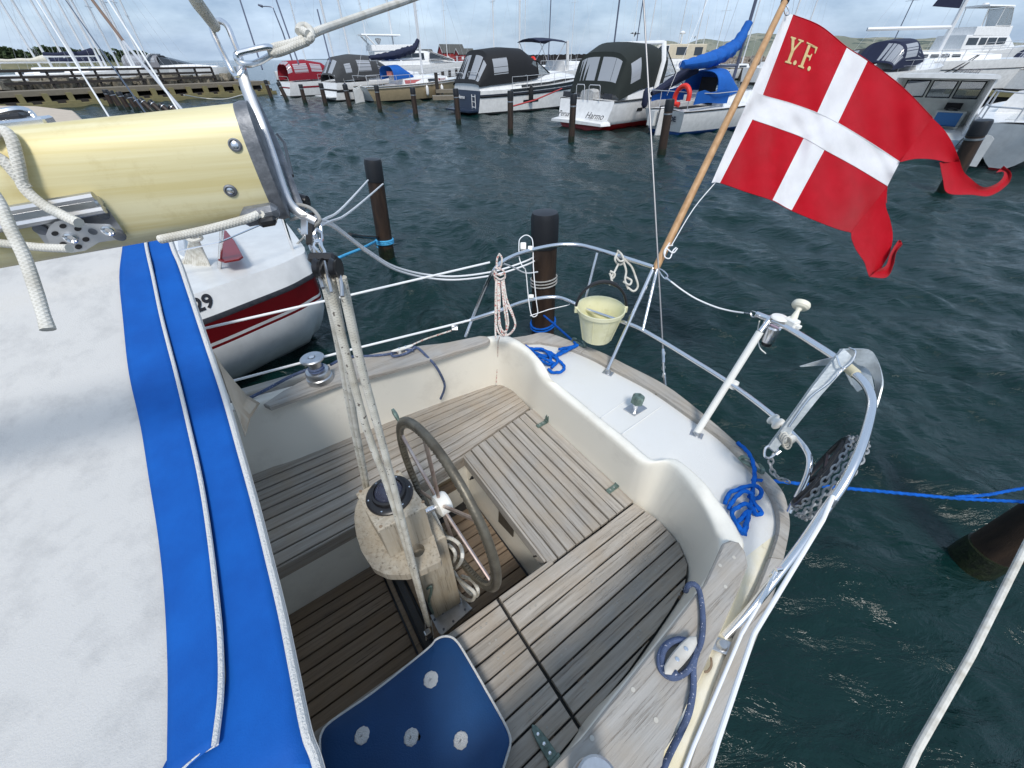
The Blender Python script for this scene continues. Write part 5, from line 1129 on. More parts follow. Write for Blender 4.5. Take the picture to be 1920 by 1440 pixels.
# reel
rc = R(1537, 886, dep(P(1540, 900, 1.18))); ra_ = (R(1586, 822, dep(rc)-.01)-rc); rb_ = (RT*.6+DN*.5).normalized()*p2m(rc, 26)+FWD*.09
ra_l, rb_l = ra_.length, ra_.length*.92
rau = ra_.normalized(); rbu = (rb_-rau*rb_.dot(rau)).normalized(); rn = rau.cross(rbu).normalized()
if rn.dot(FWD) > 0: rn = -rn
def rpnt(t, s=1.0, o=0): return rc+rau*(math.cos(t)*ra_l*s)+rbu*(math.sin(t)*rb_l*s)+rn*o
re = root('chain_reel', rc, 'black plastic reel holding the anchor chain at the port rail', 'reel')
mk('reel_rim', tube([rpnt(2*math.pi*i/48, .98) for i in range(48)], .009, 10, closed=True), M_black, re)
mk('reel_rim', tube([rpnt(2*math.pi*i/40, .72, .012) for i in range(40)], .005, 8, closed=True), M_black, re)
mk('reel_hub', tube([rpnt(2*math.pi*i/24, .18, .012) for i in range(24)], .010, 8, closed=True), M_black, re)
for i in range(7): mk('reel_spoke', tube([rpnt(i*.8976, .15, .012), rpnt(i*.8976, .97)], .009, 8), M_black, re)
# chain links
lk = mesh('chain_link', *(lambda g: (g[0], g[1]))(tube([Vector((math.cos(a)*.0125*(1+.35*(abs(math.cos(a)))), math.sin(a)*.0085, 0)) for a in [2*math.pi*i/14 for i in range(14)]], .0036, 7, closed=True)), M_chain)
ch = root('anchor_chain', rc+rn*.03, 'galvanised anchor chain wound in several turns round the black reel', 'chain')
def chain(pts, par, org_):
    L_ = [0]; 
    for a, b in zip(pts, pts[1:]): L_.append(L_[-1]+(b-a).length)
    s = 0; i = 0; k_ = 0; up_ = None
    while s < L_[-1]:
        while i < len(L_)-2 and L_[i+1] < s: i += 1
        t = (pts[i+1]-pts[i]).normalized(); p = pts[i].lerp(pts[i+1], (s-L_[i])/max(1e-9, L_[i+1]-L_[i]))
        n_ = t.cross(FWD).normalized(); b_ = t.cross(n_)
        a = .75 if k_ % 2 else -.75; y = n_*math.cos(a)+b_*math.sin(a); zz = t.cross(y)
        o = bpy.data.objects.new('link', lk); COL.objects.link(o); o.parent = par; m = Matrix((t, y, zz)).transposed().to_4x4(); m.translation = p-org_; o.matrix_local = m
        s += .0262; k_ += 1
oc = rc+rn*.03
for r_, off in ((1.04, .006), (1.12, .026), (1.10, .048)):
    chain([rpnt(-2.4+j*.05, r_, off) if False else rc+rau*(math.cos(.35-j*.06)*ra_l*r_)+rbu*(math.sin(.35-j*.06)*rb_l*r_)*1+rn*off for j in range(0, 62)], ch, oc)
chain([AP(1448,856,0,-.02), R(1444,870,A2), R(1450,888,A2+.01), R(1462,898,A2+.01), R(1482,904,A2+.02)], ch, oc)
# horseshoe buoy holder style fittings at the starboard corner
an2 = root('lifebuoy_bracket', P(985, 470, 1.48), 'white wire bracket clamped to the starboard corner of the pushpit', 'bracket')
mk('wire_frame', join(tube([P(*p) for p in [(975,448,1.52),(985,441,1.53),(994,444,1.52),(999,455,1.50),(1000,500,1.40),(1005,560,1.22),(1008,588,1.12),(997,592,1.12),(991,560,1.22),(986,510,1.38),(980,500,1.42),(974,485,1.45),(973,460,1.50)]], .0032, 6, closed=True, k=4), tube([P(*p) for p in [(994,592,1.12),(1030,580,1.14),(1066,572,1.16),(1068,570,1.17)]], .0028, 6)), M_wire, an2)
mk('clamp', join(rbox(P(981,462,1.50), RT*.018, FWD*.014, DN*.022), rbox(P(994,466,1.49), RT*.014, FWD*.012, DN*.014), rbox(P(996,556,1.22), RT*.016, FWD*.012, DN*.012)), M_whitep, an2)
# blocks by the foot of the starboard stanchion
fb_ = root('furler_block', P(850, 622, 1.05), 'small steel turning block with white line at the starboard guard rail', 'block')
mk('block_cheek', join(rbox(P(853,615,1.12), RT*.020, FWD*.010, DN*.016), tube([P(866,606,1.14), P(874,600,1.16)], .006, 8)), M_alu, fb_)
rp3('furling_line', [(846,620,1.12),(800,635,1.12),(770,648,1.11),(744,660,1.10)], .005, M_ropeRed, 'thin flecked line from the steel block towards the winch', k=4)
# swag of twin white lines between the boom end and the starboard piling
for k_, dx in enumerate((0, 7)):
    line('stern_line', [R(x+dx*.4, y+dx*.9, d) for x, y, d in [(592,412,.70),(620,418,.95),(650,440,1.4),(690,470,1.9),(740,500,2.4),(800,515,2.8),(860,518,3.0),(930,508,3.2),(985,490,3.3),(1008,478,3.5)]], [.003,.0035,.0045,.006,.007,.0075,.0075,.0075,.0075,.0075], M_wire, ('upper' if k_ == 0 else 'lower')+' of the two white lines sagging towards the middle piling', 'line', k=5)
line('stern_line', [P(1008,510,1.02), P(985,512,1.10), P(960,500,1.25), P(942,494,1.40)], .006, M_wire, 'short white line from the middle piling to the pushpit corner', 'line', k=4)
# ------------------------------------------------------------------ pilings
M_weed = pm('wet_weed', (.008, .010, .006), .35, c2=(.018, .026, .010), sc=30, bump=.6, bsc=60)
def piling(px, py, toppx, r, label, near=False, bands=True, water=0.0, group='mooring pilings'):
    """stands where the photograph shows it enter the water; its top is where the photograph shows it"""
    b = P(px, py, water); tx, ty = toppx
    # top point: same distance along the view's forward ground axis, so a small lean is kept
    rr_ = ray(tx, ty); t = b.y/rr_.y; tp_ = Vector((0, 0, H))+rr_*t
    ax = (tp_-b); L_ = ax.length; ax.normalize()
    ro = root('mooring_piling', b, label, 'piling', group)
    mk('pile_shaft', lathe(b-ax*1.2, ax, [(r*1.03, 0), (r*1.03, 1.2), (r, 1.2+L_*.5), (r*.98, 1.2+L_*.86)], 20 if near else 12), M_pile, ro, ang=50)
    mk('weed_band', lathe(b-ax*.3, ax, [(r*1.04, 0), (r*1.06, .3), (r*1.05, .3+.10), (r*1.03, .3+.17)], 16), M_weed, ro)
    mk('pile_cap', lathe(b+ax*L_*.80, ax, [(r*.99, 0), (r*1.05, .004), (r*1.05, L_*.17), (r*.95, L_*.20), (r*.5, L_*.205)], 20 if near else 12), M_cap, ro)
    if bands: mk('pile_band', lathe(b+ax*L_*.74, ax, [(r*1.0, 0), (r*1.06, .003), (r*1.06, .035), (r*1.0, .04)], 12), M_alu, ro)
    return ro, b, tp_, ax
PL = [((538,188),(521,154),'third'),((572,192),(563,158),''),((611,198),(601,156),''),((657,205),(646,158),''),((713,210),(705,160),''),((780,220),(773,164),'')]
labs = ['dark mooring piling in front of the maroon canopy cruiser, at its left corner','dark mooring piling in front of the maroon canopy cruiser, at its right side','dark mooring piling in front of the charcoal canopy cruiser','dark mooring piling in front of the rudder of the tan sailboat','dark mooring piling before the middle of the tan hull','dark mooring piling before the bow of the tan hull']
for (a, b, _), lb in zip(PL, labs): piling(*a, b, .145 if a[0] < 700 else .13, lb)
piling(860, 231, (854,166), .125, 'dark mooring piling before the navy transom of the black canopy cruiser')
piling(957, 250, (957,170), .115, 'dark mooring piling with red line before the side of the black canopy cruiser')
piling(1071, 265, (1076,176), .115, 'dark mooring piling before the lettered transom of the dark green canopy cruiser')
piling(1240, 290, (1257,186), .13, 'dark mooring piling before the stern of the blue covered sailboat')
piling(510, 186, (497,150), .13, 'dark mooring piling at the end of the timber quay, leftmost in the far row')
p1 = piling(726, 482, (698,298), .112, 'tall black capped piling with light blue rope at left, standing in open water', near=True, bands=False)
p2 = piling(1017, 660, (1022,398), .112, 'thick black capped piling just behind the starboard corner of the pushpit', near=True, bands=False)
ro, b, tp_, ax = piling(1775, 355, (1845,225), .155, 'leaning dark piling beside the small wheelhouse boat, partly behind the flag', near=True)
# the near piling at the right edge
b = P(1833, 1046, 0); ro = root('mooring_piling', b, 'thick dark piling close by at the right edge with its reflection in the water', 'piling', 'mooring pilings')
mk('pile_shaft', lathe(b-Z*1, Z+RT*.02, [(.112, 0), (.112, 1.0), (.111, 1.9), (.11, 2.0), (.09, 2.02)], 28), M_pile, ro, ang=50)
mk('weed_band', lathe(b-Z*.2, Z+RT*.02, [(.114, 0), (.118, .2), (.116, .27), (.113, .31)], 24), M_weed, ro)
# light blue rope round the left piling
pb, ptp, pax = p1[1], p1[2], p1[3]
bl_ = root('light_blue_line', pb+pax*.3, 'light blue rope tied round the left piling and led to the red striped sailboat', 'rope')
ce = R(724, 448, dep(pb)-.03); zc = (ce-pb).dot(pax)
for i in range(3): mk('rope_turn', tube([pb+pax*(zc+i*.022+.01*math.sin(a))+(RT*math.cos(a)+RT.cross(pax)*math.sin(a))*.124 for a in [2*math.pi*j/20 for j in range(20)]], .015, 8, closed=True), M_ropeCyan, bl_)
dpb = dep(ce)-.12
mk('rope_turn', tube([R(706,454,dpb), R(716,452,dpb-.03), R(722,460,dpb), R(716,467,dpb), R(706,462,dpb)], .011, 8, k=6), M_ropeCyan, bl_)
mk('rope_turn', tube([R(*p) for p in [(705,452,dpb),(680,465,dpb*.9),(650,477,dpb*.85),(625,487,dpb*.82),(560,505,dpb*.85)]], .019, 8, k=5), M_ropeCyan, bl_)
c2_ = R(1020, 488, dep(p2[1])-.1); z2 = (c2_-p2[1]).dot(p2[3])
wl = root('white_piling_line', c2_, 'white lines wound round the middle piling above the rail', 'rope')
for i in range(3): mk('rope_turn', tube([p2[1]+p2[3]*(z2+i*.03+.02*math.sin(a+1))+(RT*math.cos(a)+RT.cross(p2[3])*math.sin(a))*.120 for a in [2*math.pi*j/20 for j in range(20)]], .007, 8, closed=True), M_ropeGrey, wl)
z3 = (R(1028, 592, dep(p2[1])-.1)-p2[1]).dot(p2[3])
bl2 = root('blue_piling_line', p2[1]+p2[3]*z3, 'blue rope knotted round the middle piling low above the deck edge', 'rope')
for i in range(2): mk('rope_turn', tube([p2[1]+p2[3]*(z3+i*.03+.03*math.sin(a+2))+(RT*math.cos(a)+RT.cross(p2[3])*math.sin(a))*.122 for a in [2*math.pi*j/20 for j in range(20)]], .010, 8, closed=True), M_ropeBlue, bl2)
mk('rope_turn', tube([R(1026,590,dep(c2_)-.15), R(1036,596,dep(c2_)-.17), R(1030,612,dep(c2_)-.15), R(1024,606,dep(c2_)-.16), R(1034,590,dep(c2_)-.15), R(1036,578,dep(c2_)-.15)], .010, 8, k=5), M_ropeBlue, bl2)
line('piling_bolts_bar', [R(655,440,3.4), R(680,444,4.5), R(712,446,dpb+.1)], .02, M_navy if 'M_navy' in globals() else M_black, 'dark chafing tube leading to the left piling', 'line')
for k_, (a, bb) in enumerate((((592,420,.7),(690,338,4.6)), ((600,424,.72),(718,345,4.9)))):
    line('piling_line', [R(*a), R((a[0]+bb[0])/2+6, (a[1]+bb[1])/2+6, 2.0), R(*bb)], [.0022,.0055,.009], M_wire, ('left' if k_ == 0 else 'right')+' of the two taut white lines running up to the left piling', 'line', k=5)
# ------------------------------------------------------------------ boat building
def hull(ro, L_, Bm, hs, hb, mats, rows=(0,.12,.3,.6,.86,1.0,1.35), mi=(0,0,0,0,1,1), sw=.82, wl=.86, rake=.10, tr=0.0, n=16, name='hull', bowpow=2.2, pw=1.6):
    """lofted hull in boat axes: x ahead, y to port, z up; mi gives a material for every strake, mats the list"""
    def st(t, r_):
        x = L_*t-rake*L_*min(r_, 1)*t**3+tr*min(r_, 1)*(1-t)**3
        b = Bm/2*(sw+(1-sw)*math.sin(math.pi/2*min(t/.45, 1))) if t < .45 else Bm/2*max(0, 1-((t-.45)/.55)**bowpow)**.92
        b *= 1+(wl-1)*min(r_, 1)**pw
        if r_ > 1: b *= .55
        z = (hs+(hb-hs)*t**1.7); z = z*(1-r_)
        return x, b, z
    vs, fs, m_ = [], [], []; R_ = len(rows)
    for i in range(n+1):
        t = (i/n)**.9
        for s in (1, -1):
            for r_ in rows: x, b, z = st(t, r_); vs.append((x, b*s, z))
    def ix(i, s, r_): return (i*2+s)*R_+r_
    for i in range(n):
        for r_ in range(R_-1):
            fs.append((ix(i,0,r_), ix(i+1,0,r_), ix(i+1,0,r_+1), ix(i,0,r_+1))[::-1]); m_.append(mi[r_])
            fs.append((ix(i,1,r_), ix(i+1,1,r_), ix(i+1,1,r_+1), ix(i,1,r_+1))); m_.append(mi[r_])
    k = len(mats)-1
    for r_ in range(R_-1): fs.append((ix(0,0,r_), ix(0,1,r_), ix(0,1,r_+1), ix(0,0,r_+1))[::-1]); m_.append(k if r_ < R_-3 else mi[r_])
    h = mk(name, (vs, fs, None, m_), mats, ro, local=True, ang=40)
    dv = []; 
    for i in range(n+1): x, b, z = st((i/n)**.9, 0); dv.append([(x, b*.985, z-.01), (x, b*.5, z+.03), (x, 0, z+.045), (x, -b*.5, z+.03), (x, -b*.985, z-.01)])
    mk('deck', grid(dv), mats[0], ro, local=True, ang=60)
    return st
def strake(ro, st, r0, mat, name='rub_rail', rad=.03, t0=0, t1=1, sides=(1, -1)):
    g = [tube([(lambda q: (q[0], (q[1]+.01)*s, q[2]))(st(t0+(t1-t0)*i/24, r0)) for i in range(25)], rad, 6) for s in sides]
    for q in g: mk(name, q, mat, ro, local=True)
def band(ro, st, r0, r1, t0, t1, mat, name='stripe', off=.012, side=-1, n=10):
    g = grid([[(lambda q: (q[0], (q[1]+off)*side, q[2]))(st(t0+(t1-t0)*i/n, r0+(r1-r0)*j)) for j in (0, 1)] for i in range(n+1)])
    return mk(name, g, mat, ro, local=True, smooth=True)
def prism(secs):
    """house or cabin: secs (x, half width at foot, half width at top, foot z, top z)"""
    rows = []
    for x, w0, w1, z0, z1 in secs:
        e = min(.06, (z1-z0)*.3); rows.append([(x, w0, z0), (x, w1, z1-e), (x, w1-e*1.2, z1), (x, 0, z1+.03), (x, -w1+e*1.2, z1), (x, -w1, z1-e), (x, -w0, z0)])
    g = grid(rows); g[1].append(tuple(range(7))); k = (len(rows)-1)*7; g[1].append(tuple(k+i for i in range(7))[::-1]); return (g[0], [f[::-1] for f in g[1]])
def secat(secs, x):
    for a, b in zip(secs, secs[1:]):
        if a[0] <= x <= b[0]: t = (x-a[0])/(b[0]-a[0]+1e-9); return [a[i]+(b[i]-a[i])*t for i in range(5)]
    return secs[0] if x < secs[0][0] else secs[-1]
def win(ro, secs, x0, x1, f0, f1, mat=None, side=-1, slant=0, off=.012, name='window', frame=None):
    pts = []
    for x, f in ((x0, f0), (x1, f0), (x1+slant, f1), (x0+slant, f1)):
        s = secat(secs, x); w_ = s[1]+(s[2]-s[1])*f+off; pts.append((x, side*w_, s[3]+(s[4]-s[3])*f))
    g = thick((pts, [(0, 1, 2, 3)] if side < 0 else [(3, 2, 1, 0)]), .012)
    o = mk(name, g, mat or M_glass, ro, local=True, smooth=False)
    if frame: mk('window_frame', tube(pts, .018, 5, closed=True), frame, o, local=True)
    return o
def qwin(ro, pts, mat=None, name='window', frame=None, fr=.018):
    o = mk(name, thick((pts, [tuple(range(len(pts)))]), .012), mat or M_glass, ro, local=True, smooth=False)
    if frame: mk('window_frame', tube(pts, fr, 5, closed=True), frame, o, local=True)
    return o
def arch(secs, n=20, e=.62):
    """canopy: secs (x, half width, foot z, top z, x shift at the top)"""
    def pt(i, th):
        s = secs[i] if isinstance(i, int) else None
        if s is None:
            a = min(int(i), len(secs)-2); f = i-a; s = [secs[a][k]+(secs[a+1][k]-secs[a][k])*f for k in range(5)]
        c, q = math.cos(th), math.sin(th); c = abs(c)**e*(1 if c > 0 else -1); q = abs(q)**e
        return Vector((s[0]+s[4]*q, s[1]*c, s[2]+(s[3]-s[2])*q))
    return grid([[pt(i, math.pi*j/n) for j in range(n+1)] for i in range(len(secs))]), pt
def canopy(ro, secs, mat, wins, wmat=None, e=.62, closed_aft=True):
    g, pt = arch(secs, e=e)
    c = mk('canopy', thick((g[0], [f[::-1] for f in g[1]]), .02), mat, ro, local=True, ang=50)
    for (i0, i1, t0, t1) in wins:
        m = 6; rows = [[None]*(m+1) for _ in range(m+1)]
        for a in range(m+1):
            for b in range(m+1):
                fa, fb = a/m, b/m
                fa2 = fa; fb2 = .5+(fb-.5)*1.06
                i = i0+(i1-i0)*fa2; th = math.pi*(t0+(t1-t0)*fb2)
                p = pt(float(i), th); q = pt(float(i), th+.02)-p; r_ = pt(float(min(i+.02, len(secs)-1.0001)), th)-pt(float(max(0, i-.02)), th); nn = r_.cross(q)
                nn = nn.normalized() if nn.length > 0 else Vector((0, 0, 1)); cen = Vector((pt(float(i), 0).x, 0, secs[0][2]))
                if nn.dot(p-cen) < 0: nn = -nn
                rows[a][b] = p+nn*.02
        mk('canopy_window', grid(rows), wmat or M_vinyl, c, local=True)
    return c
def railing(ro, st, t0, t1, h_, posts, r=.014, side=(-1, 1), inset=.08, low=True, name='guard_rail', mid=True):
    for s in side:
        f = lambda t, z: (lambda q: (q[0], s*max(.0, q[1]-inset), q[2]+z))(st(t, 0))
        g = [tube([f(t0+(t1-t0)*i/16, h_) for i in range(17)], r, 6)]
        if mid: g.append(tube([f(t0+(t1-t0)*i/16, h_*.5) for i in range(17)], r*.6, 5))
        o = mk(name, g[0], C_rail, ro, local=True)
        if mid: mk('middle_wire', g[1], C_rail, o, local=True)
        for k in range(posts+1): t = t0+(t1-t0)*k/posts; mk('rail_post', tube([f(t, 0), f(t, h_)], r, 6), C_rail, o, local=True)
def bars(ro, name, lists, r=.014, mat=None, kind=None):
    o = mk(name, join(*[tube(q, r, 6) for q in lists]), mat or C_rail, ro, local=True)
    return o
def mast(ro, x, z0, h_, r=.06, mat=None, boomL=0, boomz=1.0, cover=None, Lh=8, Bm=2.6, wires=True, spreaders=1, cz=.30):
    m_ = mk('mast', tube([(x, 0, z0), (x, 0, z0+h_*.6), (x-.05, 0, z0+h_)], [r, r*.95, r*.6], 8), mat or C_metal, ro, local=True)
    if spreaders:
        for k in range(spreaders): zz = z0+h_*(.48 if spreaders == 1 else .36+.3*k); mk('spreader', tube([(x, -Bm*.32, zz), (x, Bm*.32, zz)], r*.3, 5), mat or C_metal, m_, local=True)
    if wires:
        for q in ([(x-.05, 0, z0+h_), (Lh*.98, 0, z0)], [(x-.05, 0, z0+h_), (-.0, 0, z0)], [(x, 0, z0+h_*.9), (x, Bm*.45, z0)], [(x, 0, z0+h_*.9), (x, -Bm*.45, z0)]): mk('rigging_wire', tube(q, .008, 4), C_rail, m_, local=True)
    if boomL:
        bo_ = mk('boom', tube([(x-.05, 0, z0+boomz), (x-boomL, 0, z0+boomz-.05)], r*.8, 8), mat or C_metal, ro, local=True)
        if cover:
            if cz > .4:
                q = smoothpts([(x-boomL, 0, z0+boomz+.06), (x-boomL*.75, 0, z0+boomz+.12), (x-boomL*.5, .02, z0+boomz+.22), (x-boomL*.28, 0, z0+boomz+.42), (x-boomL*.12, 0, z0+boomz+.60*cz/.75+.1), (x-.03, 0, z0+boomz+1.32*cz/.75)], 7)
                rr2 = [(.15+.17*math.sin(math.pi*min(1, i/len(q)*1.05)))*(1+.10*math.sin(i*1.7)+.06*math.sin(i*3.1)) for i in range(len(q))]
                mk('sail_cover', tube(q, rr2, 12, flat=.8), cover, ro, local=True); return m_
            rr = []
            for i in range(13):
                t = i/12; xx = x-.02-boomL*t*.97; hh = cz*(1-t)**4.5*2.2+.26+cz*.25*(1-t)+.03*math.sin(t*14); w_ = .12+.05*(1-t)
                rr.append([(xx+.04*math.sin(a*2), math.sin(a)*w_, z0+boomz-.05+hh/2-math.cos(a)*hh/2+.05*0) for a in [2*math.pi*j/12 for j in range(12)]])
            mk('sail_cover', (lambda gg: (gg[0], gg[1]+[tuple(range(12)), tuple(12*12+j for j in range(12))[::-1]]))(grid(rr, True)), cover, ro, local=True)
    return m_
def fender(ro, x, y, z, mat, l=.5, r=.10):
    f = mk('fender', lathe((x, y, z-l/2), (0, 0, 1), [(.02, -.05), (r*.6, 0), (r, .08), (r, l-.08), (r*.6, l), (.02, l+.05)], 12), mat, ro, local=True)
    mk('fender_line', tube([(x, y, z+l/2), (x, y+.03, z+l/2+.35)], .008, 4), C_rope, f, local=True)
def loc_of(sx, sy, az, off=0):      # stern centre from a waterline pixel
    return P(sx, sy, 0)
def side_text(ro, s, size, x, y, z, mat, shear=0, face='stern', name='lettering', bold=0, sx=1.0, tilt=0):
    if face == 'stern': fr = lambda a, b, c: (x-c-.002+b*tilt, y-a, z+b)
    else: fr = lambda a, b, c: (x+a, y-c-.002, z+b)
    return mk(name, textmesh(s, size, fr, .004, shear, bold, sx), mat, ro, local=True, smooth=False)
def mirror_text(x): return x
# ---- 1. black canopy cruiser (navy transom)
az = 50
def headvec(az): a = math.radians(az); return Vector((math.sin(a), math.cos(a), 0))
def rightvec(az): a = math.radians(az); return Vector((math.cos(a), -math.sin(a), 0))
def place(corner_px, az, half):     # starboard-quarter waterline pixel -> stern centre
    return P(*corner_px, 0)-rightvec(az)*half
def handrail(ro, x, y0, y1, z0, h_): 
    for yy in (y0, (y0+y1)/2, y1): pass
    return mk('stern_rail', tube([(x, y0, z0), (x-.02, y0, z0+h_*.9), (x-.02, y0+(y1-y0)*.08, z0+h_), (x-.02, y1-(y1-y0)*.08, z0+h_), (x-.02, y1, z0+h_*.9), (x, y1, z0)], .016, 6), C_rail, ro, local=True)
ro = root('motor_cruiser', place((904,216), 52, 1.4), 'white motor cruiser with black canopy, dark navy transom and boarding ladder', 'motorboat', 'motorboats moored stern-to', head=52); ro.scale = (1, 1, 0.94)
st = hull(ro, 9.6, 3.15, 1.12, 1.55, [C_w, C_navy, C_anti, C_navy], rows=(0,.16,.30,.6,.92,1.0,1.3), mi=(0,1,0,0,2,2), sw=.86, wl=.93, tr=-.15)
strake(ro, st, .24, C_blk, rad=.05); mk('swim_platform', bx(-.75, -.02, -1.2, 1.2, .14, .22), C_navy, ro, local=True, smooth=False)
mk('aft_coaming', prism([(0,1.3,1.2,1.1,1.42),(2.8,1.45,1.3,1.1,1.50)]), C_w, ro, local=True)
cs = [(2.4,1.38,1.0,1.3,1.85),(4.9,1.35,.95,1.4,1.95),(6.4,1.05,.6,1.5,1.85),(8.2,.5,.2,1.5,1.62)]; cs = [(a,b,c,d,e) for a,b,c,d,e in cs]
mk('cabin_top', prism(cs), C_w, ro, local=True)
canopy(ro, [(-.05,1.30,1.30,1.45,0),(.75,1.32,1.38,2.90,0),(2.1,1.36,1.45,3.02,0),(3.3,1.34,1.5,2.98,0),(4.1,1.28,1.6,2.55,0)], C_blk, [(.12,.85,.52,.66),(.12,.85,.34,.48),(.1,.8,.70,.80),(1.15,1.85,.80,.955),(1.15,1.85,.045,.20)])
ws = [(3.2,1.36,1.30,1.75,2.55),(4.3,1.25,1.1,1.75,2.45),(5.4,1.0,.8,1.75,1.85)]
qwin(ro, [(3.0,-1.38,1.70),(4.1,-1.30,1.74),(4.0,-1.22,2.40),(3.75,-1.24,2.45)], M_clear, 'windscreen', C_blk, .03); qwin(ro, [(4.15,-1.30,1.74),(5.3,-.95,1.78),(4.1,-1.15,2.42)], M_clear, 'windscreen', C_blk, .03)
qwin(ro, [(5.35,-.92,1.80),(5.35,.92,1.80),(4.1,1.1,2.42),(4.1,-1.1,2.42)], M_clear, 'windscreen', C_blk, .03)
handrail(ro, .1, -1.15, -.1, 1.40, .55); handrail(ro, .1, .4, 1.15, 1.40, .5)
bars(ro, 'boarding_ladder', [[(-.10,-.95,.95),(-.10,-.95,.22)], [(-.10,-.62,.95),(-.10,-.62,.22)]]+[[(-.10,-.95,z),(-.10,-.62,z)] for z in (.35,.6,.85)], .018, C_w)
side_text(ro, 'Nereo', .26, -.11, .42, .78, C_w, face='stern', bold=.006)
band(ro, st, .50, .62, .30, .42, M_glass, 'hull_window', n=4); band(ro, st, .01, .13, .20, .75, M_glass, 'side_window_band', n=12)
railing(ro, st, .22, .98, .55, 7, side=(-1,)); fender(ro, 3.3, -1.66, .85, C_blk, .75, .13)
ro2 = root('mooring_rope', P(957,207,.6), 'thin red line from the piling to the bow of the black canopy cruiser', 'rope'); 
mk('rope_run', tube([P(957,250,0)+Z*.9, P(1000,240,0)+Z*1.0, P(1050,220,0)+Z*1.2], .03, 5), pm('red_line', (.5,.06,.06), .8), ro2)
# ---- 2. dark green canopy cruiser (script on the transom)
ro = root('motor_cruiser', place((1146,246), 50, 1.55), 'white motor cruiser with dark green canopy, script name and red boot stripe', 'motorboat', 'motorboats moored stern-to', head=50); ro.scale = (1, 1, 0.95)
st = hull(ro, 9.0, 3.35, 1.05, 1.50, [C_w, C_red, C_w], rows=(0,.10,.25,.45,.66,.80,1.3), mi=(0,0,0,0,0,1), sw=.90, wl=.86, tr=-.28)
strake(ro, st, .0, C_grey, rad=.035); mk('swim_platform', prism([(-.62,1.45,1.45,.20,.30),(-.1,1.55,1.5,.20,.34)]), C_w, ro, local=True)
mk('aft_coaming', prism([(.9,1.5,1.46,1.03,1.38),(2.6,1.6,1.5,1.05,1.50)]), C_w, ro, local=True)
cs = [(2.2,1.5,1.1,1.1,1.9),(4.6,1.3,.95,1.25,1.95),(6.6,.9,.5,1.4,1.80),(8.0,.4,.2,1.45,1.6)]
mk('cabin_top', prism(cs), C_w, ro, local=True)
canopy(ro, [(.40,1.38,1.06,1.30,0),(.80,1.45,1.2,2.70,0),(1.6,1.50,1.42,3.02,0),(2.7,1.46,1.5,2.98,.2),(3.4,1.40,1.6,2.80,.3)], C_green, [(.30,.88,.505,.60),(.30,.88,.40,.495),(.30,.88,.61,.70),(.30,.88,.31,.39),(1.2,1.9,.83,.97),(1.2,1.9,.03,.17)], e=.55)
mk('radar_arch', join(tube([(2.7,-1.56,1.4),(3.0,-1.50,2.4),(3.3,-1.15,3.02)], .10, 8, flat=.5), tube([(2.7,1.56,1.4),(3.0,1.50,2.4),(3.3,1.15,3.02),(3.3,-1.15,3.02)], .10, 8, flat=.5)), C_w, ro, local=True)
qwin(ro, [(3.0,-1.45,1.75),(4.9,-1.05,1.90),(3.6,-1.12,2.85),(3.3,-1.3,2.85)], M_clear, 'windscreen', C_grey, .03); qwin(ro, [(4.95,-1.0,1.92),(4.95,1.0,1.92),(3.6,1.1,2.88),(3.6,-1.1,2.88)], M_clear, 'windscreen', C_grey, .03)
for y in (-1.14, 1.14): mk('quarter_locker', prism([(.0,.36,.33,1.02,1.40),(.9,.36,.34,1.02,1.44)]), C_w, ro, local=True); ro.children[-1].location = (0, y, 0); qwin(ro, [(-.02,y-.24,1.12),(-.02,y+.24,1.12),(-.02,y+.22,1.32),(-.02,y-.22,1.32)][::-1], M_rubber, 'locker_grille')
side_text(ro, 'Persa', .30, -.33, .98, .50, C_text, face='stern', shear=.45, tilt=.28); side_text(ro, 'Harmo', .34, -.30, -.78, .52, C_text, face='stern', shear=.45, tilt=.28)
handrail(ro, -.05, -.75, -.15, 1.05, .55); handrail(ro, -.05, .10, .55, 1.05, .55)
railing(ro, st, .35, .98, .5, 6, side=(-1,)); band(ro, st, .30, .42, .18, .22, M_glass, 'exhaust_port', n=3)
win(ro, cs, 4.9, 5.6, .25, .7); win(ro, cs, 5.8, 6.4, .25, .7)
mk('antenna', tube([(2.0,-.5,3.0),(1.9,-.5,5.5)], .012, 4), C_w, ro, local=True)
# ---- 3. blue covered sailboat
ro = root('sailboat', place((1268,254), 57, .85), 'small white sailboat with bright blue sail cover and red horseshoe buoy at the stern', 'sailboat', 'sailboats', head=57)
st = hull(ro, 8.2, 2.6, .78, 1.05, [C_w, C_bluea, C_w2], rows=(0,.08,.2,.5,.9,1.0,1.3), mi=(0,0,0,0,1,1), sw=.74, wl=.80, tr=.25, rake=.12)
strake(ro, st, .03, C_dark, rad=.022)
mk('rudder', prism([(-.25,.03,.03,-.2,.85),(.05,.03,.03,-.3,.85)]), C_w, ro, local=True); mk('rudder_box', bx(-.35, -.02, .15, .45, .25, .75), C_w2, ro, local=True, smooth=False)
cs = [(2.5,.92,.78,.75,1.30),(4.4,.88,.70,.80,1.30),(5.8,.55,.4,.95,1.18)]
mk('cabin_trunk', prism(cs), C_w, ro, local=True); win(ro, cs, 3.3, 4.6, .35, .8)
mk('cockpit_well', bx(.35, 2.35, -.55, .55, .5, .845), C_blk, ro, local=True, smooth=False)
for s in (-1, 1): mk('cockpit_coaming', prism([(.2,.09,.06,.76,.98),(2.5,.09,.06,.78,1.12)]), C_w, ro, local=True); COL.objects; ro.children[-1].location = (0, s*.72, 0)
canopy(ro, [(1.95,.82,1.15,1.95,0),(2.7,.85,1.15,2.02,0),(3.5,.75,1.25,1.45,0)], C_bluec, [(1.2,1.75,.36,.48),(1.2,1.75,.52,.64)])
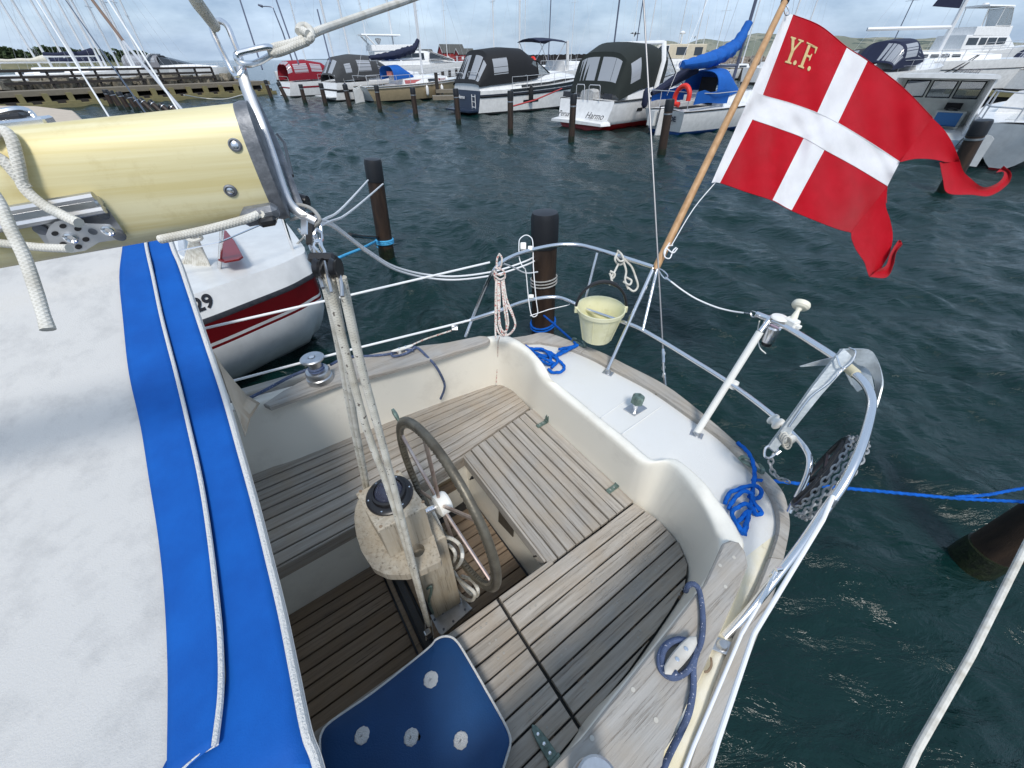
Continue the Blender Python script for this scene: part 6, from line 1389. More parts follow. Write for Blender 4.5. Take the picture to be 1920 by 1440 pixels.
mk('companionway', bx(2.44, 2.49, -.38, .38, .80, 1.75), C_blk, ro, local=True, smooth=False)
mast(ro, 4.1, 1.25, 9.5, .065, C_dmast, 3.6, .85, C_bluec, 8.2, 2.5, cz=.75)
for s in (-1, 1):      # weather cloths
    mk('weather_cloth', thick(grid([[(.35+i*.42, s*(1.03+.05*math.sin(i*1.4)), .98+.10*math.sin(i)*.4), (.35+i*.42, s*(1.08), 1.38+.05*math.sin(i*2))] for i in range(6)]), .01), C_bluec, ro, local=True)
mk('furled_cloth', tube([(.2,.95,1.25),(.9,.85,1.5),(1.7,.6,1.9),(2.0,.3,2.0)], [.08,.16,.22,.12], 10, k=4), C_dnav, ro, local=True)
hb_ = mk('horseshoe_buoy', tube([(.05,-.62,.98),(.02,-.42,.92+.1),(.0,-.40,1.28),(.0,-.58,1.52),(.0,-.82,1.55),(.0,-1.0,1.38),(.0,-1.02,1.12)], .085, 10, k=5), C_orange, ro, local=True)
bars(ro, 'pushpit', [[(.1,1.0,.8),(.05,1.0,1.35),(.0,.8,1.38),(-.02,-.8,1.38),(.05,-1.0,1.35),(.1,-1.0,.8)], [(.05,.3,.8),(.0,.3,1.38)], [(.05,-.35,.8),(.0,-.35,1.38)], [(.05,-1.0,1.35),(1.5,-1.15,1.3),(4,-1.2,1.35)]], .014)
side_text(ro, 'TILDE', .24, .06, -.30, .50, C_navy, face='stern', bold=.008, tilt=-.2); side_text(ro, 'DYVIG', .09, .10, -.35, .33, C_tgold, face='stern')
fender(ro, 5.0, -1.28, .75, C_w, .5, .11); fender(ro, .0, 1.05, 1.1, C_dnav, .6, .13)
# ---- 4. tan sailboat
ro = root('sailboat', place((690,193), 47, .8), 'tan hulled sailboat with navy sail cover, pink cabin stripe and white fenders', 'sailboat', 'sailboats', head=47)
st = hull(ro, 10.2, 3.1, .88, 1.30, [C_w2, C_tan, C_anti, C_w2], rows=(0,.14,.3,.6,.93,1.0,1.3), mi=(0,1,1,1,2,2), sw=.62, wl=.80, tr=.55, rake=.16)
strake(ro, st, .13, C_wood, rad=.03); strake(ro, st, .0, C_wood, rad=.025)
mk('rudder', prism([(-.55,.04,.04,-.3,.75),(.15,.04,.04,-.4,.95)]), C_w2, ro, local=True)
cs = [(3.0,1.15,.95,.88,1.45),(5.6,1.05,.8,.95,1.42),(7.4,.6,.45,1.10,1.32)]
mk('cabin_trunk', prism(cs), C_w, ro, local=True); win(ro, cs, 1.0+2.1, 6.2, .18, .55, pm('faded_red_stripe', (.45,.12,.12), .6), name='cabin_stripe'); win(ro, cs, 5.2, 5.9, .25, .6, off=.03); win(ro, cs, 6.3, 7.1, .15, .6, C_dred, name='name_board')
side_text(ro, 'Bianca', .22, 6.7, -.80, 1.20, C_w, face='side')
mk('cockpit_well', bx(.9, 2.9, -.6, .6, .6, .95), C_grey, ro, local=True, smooth=False); mk('sun_hatch', bx(2.5,3.0,-.4,.3,1.45,1.7), C_orange if False else pm('salmon_bag', (.75,.25,.20), .7), ro, local=True)
canopy(ro, [(2.3,1.0,1.2,2.0,0),(3.1,1.0,1.3,2.05,0),(4.0,.9,1.35,1.5,0)], C_bluec, [(1.15,1.8,.36,.48),(1.15,1.8,.52,.64)])
mast(ro, 5.4, 1.4, 11.0, .08, C_metal, 4.2, 1.0, C_dnav, 10.2, 3.0, cz=.6); railing(ro, st, .12, .96, .58, 8, side=(-1,1)); 
bars(ro, 'pushpit', [[(.2,1.0,.9),(.1,1.0,1.5),(.0,.0,1.5),(.1,-1.0,1.5),(.2,-1.0,.9)], [(.9,-1.1,.9),(.9,-1.1,1.5),(.1,-1.0,1.5)]], .018)
bars(ro, 'pulpit', [[(9.2,-.35,1.3),(9.5,-.35,1.9),(10.2,0,1.95),(9.5,.35,1.9),(9.2,.35,1.3)], [(10.15,0,1.3),(10.2,0,1.95)]], .018)
for x, y in ((4.6,-1.62),(6.0,-1.55),(8.6,-.85)): fender(ro, x, y, .55, C_w, .55, .11)
# ---- 5. charcoal canopy cruiser
ro = root('motor_cruiser', place((640,190), 48, 1.45), 'white motor cruiser with charcoal canopy and navy fender, left of the tan sailboat', 'motorboat', 'motorboats moored stern-to', head=48); ro.scale = (1, 1, 0.8)
st = hull(ro, 10.0, 3.2, 1.35, 1.75, [C_w, C_anti, C_w], rows=(0,.15,.3,.6,.93,1.0,1.3), mi=(0,0,0,0,1,1), sw=.88, wl=.9, tr=-.3)
band(ro, st, .38, .52, 0, .9, C_blk, 'hull_stripe', side=-1); mk('transom_stripe', bx(-.14,-.10,-1.38,1.38,.68,.86), C_blk, ro, local=True, smooth=False); mk('swim_platform', bx(-.8,-.1,-1.3,1.3,.28,.36), C_w, ro, local=True)
cs = [(2.6,1.4,1.1,1.3,2.1),(5.2,1.2,.9,1.5,2.2),(7.6,.6,.4,1.6,1.95)]; mk('cabin_top', prism(cs), C_w, ro, local=True)
canopy(ro, [(-.05,1.36,1.35,1.9,0),(.7,1.4,1.5,3.15,0),(1.9,1.42,1.6,3.35,0),(3.4,1.38,1.7,3.25,0),(4.6,1.3,1.9,2.4,0)], C_grey, [(.1,.85,.52,.66),(.1,.85,.34,.48),(1.15,1.55,.82,.95),(2.0,2.7,.78,.95),(3.1,3.7,.72,.92)])
railing(ro, st, .35, .98, .6, 6, side=(-1,)); handrail(ro, .05, -1.25, -.2, 1.35, .55); fender(ro, .5, -1.62, 1.0, C_dnav, .6, .14)
# ---- 6. maroon canopy cruiser
ro = root('motor_cruiser', place((552,182), 47, 1.3), 'small white motor cruiser with maroon canopy and maroon side stripe', 'motorboat', 'motorboats moored stern-to', head=47); ro.scale = (1, 1, 0.72)
st = hull(ro, 8.0, 2.9, 1.35, 1.75, [C_w, C_anti, C_w], rows=(0,.15,.3,.6,.93,1.0,1.3), mi=(0,0,0,0,1,1), sw=.88, wl=.9, tr=-.3)
band(ro, st, .30, .42, .12, .9, C_mar, 'hull_stripe', side=-1); mk('transom_stripe', bx(-.13,-.09,-1.2,1.2,.75,.9), C_mar, ro, local=True, smooth=False)
mk('cabin_top', prism([(2.6,1.25,1.0,1.3,2.0),(5.2,1.0,.7,1.5,2.0),(6.6,.5,.3,1.6,1.85)]), C_w, ro, local=True)
canopy(ro, [(-.02,1.22,1.45,2.9,.2),(.5,1.28,1.5,3.2,0),(1.9,1.30,1.55,3.30,0),(3.2,1.25,1.6,3.05,0),(3.9,1.15,1.8,2.3,0)], C_mar, [(.02,.9,.72,.93),(1.1,1.9,.76,.95),(2.1,2.8,.76,.94),(.0,.9,.35,.65)], e=.5)
railing(ro, st, .3, .98, .6, 5, side=(-1,)); handrail(ro, .0, -1.1, 1.1, 1.35, .5)
# ---- 7. neighbour with the red band and the number
def rowuv(u, v, z): return B(u, v, z)
nb = root('sailboat', B(.2, 4.6, 0), 'white sailboat alongside with dark red band, number 29 and rope coils on deck', 'sailboat', 'sailboats')
us = [.47,.44,.36,.2,-.1,-.5,-1.0,-1.8,-3.0,-4.5]
sheer = [3.98,3.86,3.80,3.70,3.57,3.42,3.30,3.18,3.15,3.3]; 
zsh = [.93,.93,.93,.93,.94,.95,.96,1.0,1.05,1.1]
def nrow(i):
    u_, v_, z_ = us[i], sheer[i], zsh[i]; sh_ = [0,0,0,0,0,0,0,0,0,0]
    f = lambda dv, z: B(u_-(.0 if z > .5 else (.5-z)*.25)*(1 if i < 3 else .0), v_+dv, z)
    return [f(.05, z_+.13), f(-.006, z_-.045), f(-.012, z_-.075), f(-.005, z_-.09), f(.02, z_-.26), f(.028, z_-.29), f(.032, z_-.315), f(.035, z_-.335), f(.06, z_-.45), f(.16, z_-.62), f(.34, z_-.8), f(.60, z_-.98), f(1.1, -.2)]
nr = [nrow(i) for i in range(len(us))]; ncol = list(zip(*nr)); nr2 = list(zip(*[smoothpts(c, 4) for c in ncol]))
mi = []; g = grid(nr2); per = len(nr2[0])-1; pat = [0,1,0,2,2 if False else 0,2,0,0,0,0,0,0]; pat = [0,1,1,2,0,2,0,0,0,0,0,0]
for i in range(len(nr2)-1):
    for j in range(per): mi.append(pat[j])
mk('hull', (g[0], g[1], None, mi), [C_w, M_rubber, C_dred], nb, ang=50)
# transom
trl = nr[0]; mk('transom', grid([[p for p in trl], [p+V*1.9+U*.02 for p in trl]]), C_w, nb, ang=60)
dk = [[r_[0], r_[0]+V*.12+Z*.008, r_[0]+V*.6+Z*.03, r_[0]+V*1.3+Z*.02, B(UV(r_[0])[0], 5.9, .94)] for r_ in nr2]
mk('deck', grid(dk), C_w2, nb, ang=60)
hw = [(187+a, b) for a, b in []]
def nside(px, py, off=-.012):      # point on the neighbour's side at a pixel
    r = ray(px, py); best = None
    for a, b in zip(nr2, nr2[1:]):
        for j in range(3, 8):
            pass
    t0_, t1_ = 2.0, 8.0
    for k in range(60):
        t = t0_+(t1_-t0_)*k/60; p = Vector((0, 0, H))+r*t; u_, v_ = UV(p); vs_ = np.interp(u_, us[::-1], sheer[::-1])+.03
        if v_ >= vs_: return p-V*.02
    return p
mk('hull_window', thick(([nside(*p) for p in [(380,618),(492,580),(494,602),(380,652)]], [(0, 1, 2, 3)]), .004), M_glass, nb, smooth=False)
mk('window_frame', tube([nside(*p)-V*.005 for p in [(380,618),(488,580),(493,586),(493,600),(489,604),(380,652)]], .008, 6), M_alu, nb)
n29 = P(381, 568, 1.0); uu_ = UV(n29)[0]; vv_ = float(np.interp(uu_, us[::-1], sheer[::-1])); zz_ = 1.0
for _ in range(30):
    n29 = P(381, 568, zz_); uu_, v2_ = UV(n29); vv_ = float(np.interp(uu_, us[::-1], sheer[::-1]))+.05*(zz_-.90)/.17; zz_ += (v2_-vv_)*.12 
sl_ = (np.interp(uu_+.1, us[::-1], sheer[::-1])-np.interp(uu_-.1, us[::-1], sheer[::-1]))/.2; e1 = (U+V*float(sl_)).normalized()
dn_ = Z
nf = lambda a, b, c: n29+e1*a+(V*.28+Z*.96)*b-V*(c+.012)
mk('number', textmesh('29', .14, nf, .003, 0, .004), C_text, nb, smooth=False)
mk('house_side', slab([(-3.2,3.85),(-.62,4.02),(-.42,4.12),(-.42,5.4),(-3.2,5.4)], .95, 1.18, .03), C_w, nb)
mk('cockpit_cloth', slab([(-2.8,4.1),(-.72,4.12),(-.70,5.0),(-2.8,5.0)], 1.17, 1.25, .02), M_tan, nb)
mk('red_panel', slab([(lambda p: (p.x, p.y))(P(x, y, 1.19)) for x, y in [(416,430),(424,432),(440,452),(455,480),(448,485),(420,490),(408,486)]], 1.175, 1.19, .003, fr=lambda a, b, z: Vector((a, b, z))), C_dred, nb, smooth=False)
bars_ = [([P(410,528,.95), P(416,430,1.45)], .014), ([P(555,487,.95), P(527,400,1.42)], .014)]
for q, r_ in bars_: mk('stanchion', tube(q, r_, 8), M_steel, nb); mk('stanchion_foot', rbox(q[0]-Z*.005, U*.03, V*.03, Z*.006), M_alu, nb)
mk('guard_wire', tube([P(300,478,1.3), P(410,455,1.35), P(527,405,1.4)], .006, 6), M_steel, nb)
for x0, y0, x1, y1 in ((470,507,478,495),(482,502,472,495)): mk('deck_eye', tube([P(x0,y0,.96), P((x0+x1)/2,y1-3,1.0), P(x1,y0,.96)], .006, 6), M_steel, nb)
cp1 = P(511, 462, .965); cl_ = root('flaked_rope', cp1, 'flat spiral of grey rope on the deck of the red striped sailboat', 'rope')
sp_ = [cp1+Vector((math.cos(a), math.sin(a), 0))*(.02+.0165*a/(2*math.pi)) for a in [i*2*math.pi/20 for i in range(20*7)]]
mk('rope_turn', tube(sp_, .0085, 7), M_ropeGrey, cl_)
cl2 = root('mooring_knot', P(512,482,1.0), 'grey mooring rope knotted on a cleat beside the flat rope spiral', 'rope')
for q in ([(498,488,.97),(505,478,1.0),(520,472,1.02),(532,480,.99),(522,492,.97),(505,492,.97),(498,484,.98)], [(502,480,1.0),(515,484,1.03),(530,475,1.0)], [(508,472,1.0),(514,486,1.03),(520,494,.98)], [(530,480,1.0),(552,462,1.05),(575,440,1.15)]): mk('rope_turn', tube([P(*p) for p in q], .010, 8, k=5), M_ropeGrey, cl2)
hk2 = root('rope_hank', P(378,470,1.2), 'big hank of white rope hanging on the guard rail of the red striped sailboat', 'rope')
for i in range(9):
    dx = i*6.2-25; mk('rope_turn', tube([P(362,436,1.40), P(361+dx*.35,470,1.22), P(366+dx,515,1.02), P(372+dx*.9,540-abs(dx)*.25,.97), P(380+dx*.8,518,1.02), P(372+dx*.3,470,1.22), P(364,438,1.40)], .0115, 7, k=5), M_ropeW, hk2)
mk('rope_turn', tube([P(348,444,1.38), P(362,452,1.37), P(378,446,1.38), P(364,438,1.42)], .014, 7, closed=True, k=5), M_ropeW, hk2)
# ---- 8. right-hand side: white stern with rudder
ro = root('sailboat', P(1858,326,0)+headvec(52)*.3, 'white sailboat stern with steel rails and rudder at the right edge', 'sailboat', 'sailboats', head=50)
st = hull(ro, 8.5, 2.7, 1.05, 1.25, [C_w, C_dred, C_w], rows=(0,.1,.3,.55,.85,.95,1.3), mi=(0,0,0,0,0,1), sw=.52, wl=.12, tr=.35, pw=2.4)
mk('rudder', prism([(-.34,.26,.24,.12,.80),(-.28,.26,.24,.12,.80)]), C_w2, ro, local=True); ro.children[-1].location = (0, -.12, 0)
mk('cockpit_well', bx(.5,2.6,-.45,.45,.8,1.11), C_w2, ro, local=True, smooth=False); mk('cabin_trunk', prism([(2.7,.9,.75,1.05,1.6),(5,.8,.6,1.1,1.55)]), C_w, ro, local=True)
for s in (-1,1): mk('cockpit_coaming', prism([(.5,.07,.05,1.05,1.35),(2.7,.07,.05,1.05,1.5)]), C_w, ro, local=True); ro.children[-1].location = (0, s*.62, 0)
bars(ro, 'pushpit', [[(.15,s*.25,1.05),(.05,s*.25,1.65),(.2,s*.85,1.68),(1.0,s*1.02,1.66),(1.0,s*1.05,1.05)] for s in (-1,1)]+[[(.4,s*.9,1.05),(.35,s*.9,1.68)] for s in (-1,1)]+[[(.15,s*.25,1.35),(.3,s*.86,1.36),(1.0,s*1.03,1.36)] for s in (-1,1)], .02)
bars(ro, 'boarding_ladder', [[(-.08,-.3,1.2),(-.2,-.3,.5)],[(-.08,-.6,1.2),(-.2,-.6,.5)]]+[[(-.1-.03*i,-.3,1.1-.2*i),(-.1-.03*i,-.6,1.1-.2*i)] for i in range(4)], .018)
# ---- 9. small wheelhouse boat
wb_ = P(1692, 292, 0); ro = root('wheelhouse_boat', wb_, 'small open wheelhouse boat with three framed windows and a blue seat inside', 'motorboat', 'motorboats moored stern-to', head=42); ro.scale = (.9, 1.0, .8)
st = hull(ro, 6.0, 2.5, .62, 1.0, [C_w, C_anti, flat('boat_pale_blue', (.45,.58,.68), .35)], rows=(0,.12,.3,.6,.9,1.0,1.3), mi=(0,0,0,0,1,1), sw=.85, wl=.85)
H0, H1 = .65, 2.35
mk('wheelhouse_roof', prism([(1.0,1.15,1.12,H1-.02,H1+.10),(3.4,1.12,1.05,H1-.05,H1+.06)]), C_w, ro, local=True)
M_in = flat('inside_grey_green', (.62,.64,.60), .6)
for s in (-1, 1): mk('wheelhouse_side', thick(([(1.15,s*1.12,H0),(3.3,s*1.10,H0),(3.2,s*1.05,H1),(1.05,s*1.10,H1)], [(0,1,2,3)]), .04), C_w, ro, local=True, smooth=False)
fz = lambda y, z, o=0: (3.25-.12*(z-H0)/(H1-H0)+o, y, z)
gs_ = []
ysw = [-1.08,-.98,-.40,-.32,.27,.35,.95,1.08]
fw_ = join(*[thick(([fz(a,z0),fz(b,z0),fz(b,z1),fz(a,z1)], [(0,1,2,3)]), .04) for a, b, z0, z1 in [(-1.08,1.08,H0,1.62),(-1.08,1.08,2.22,H1)]+[(ysw[i],ysw[i+1],1.62,2.22) for i in (0,2,4,6)]])
o = mk('front_wall', fw_, M_in, ro, local=True, smooth=False)
for a, b in ((-.98,-.40),(-.32,.27),(.35,.95)): 
    p_ = [fz(a,1.65,-.03),fz(b,1.65,-.03),fz(b,2.19,-.03),fz(a,2.19,-.03)]; qwin(ro, p_, M_clear, 'window', C_blk, .03)
mk('instrument_box', bx(2.9,3.1,-.75,-.35,1.30,1.50), C_blk, ro, local=True); mk('helm_wheel', tube([(2.85, -.55+.17*math.cos(a), 1.16+.17*math.sin(a)) for a in [2*math.pi*i/20 for i in range(20)]], .025, 7, closed=True), C_grey, ro, local=True)
mk('helm_seat', join(bx(2.0,2.1,-.85,-.25,.85,1.25), bx(2.1,2.5,-.85,-.25,.80,.90)), pm('seat_blue', (.01,.09,.25), .6), ro, local=True); mk('console', bx(2.8,3.2,-.95,-.2,H0,1.25), M_in, ro, local=True)
# ---- 10. big white sailboat lying across
ro = root('sailboat', P(1660, 178, 0)+Vector((0,6,0)), 'large white sailing yacht lying across with broad grey mast and grey lettering', 'sailboat', 'sailboats', head=100)
st = hull(ro, 16, 4.2, 1.9, 2.3, [C_w, C_anti, C_w2], rows=(0,.1,.25,.5,.9,1.0,1.3), mi=(0,0,0,0,1,1), sw=.8, wl=.85)
strake(ro, st, .28, C_grey, rad=.03); cs = [(2.5,1.6,1.4,1.9,2.6),(8.0,1.4,1.1,2.0,2.55),(11,.7,.5,2.1,2.4)]
mk('cabin_trunk', prism(cs), C_w, ro, local=True)
for i in range(6): win(ro, cs, 3.0+i*.8, 3.6+i*.8, .45, .75)
mast(ro, 6.6, 2.5, 14, .16, C_metal, 6.2, 1.6, None, 16, 4, cz=.3); railing(ro, st, .05, .97, .7, 9, side=(-1,), r=.02)
mk('furled_sail', thick(([(6.35,0,5.2),(4.4,0,5.35),(6.1,0,9.5)], [(0,1,2)]), .12), C_dnav, ro, local=True)
side_text(ro, 'Fregat', .75, 8.2, -2.10, 1.35, C_tgold, face='side', shear=.4)
mk('mooring_warp', join(tube([(8.4,-1.9,2.35),(7.2,-2.15,1.6),(5.9,-2.2,.9)], .035, 5, k=4), tube([(8.5,-1.9,2.35),(7.6,-2.15,1.6),(6.5,-2.2,.8)], .035, 5, k=4)), C_blk, ro, local=True)
# ---- 11. flybridge cruiser behind it
ro = root('flybridge_cruiser', P(1770,150,0)+Vector((4,8,0)), 'tall white flybridge motor yacht behind the crossing sailing yacht', 'motorboat', 'motorboats moored stern-to', head=80)
st = hull(ro, 15, 4.6, 2.6, 3.4, [C_w, C_anti, C_w], sw=.9, wl=.9)
cs = [(1,2.1,1.9,2.5,4.3),(8,2.0,1.7,2.7,4.3),(11,1.5,.9,2.9,3.3)]; mk('saloon', prism(cs), C_w, ro, local=True)
win(ro, cs, 3.5, 4.6, .45, .85, slant=-.0); win(ro, cs, 4.8, 6.2, .45, .85); win(ro, cs, 6.4, 7.8, .45, .85); win(ro, cs, 1.5, 3.2, .45, .85)
mk('flybridge', prism([(2,1.9,1.8,4.25,5.1),(8,1.7,1.5,4.25,5.2)]), C_w, ro, local=True); mk('hard_top', prism([(2.4,1.6,1.5,7.0,7.15),(6.5,1.5,1.4,7.0,7.15)]), C_w, ro, local=True)
for x, y in ((2.6,1.4),(2.6,-1.4),(6.2,1.3),(6.2,-1.3)): mk('top_post', tube([(x+.5,y,5.0),(x,y,7.0)], .05, 6), C_w, ro, local=True)
qwin(ro, [(7.5,-1.5,5.2),(7.5,1.5,5.2),(6.4,1.4,6.9),(6.4,-1.4,6.9)], M_clear, 'windscreen', C_w, .05); qwin(ro, [(5.0,-1.6,5.2),(7.4,-1.55,5.2),(6.4,-1.45,6.9),(5.0,-1.5,6.9)], M_clear, 'windscreen', C_w, .05)
mk('radome', lathe((3.6,0,7.15), (0,0,1), [(.3,0),(.35,.1),(.3,.25),(.05,.3)], 14), C_w, ro, local=True); railing(ro, st, .3, .98, .8, 8, side=(-1,), r=.025)
# ---- 12. cruiser with navy dodger left of it
ro = root('motor_cruiser', P(1640,190,0)+Vector((0,2,0)), 'white cruiser with navy canopy seen above the edge of the flag', 'motorboat', 'motorboats moored stern-to', head=62)
st = hull(ro, 10, 3.3, 1.5, 1.9, [C_w, C_dnav, C_w], mi=(0,1,0,0,0,0), rows=(0,.3,.45,.6,.9,1,1.3)); mk('cabin_top', prism([(3.4,1.4,1.1,1.5,2.3),(7,1,.7,1.7,2.1)]), C_w, ro, local=True)
canopy(ro, [(.2,1.35,1.6,2.0,0),(.9,1.4,1.7,3.1,0),(2.6,1.4,1.8,3.25,0),(4.2,1.2,2.0,2.5,0)], C_dnav, [(1.1,1.9,.72,.93),(2.05,2.8,.62,.93),(.1,.9,.52,.9)]); railing(ro, st, .1, .97, .6, 7, side=(-1,))
# ---- 13. cream canopy cruiser, bow to the left
ro = root('motor_cruiser', P(1322,165,0), 'white cabin cruiser with cream canopy and antennas, moored near the stone mole', 'motorboat', 'motorboats moored stern-to', head=-75); ro.scale = (1, 1, 0.84)
st = hull(ro, 10.5, 3.6, 1.75, 2.1, [C_w, C_anti, C_w], sw=.9, wl=.88)
cs = [(1.2,1.55,1.4,1.7,2.7),(5.2,1.5,1.3,1.8,2.8),(7.8,1.0,.7,1.9,2.3)]; mk('cabin_top', prism(cs), C_w, ro, local=True)
for a, b in ((1.6,2.6),(5.2,6.3)): win(ro, cs, a, b, .3, .75, side=1); win(ro, cs, a, b, .3, .75)
hs2 = [(.9,1.4,1.2,2.6,3.9),(5.0,1.35,1.15,2.75,3.95),(6.2,1.2,.9,2.75,2.9)]; mk('wheelhouse', prism(hs2), C_beige, ro, local=True)
for a, b in ((1.2,1.9),(2.6,3.5)): win(ro, hs2, a, b, .25, .8, side=1)
qwin(ro, [(4.2,1.42,2.85),(5.9,1.28,2.85),(5.0,1.2,3.8),(4.2,1.25,3.8)], M_glass, 'windscreen', C_w, .05); qwin(ro, [(6.15,1.1,2.9),(6.15,-1.1,2.9),(5.1,-1.1,3.85),(5.1,1.1,3.85)], M_glass, 'windscreen', C_w, .05)
for x in (1.2,2.6): mk('antenna', tube([(x,.6,3.9),(x+.1,.6,6.3)], .025, 4), C_w, ro, local=True)
mk('radar_mast', join(tube([(3.2,.6,3.9),(3.2,.6,4.8),(3.2,-.6,4.8),(3.2,-.6,3.9)], .04, 5), lathe((3.2,0,4.8), (0,0,1), [(.25,0),(.28,.1),(.1,.25)], 10)), C_w, ro, local=True)
railing(ro, st, .2, .97, .7, 7, side=(1,), r=.02)
# ---- 14. flybridge yacht behind the tan sailboat
ro = root('flybridge_cruiser', P(706,150,0), 'white flybridge motor yacht with long dark windows behind the tan sailboat', 'motorboat', 'motorboats moored stern-to', head=62); ro.scale = (1.25, 1, 0.78)
st = hull(ro, 15, 4.4, 2.0, 3.0, [C_w, C_anti, C_w], sw=.9, wl=.9, bowpow=1.8)
cs = [(0,2.0,1.8,2.0,4.1),(6.0,1.9,1.6,2.2,4.2),(9.8,1.5,.8,2.6,2.9)]; mk('saloon', prism(cs), C_w, ro, local=True)
qwin(ro, [(6.3,-1.93,2.9),(9.2,-1.62,2.8),(6.9,-1.58,3.9),(6.5,-1.62,3.9)], M_glass, 'windscreen', C_w, .05); qwin(ro, [(9.7,-1.3,2.9),(9.7,1.3,2.9),(6.7,1.4,4.15),(6.7,-1.4,4.15)], M_glass, 'windscreen', C_w, .05)
win(ro, cs, 3.0, 5.8, .35, .85); win(ro, cs, .6, 2.8, .35, .85)
mk('flybridge', prism([(-.2,1.9,1.8,4.2,5.0),(4.6,1.6,1.4,4.3,5.1)]), C_w, ro, local=True); mk('wing_arch', join(tube([(.3,-1.7,4.9),(-.6,-1.6,6.3)], .10, 6), tube([(.3,1.7,4.9),(-.6,1.6,6.3)], .10, 6)), C_w, ro, local=True)
mk('hard_top', prism([(-1.0,1.5,1.4,6.3,6.5),(3.4,1.4,1.2,6.3,6.5)]), C_w, ro, local=True); mk('radome', lathe((1.0,0,5.6), (0,0,1), [(.1,-.5),(.3,0),(.35,.15),(.3,.35),(.05,.4)], 12), C_w, ro, local=True)
railing(ro, st, .35, .99, .8, 8, side=(-1,), r=.02)
# ---- 15. motor yacht at the timber quay, left
ro = root('motor_yacht', P(262,152,0), 'long white sports yacht with grey canopy and arch behind the timber rail', 'motorboat', 'motorboats moored stern-to', head=80); ro.scale = (1.05, 1, 0.64)
st = hull(ro, 15.5, 4.2, 2.0, 2.7, [C_w, C_anti, C_w], sw=.9, wl=.92, bowpow=2.0, rake=.16)
cs = [(3.5,1.8,1.5,2.0,3.0),(7.6,1.5,1.1,2.3,3.1),(11.5,.6,.3,2.5,2.7)]; mk('cabin_top', prism(cs), C_w, ro, local=True)
canopy(ro, [(-.3,1.7,2.0,4.5,.1),(.2,1.8,2.1,4.9,0),(2.5,1.7,2.3,4.8,0),(4.3,1.6,2.6,4.7,0)], pm('canvas_mid_grey', (.22,.22,.24), .9), [(.15,.9,.72,.95),(1.1,1.9,.72,.95),(2.1,2.8,.75,.95)], e=.45)
mk('radar_arch', join(tube([(1.6,-2.0,2.0),(3.2,-1.9,4.2),(3.6,-1.5,4.9)], .28, 8, flat=.4), tube([(1.6,2.0,2.0),(3.2,1.9,4.2),(3.6,1.5,4.9),(3.6,-1.5,4.9)], .2, 8, flat=.4)), C_w, ro, local=True)
mk('windscreen', thick(grid([[(4.0,-1.5,2.9),(4.4,-1.1,4.4)],[(7.8,-1.0,3.05),(5.2,-.8,4.2)],[(8.4,0,3.05),(5.4,0,4.25)],[(7.8,1.0,3.05),(5.2,.8,4.2)],[(4.0,1.5,2.9),(4.4,1.1,4.4)]]), .03), M_glass, ro, local=True, smooth=False)
railing(ro, st, .3, .99, .8, 12, side=(-1,1), r=.02)
# ---- 16. white open boat at far left
ro = root('motor_cruiser', P(-40,196,0)+headvec(70)*2.0, 'white boat bow with two seat backs before the timber quay at far left', 'motorboat', 'motorboats moored stern-to', head=70)
st = hull(ro, 5.6, 2.4, .85, 1.15, [C_w, C_w2, C_w], sw=.9, wl=.8, bowpow=2.0, rake=.3)
for x in (1.6,2.1): mk('seat_back', prism([(x,.3,.26,.85,1.4),(x+.18,.3,.26,.85,1.35)]), C_w, ro, local=True)
bars(ro, 'screen_frame', [[(.9,-.9,.9),(1.1,-.85,1.5)],[(3.0,-.9,1.0),(3.3,-.8,1.55)]], .03, C_w); mk('anchor_roller', rbox((5.2,0,1.15),(.3,0,0),(0,.12,0),(0,0,.05)), C_rail, ro, local=True)
# ---- 17. cabin roof of the next boat, seen above our boom
ro = root('sailboat', B(-4.5,5.2,0), 'beige cabin roof of the next boat seen just above the gold boom', 'sailboat', 'sailboats')
rp_ = [P(x, y, 1.25) for x, y in [(-60,197),(70,199),(138,207),(165,232),(-60,262)]]
mk('coach_roof', slab([(p.x, p.y) for p in rp_], 1.05, 1.25, .04, fr=lambda a, b, z: Vector((a, b, z))), flat('beige_deck', (.56,.47,.37), .8), ro)
# ---- far sailboats whose masts stand in the sky
def farboat(px, py, az, label, L_=9, mh=12, hh=1.1, boomL=0, cover=None, dark=False, mr=.11, hullm=None, ox=0):
    ro = root('sailboat', P(px, py, 0), label, 'sailboat', 'sailboats', head=az)
    st = hull(ro, L_, 2.9, hh, hh*1.25, [C_w, C_anti, hullm or C_w], sw=.7, wl=.8, n=10)
    mk('cabin_trunk', prism([(2.6,1.0,.85,hh,hh+.5),(L_*.6,.8,.6,hh+.05,hh+.5)]), C_w, ro, local=True); win(ro, [(2.6,1.0,.85,hh,hh+.5),(L_*.6,.8,.6,hh+.05,hh+.5)], 3.1, 4.8, .3, .7)
    mast(ro, L_*.52+ox, hh+.3, mh, mr, C_dmast if dark else C_metal, boomL, 1.0, cover, L_, 2.8, cz=.13)
    return ro
farboat(20,176,75,'far sailboat with cream sail cover behind the quay rail, leftmost',9,12,1.1,4,C_cream)
farboat(60,171,78,'far sailboat with navy sail cover and white mast behind the quay rail',9,13,1.1,4,C_dnav)
farboat(98,172,72,'far sailboat whose two-tone mast rises left of the wooded shore gap',9,14,1.1,4,C_dnav)
farboat(128,170,76,'far sailboat with navy boom cover right of the paired masts behind the rail',9,12,1.1,4,C_dnav)
farboat(150,168,70,'far sailboat with thin white mast behind the grey canopy yacht',9,11,1.1)
farboat(185,166,76,'far sailboat with white mast seen just left of the grey canopy yacht',9,12,1.1)
farboat(232,150,70,'distant sailboat with pale mast above the long sports yacht',9,13,1.2)
farboat(560,162,60,'far sailboat with white mast behind the maroon canopy cruiser',9,13,1.1)
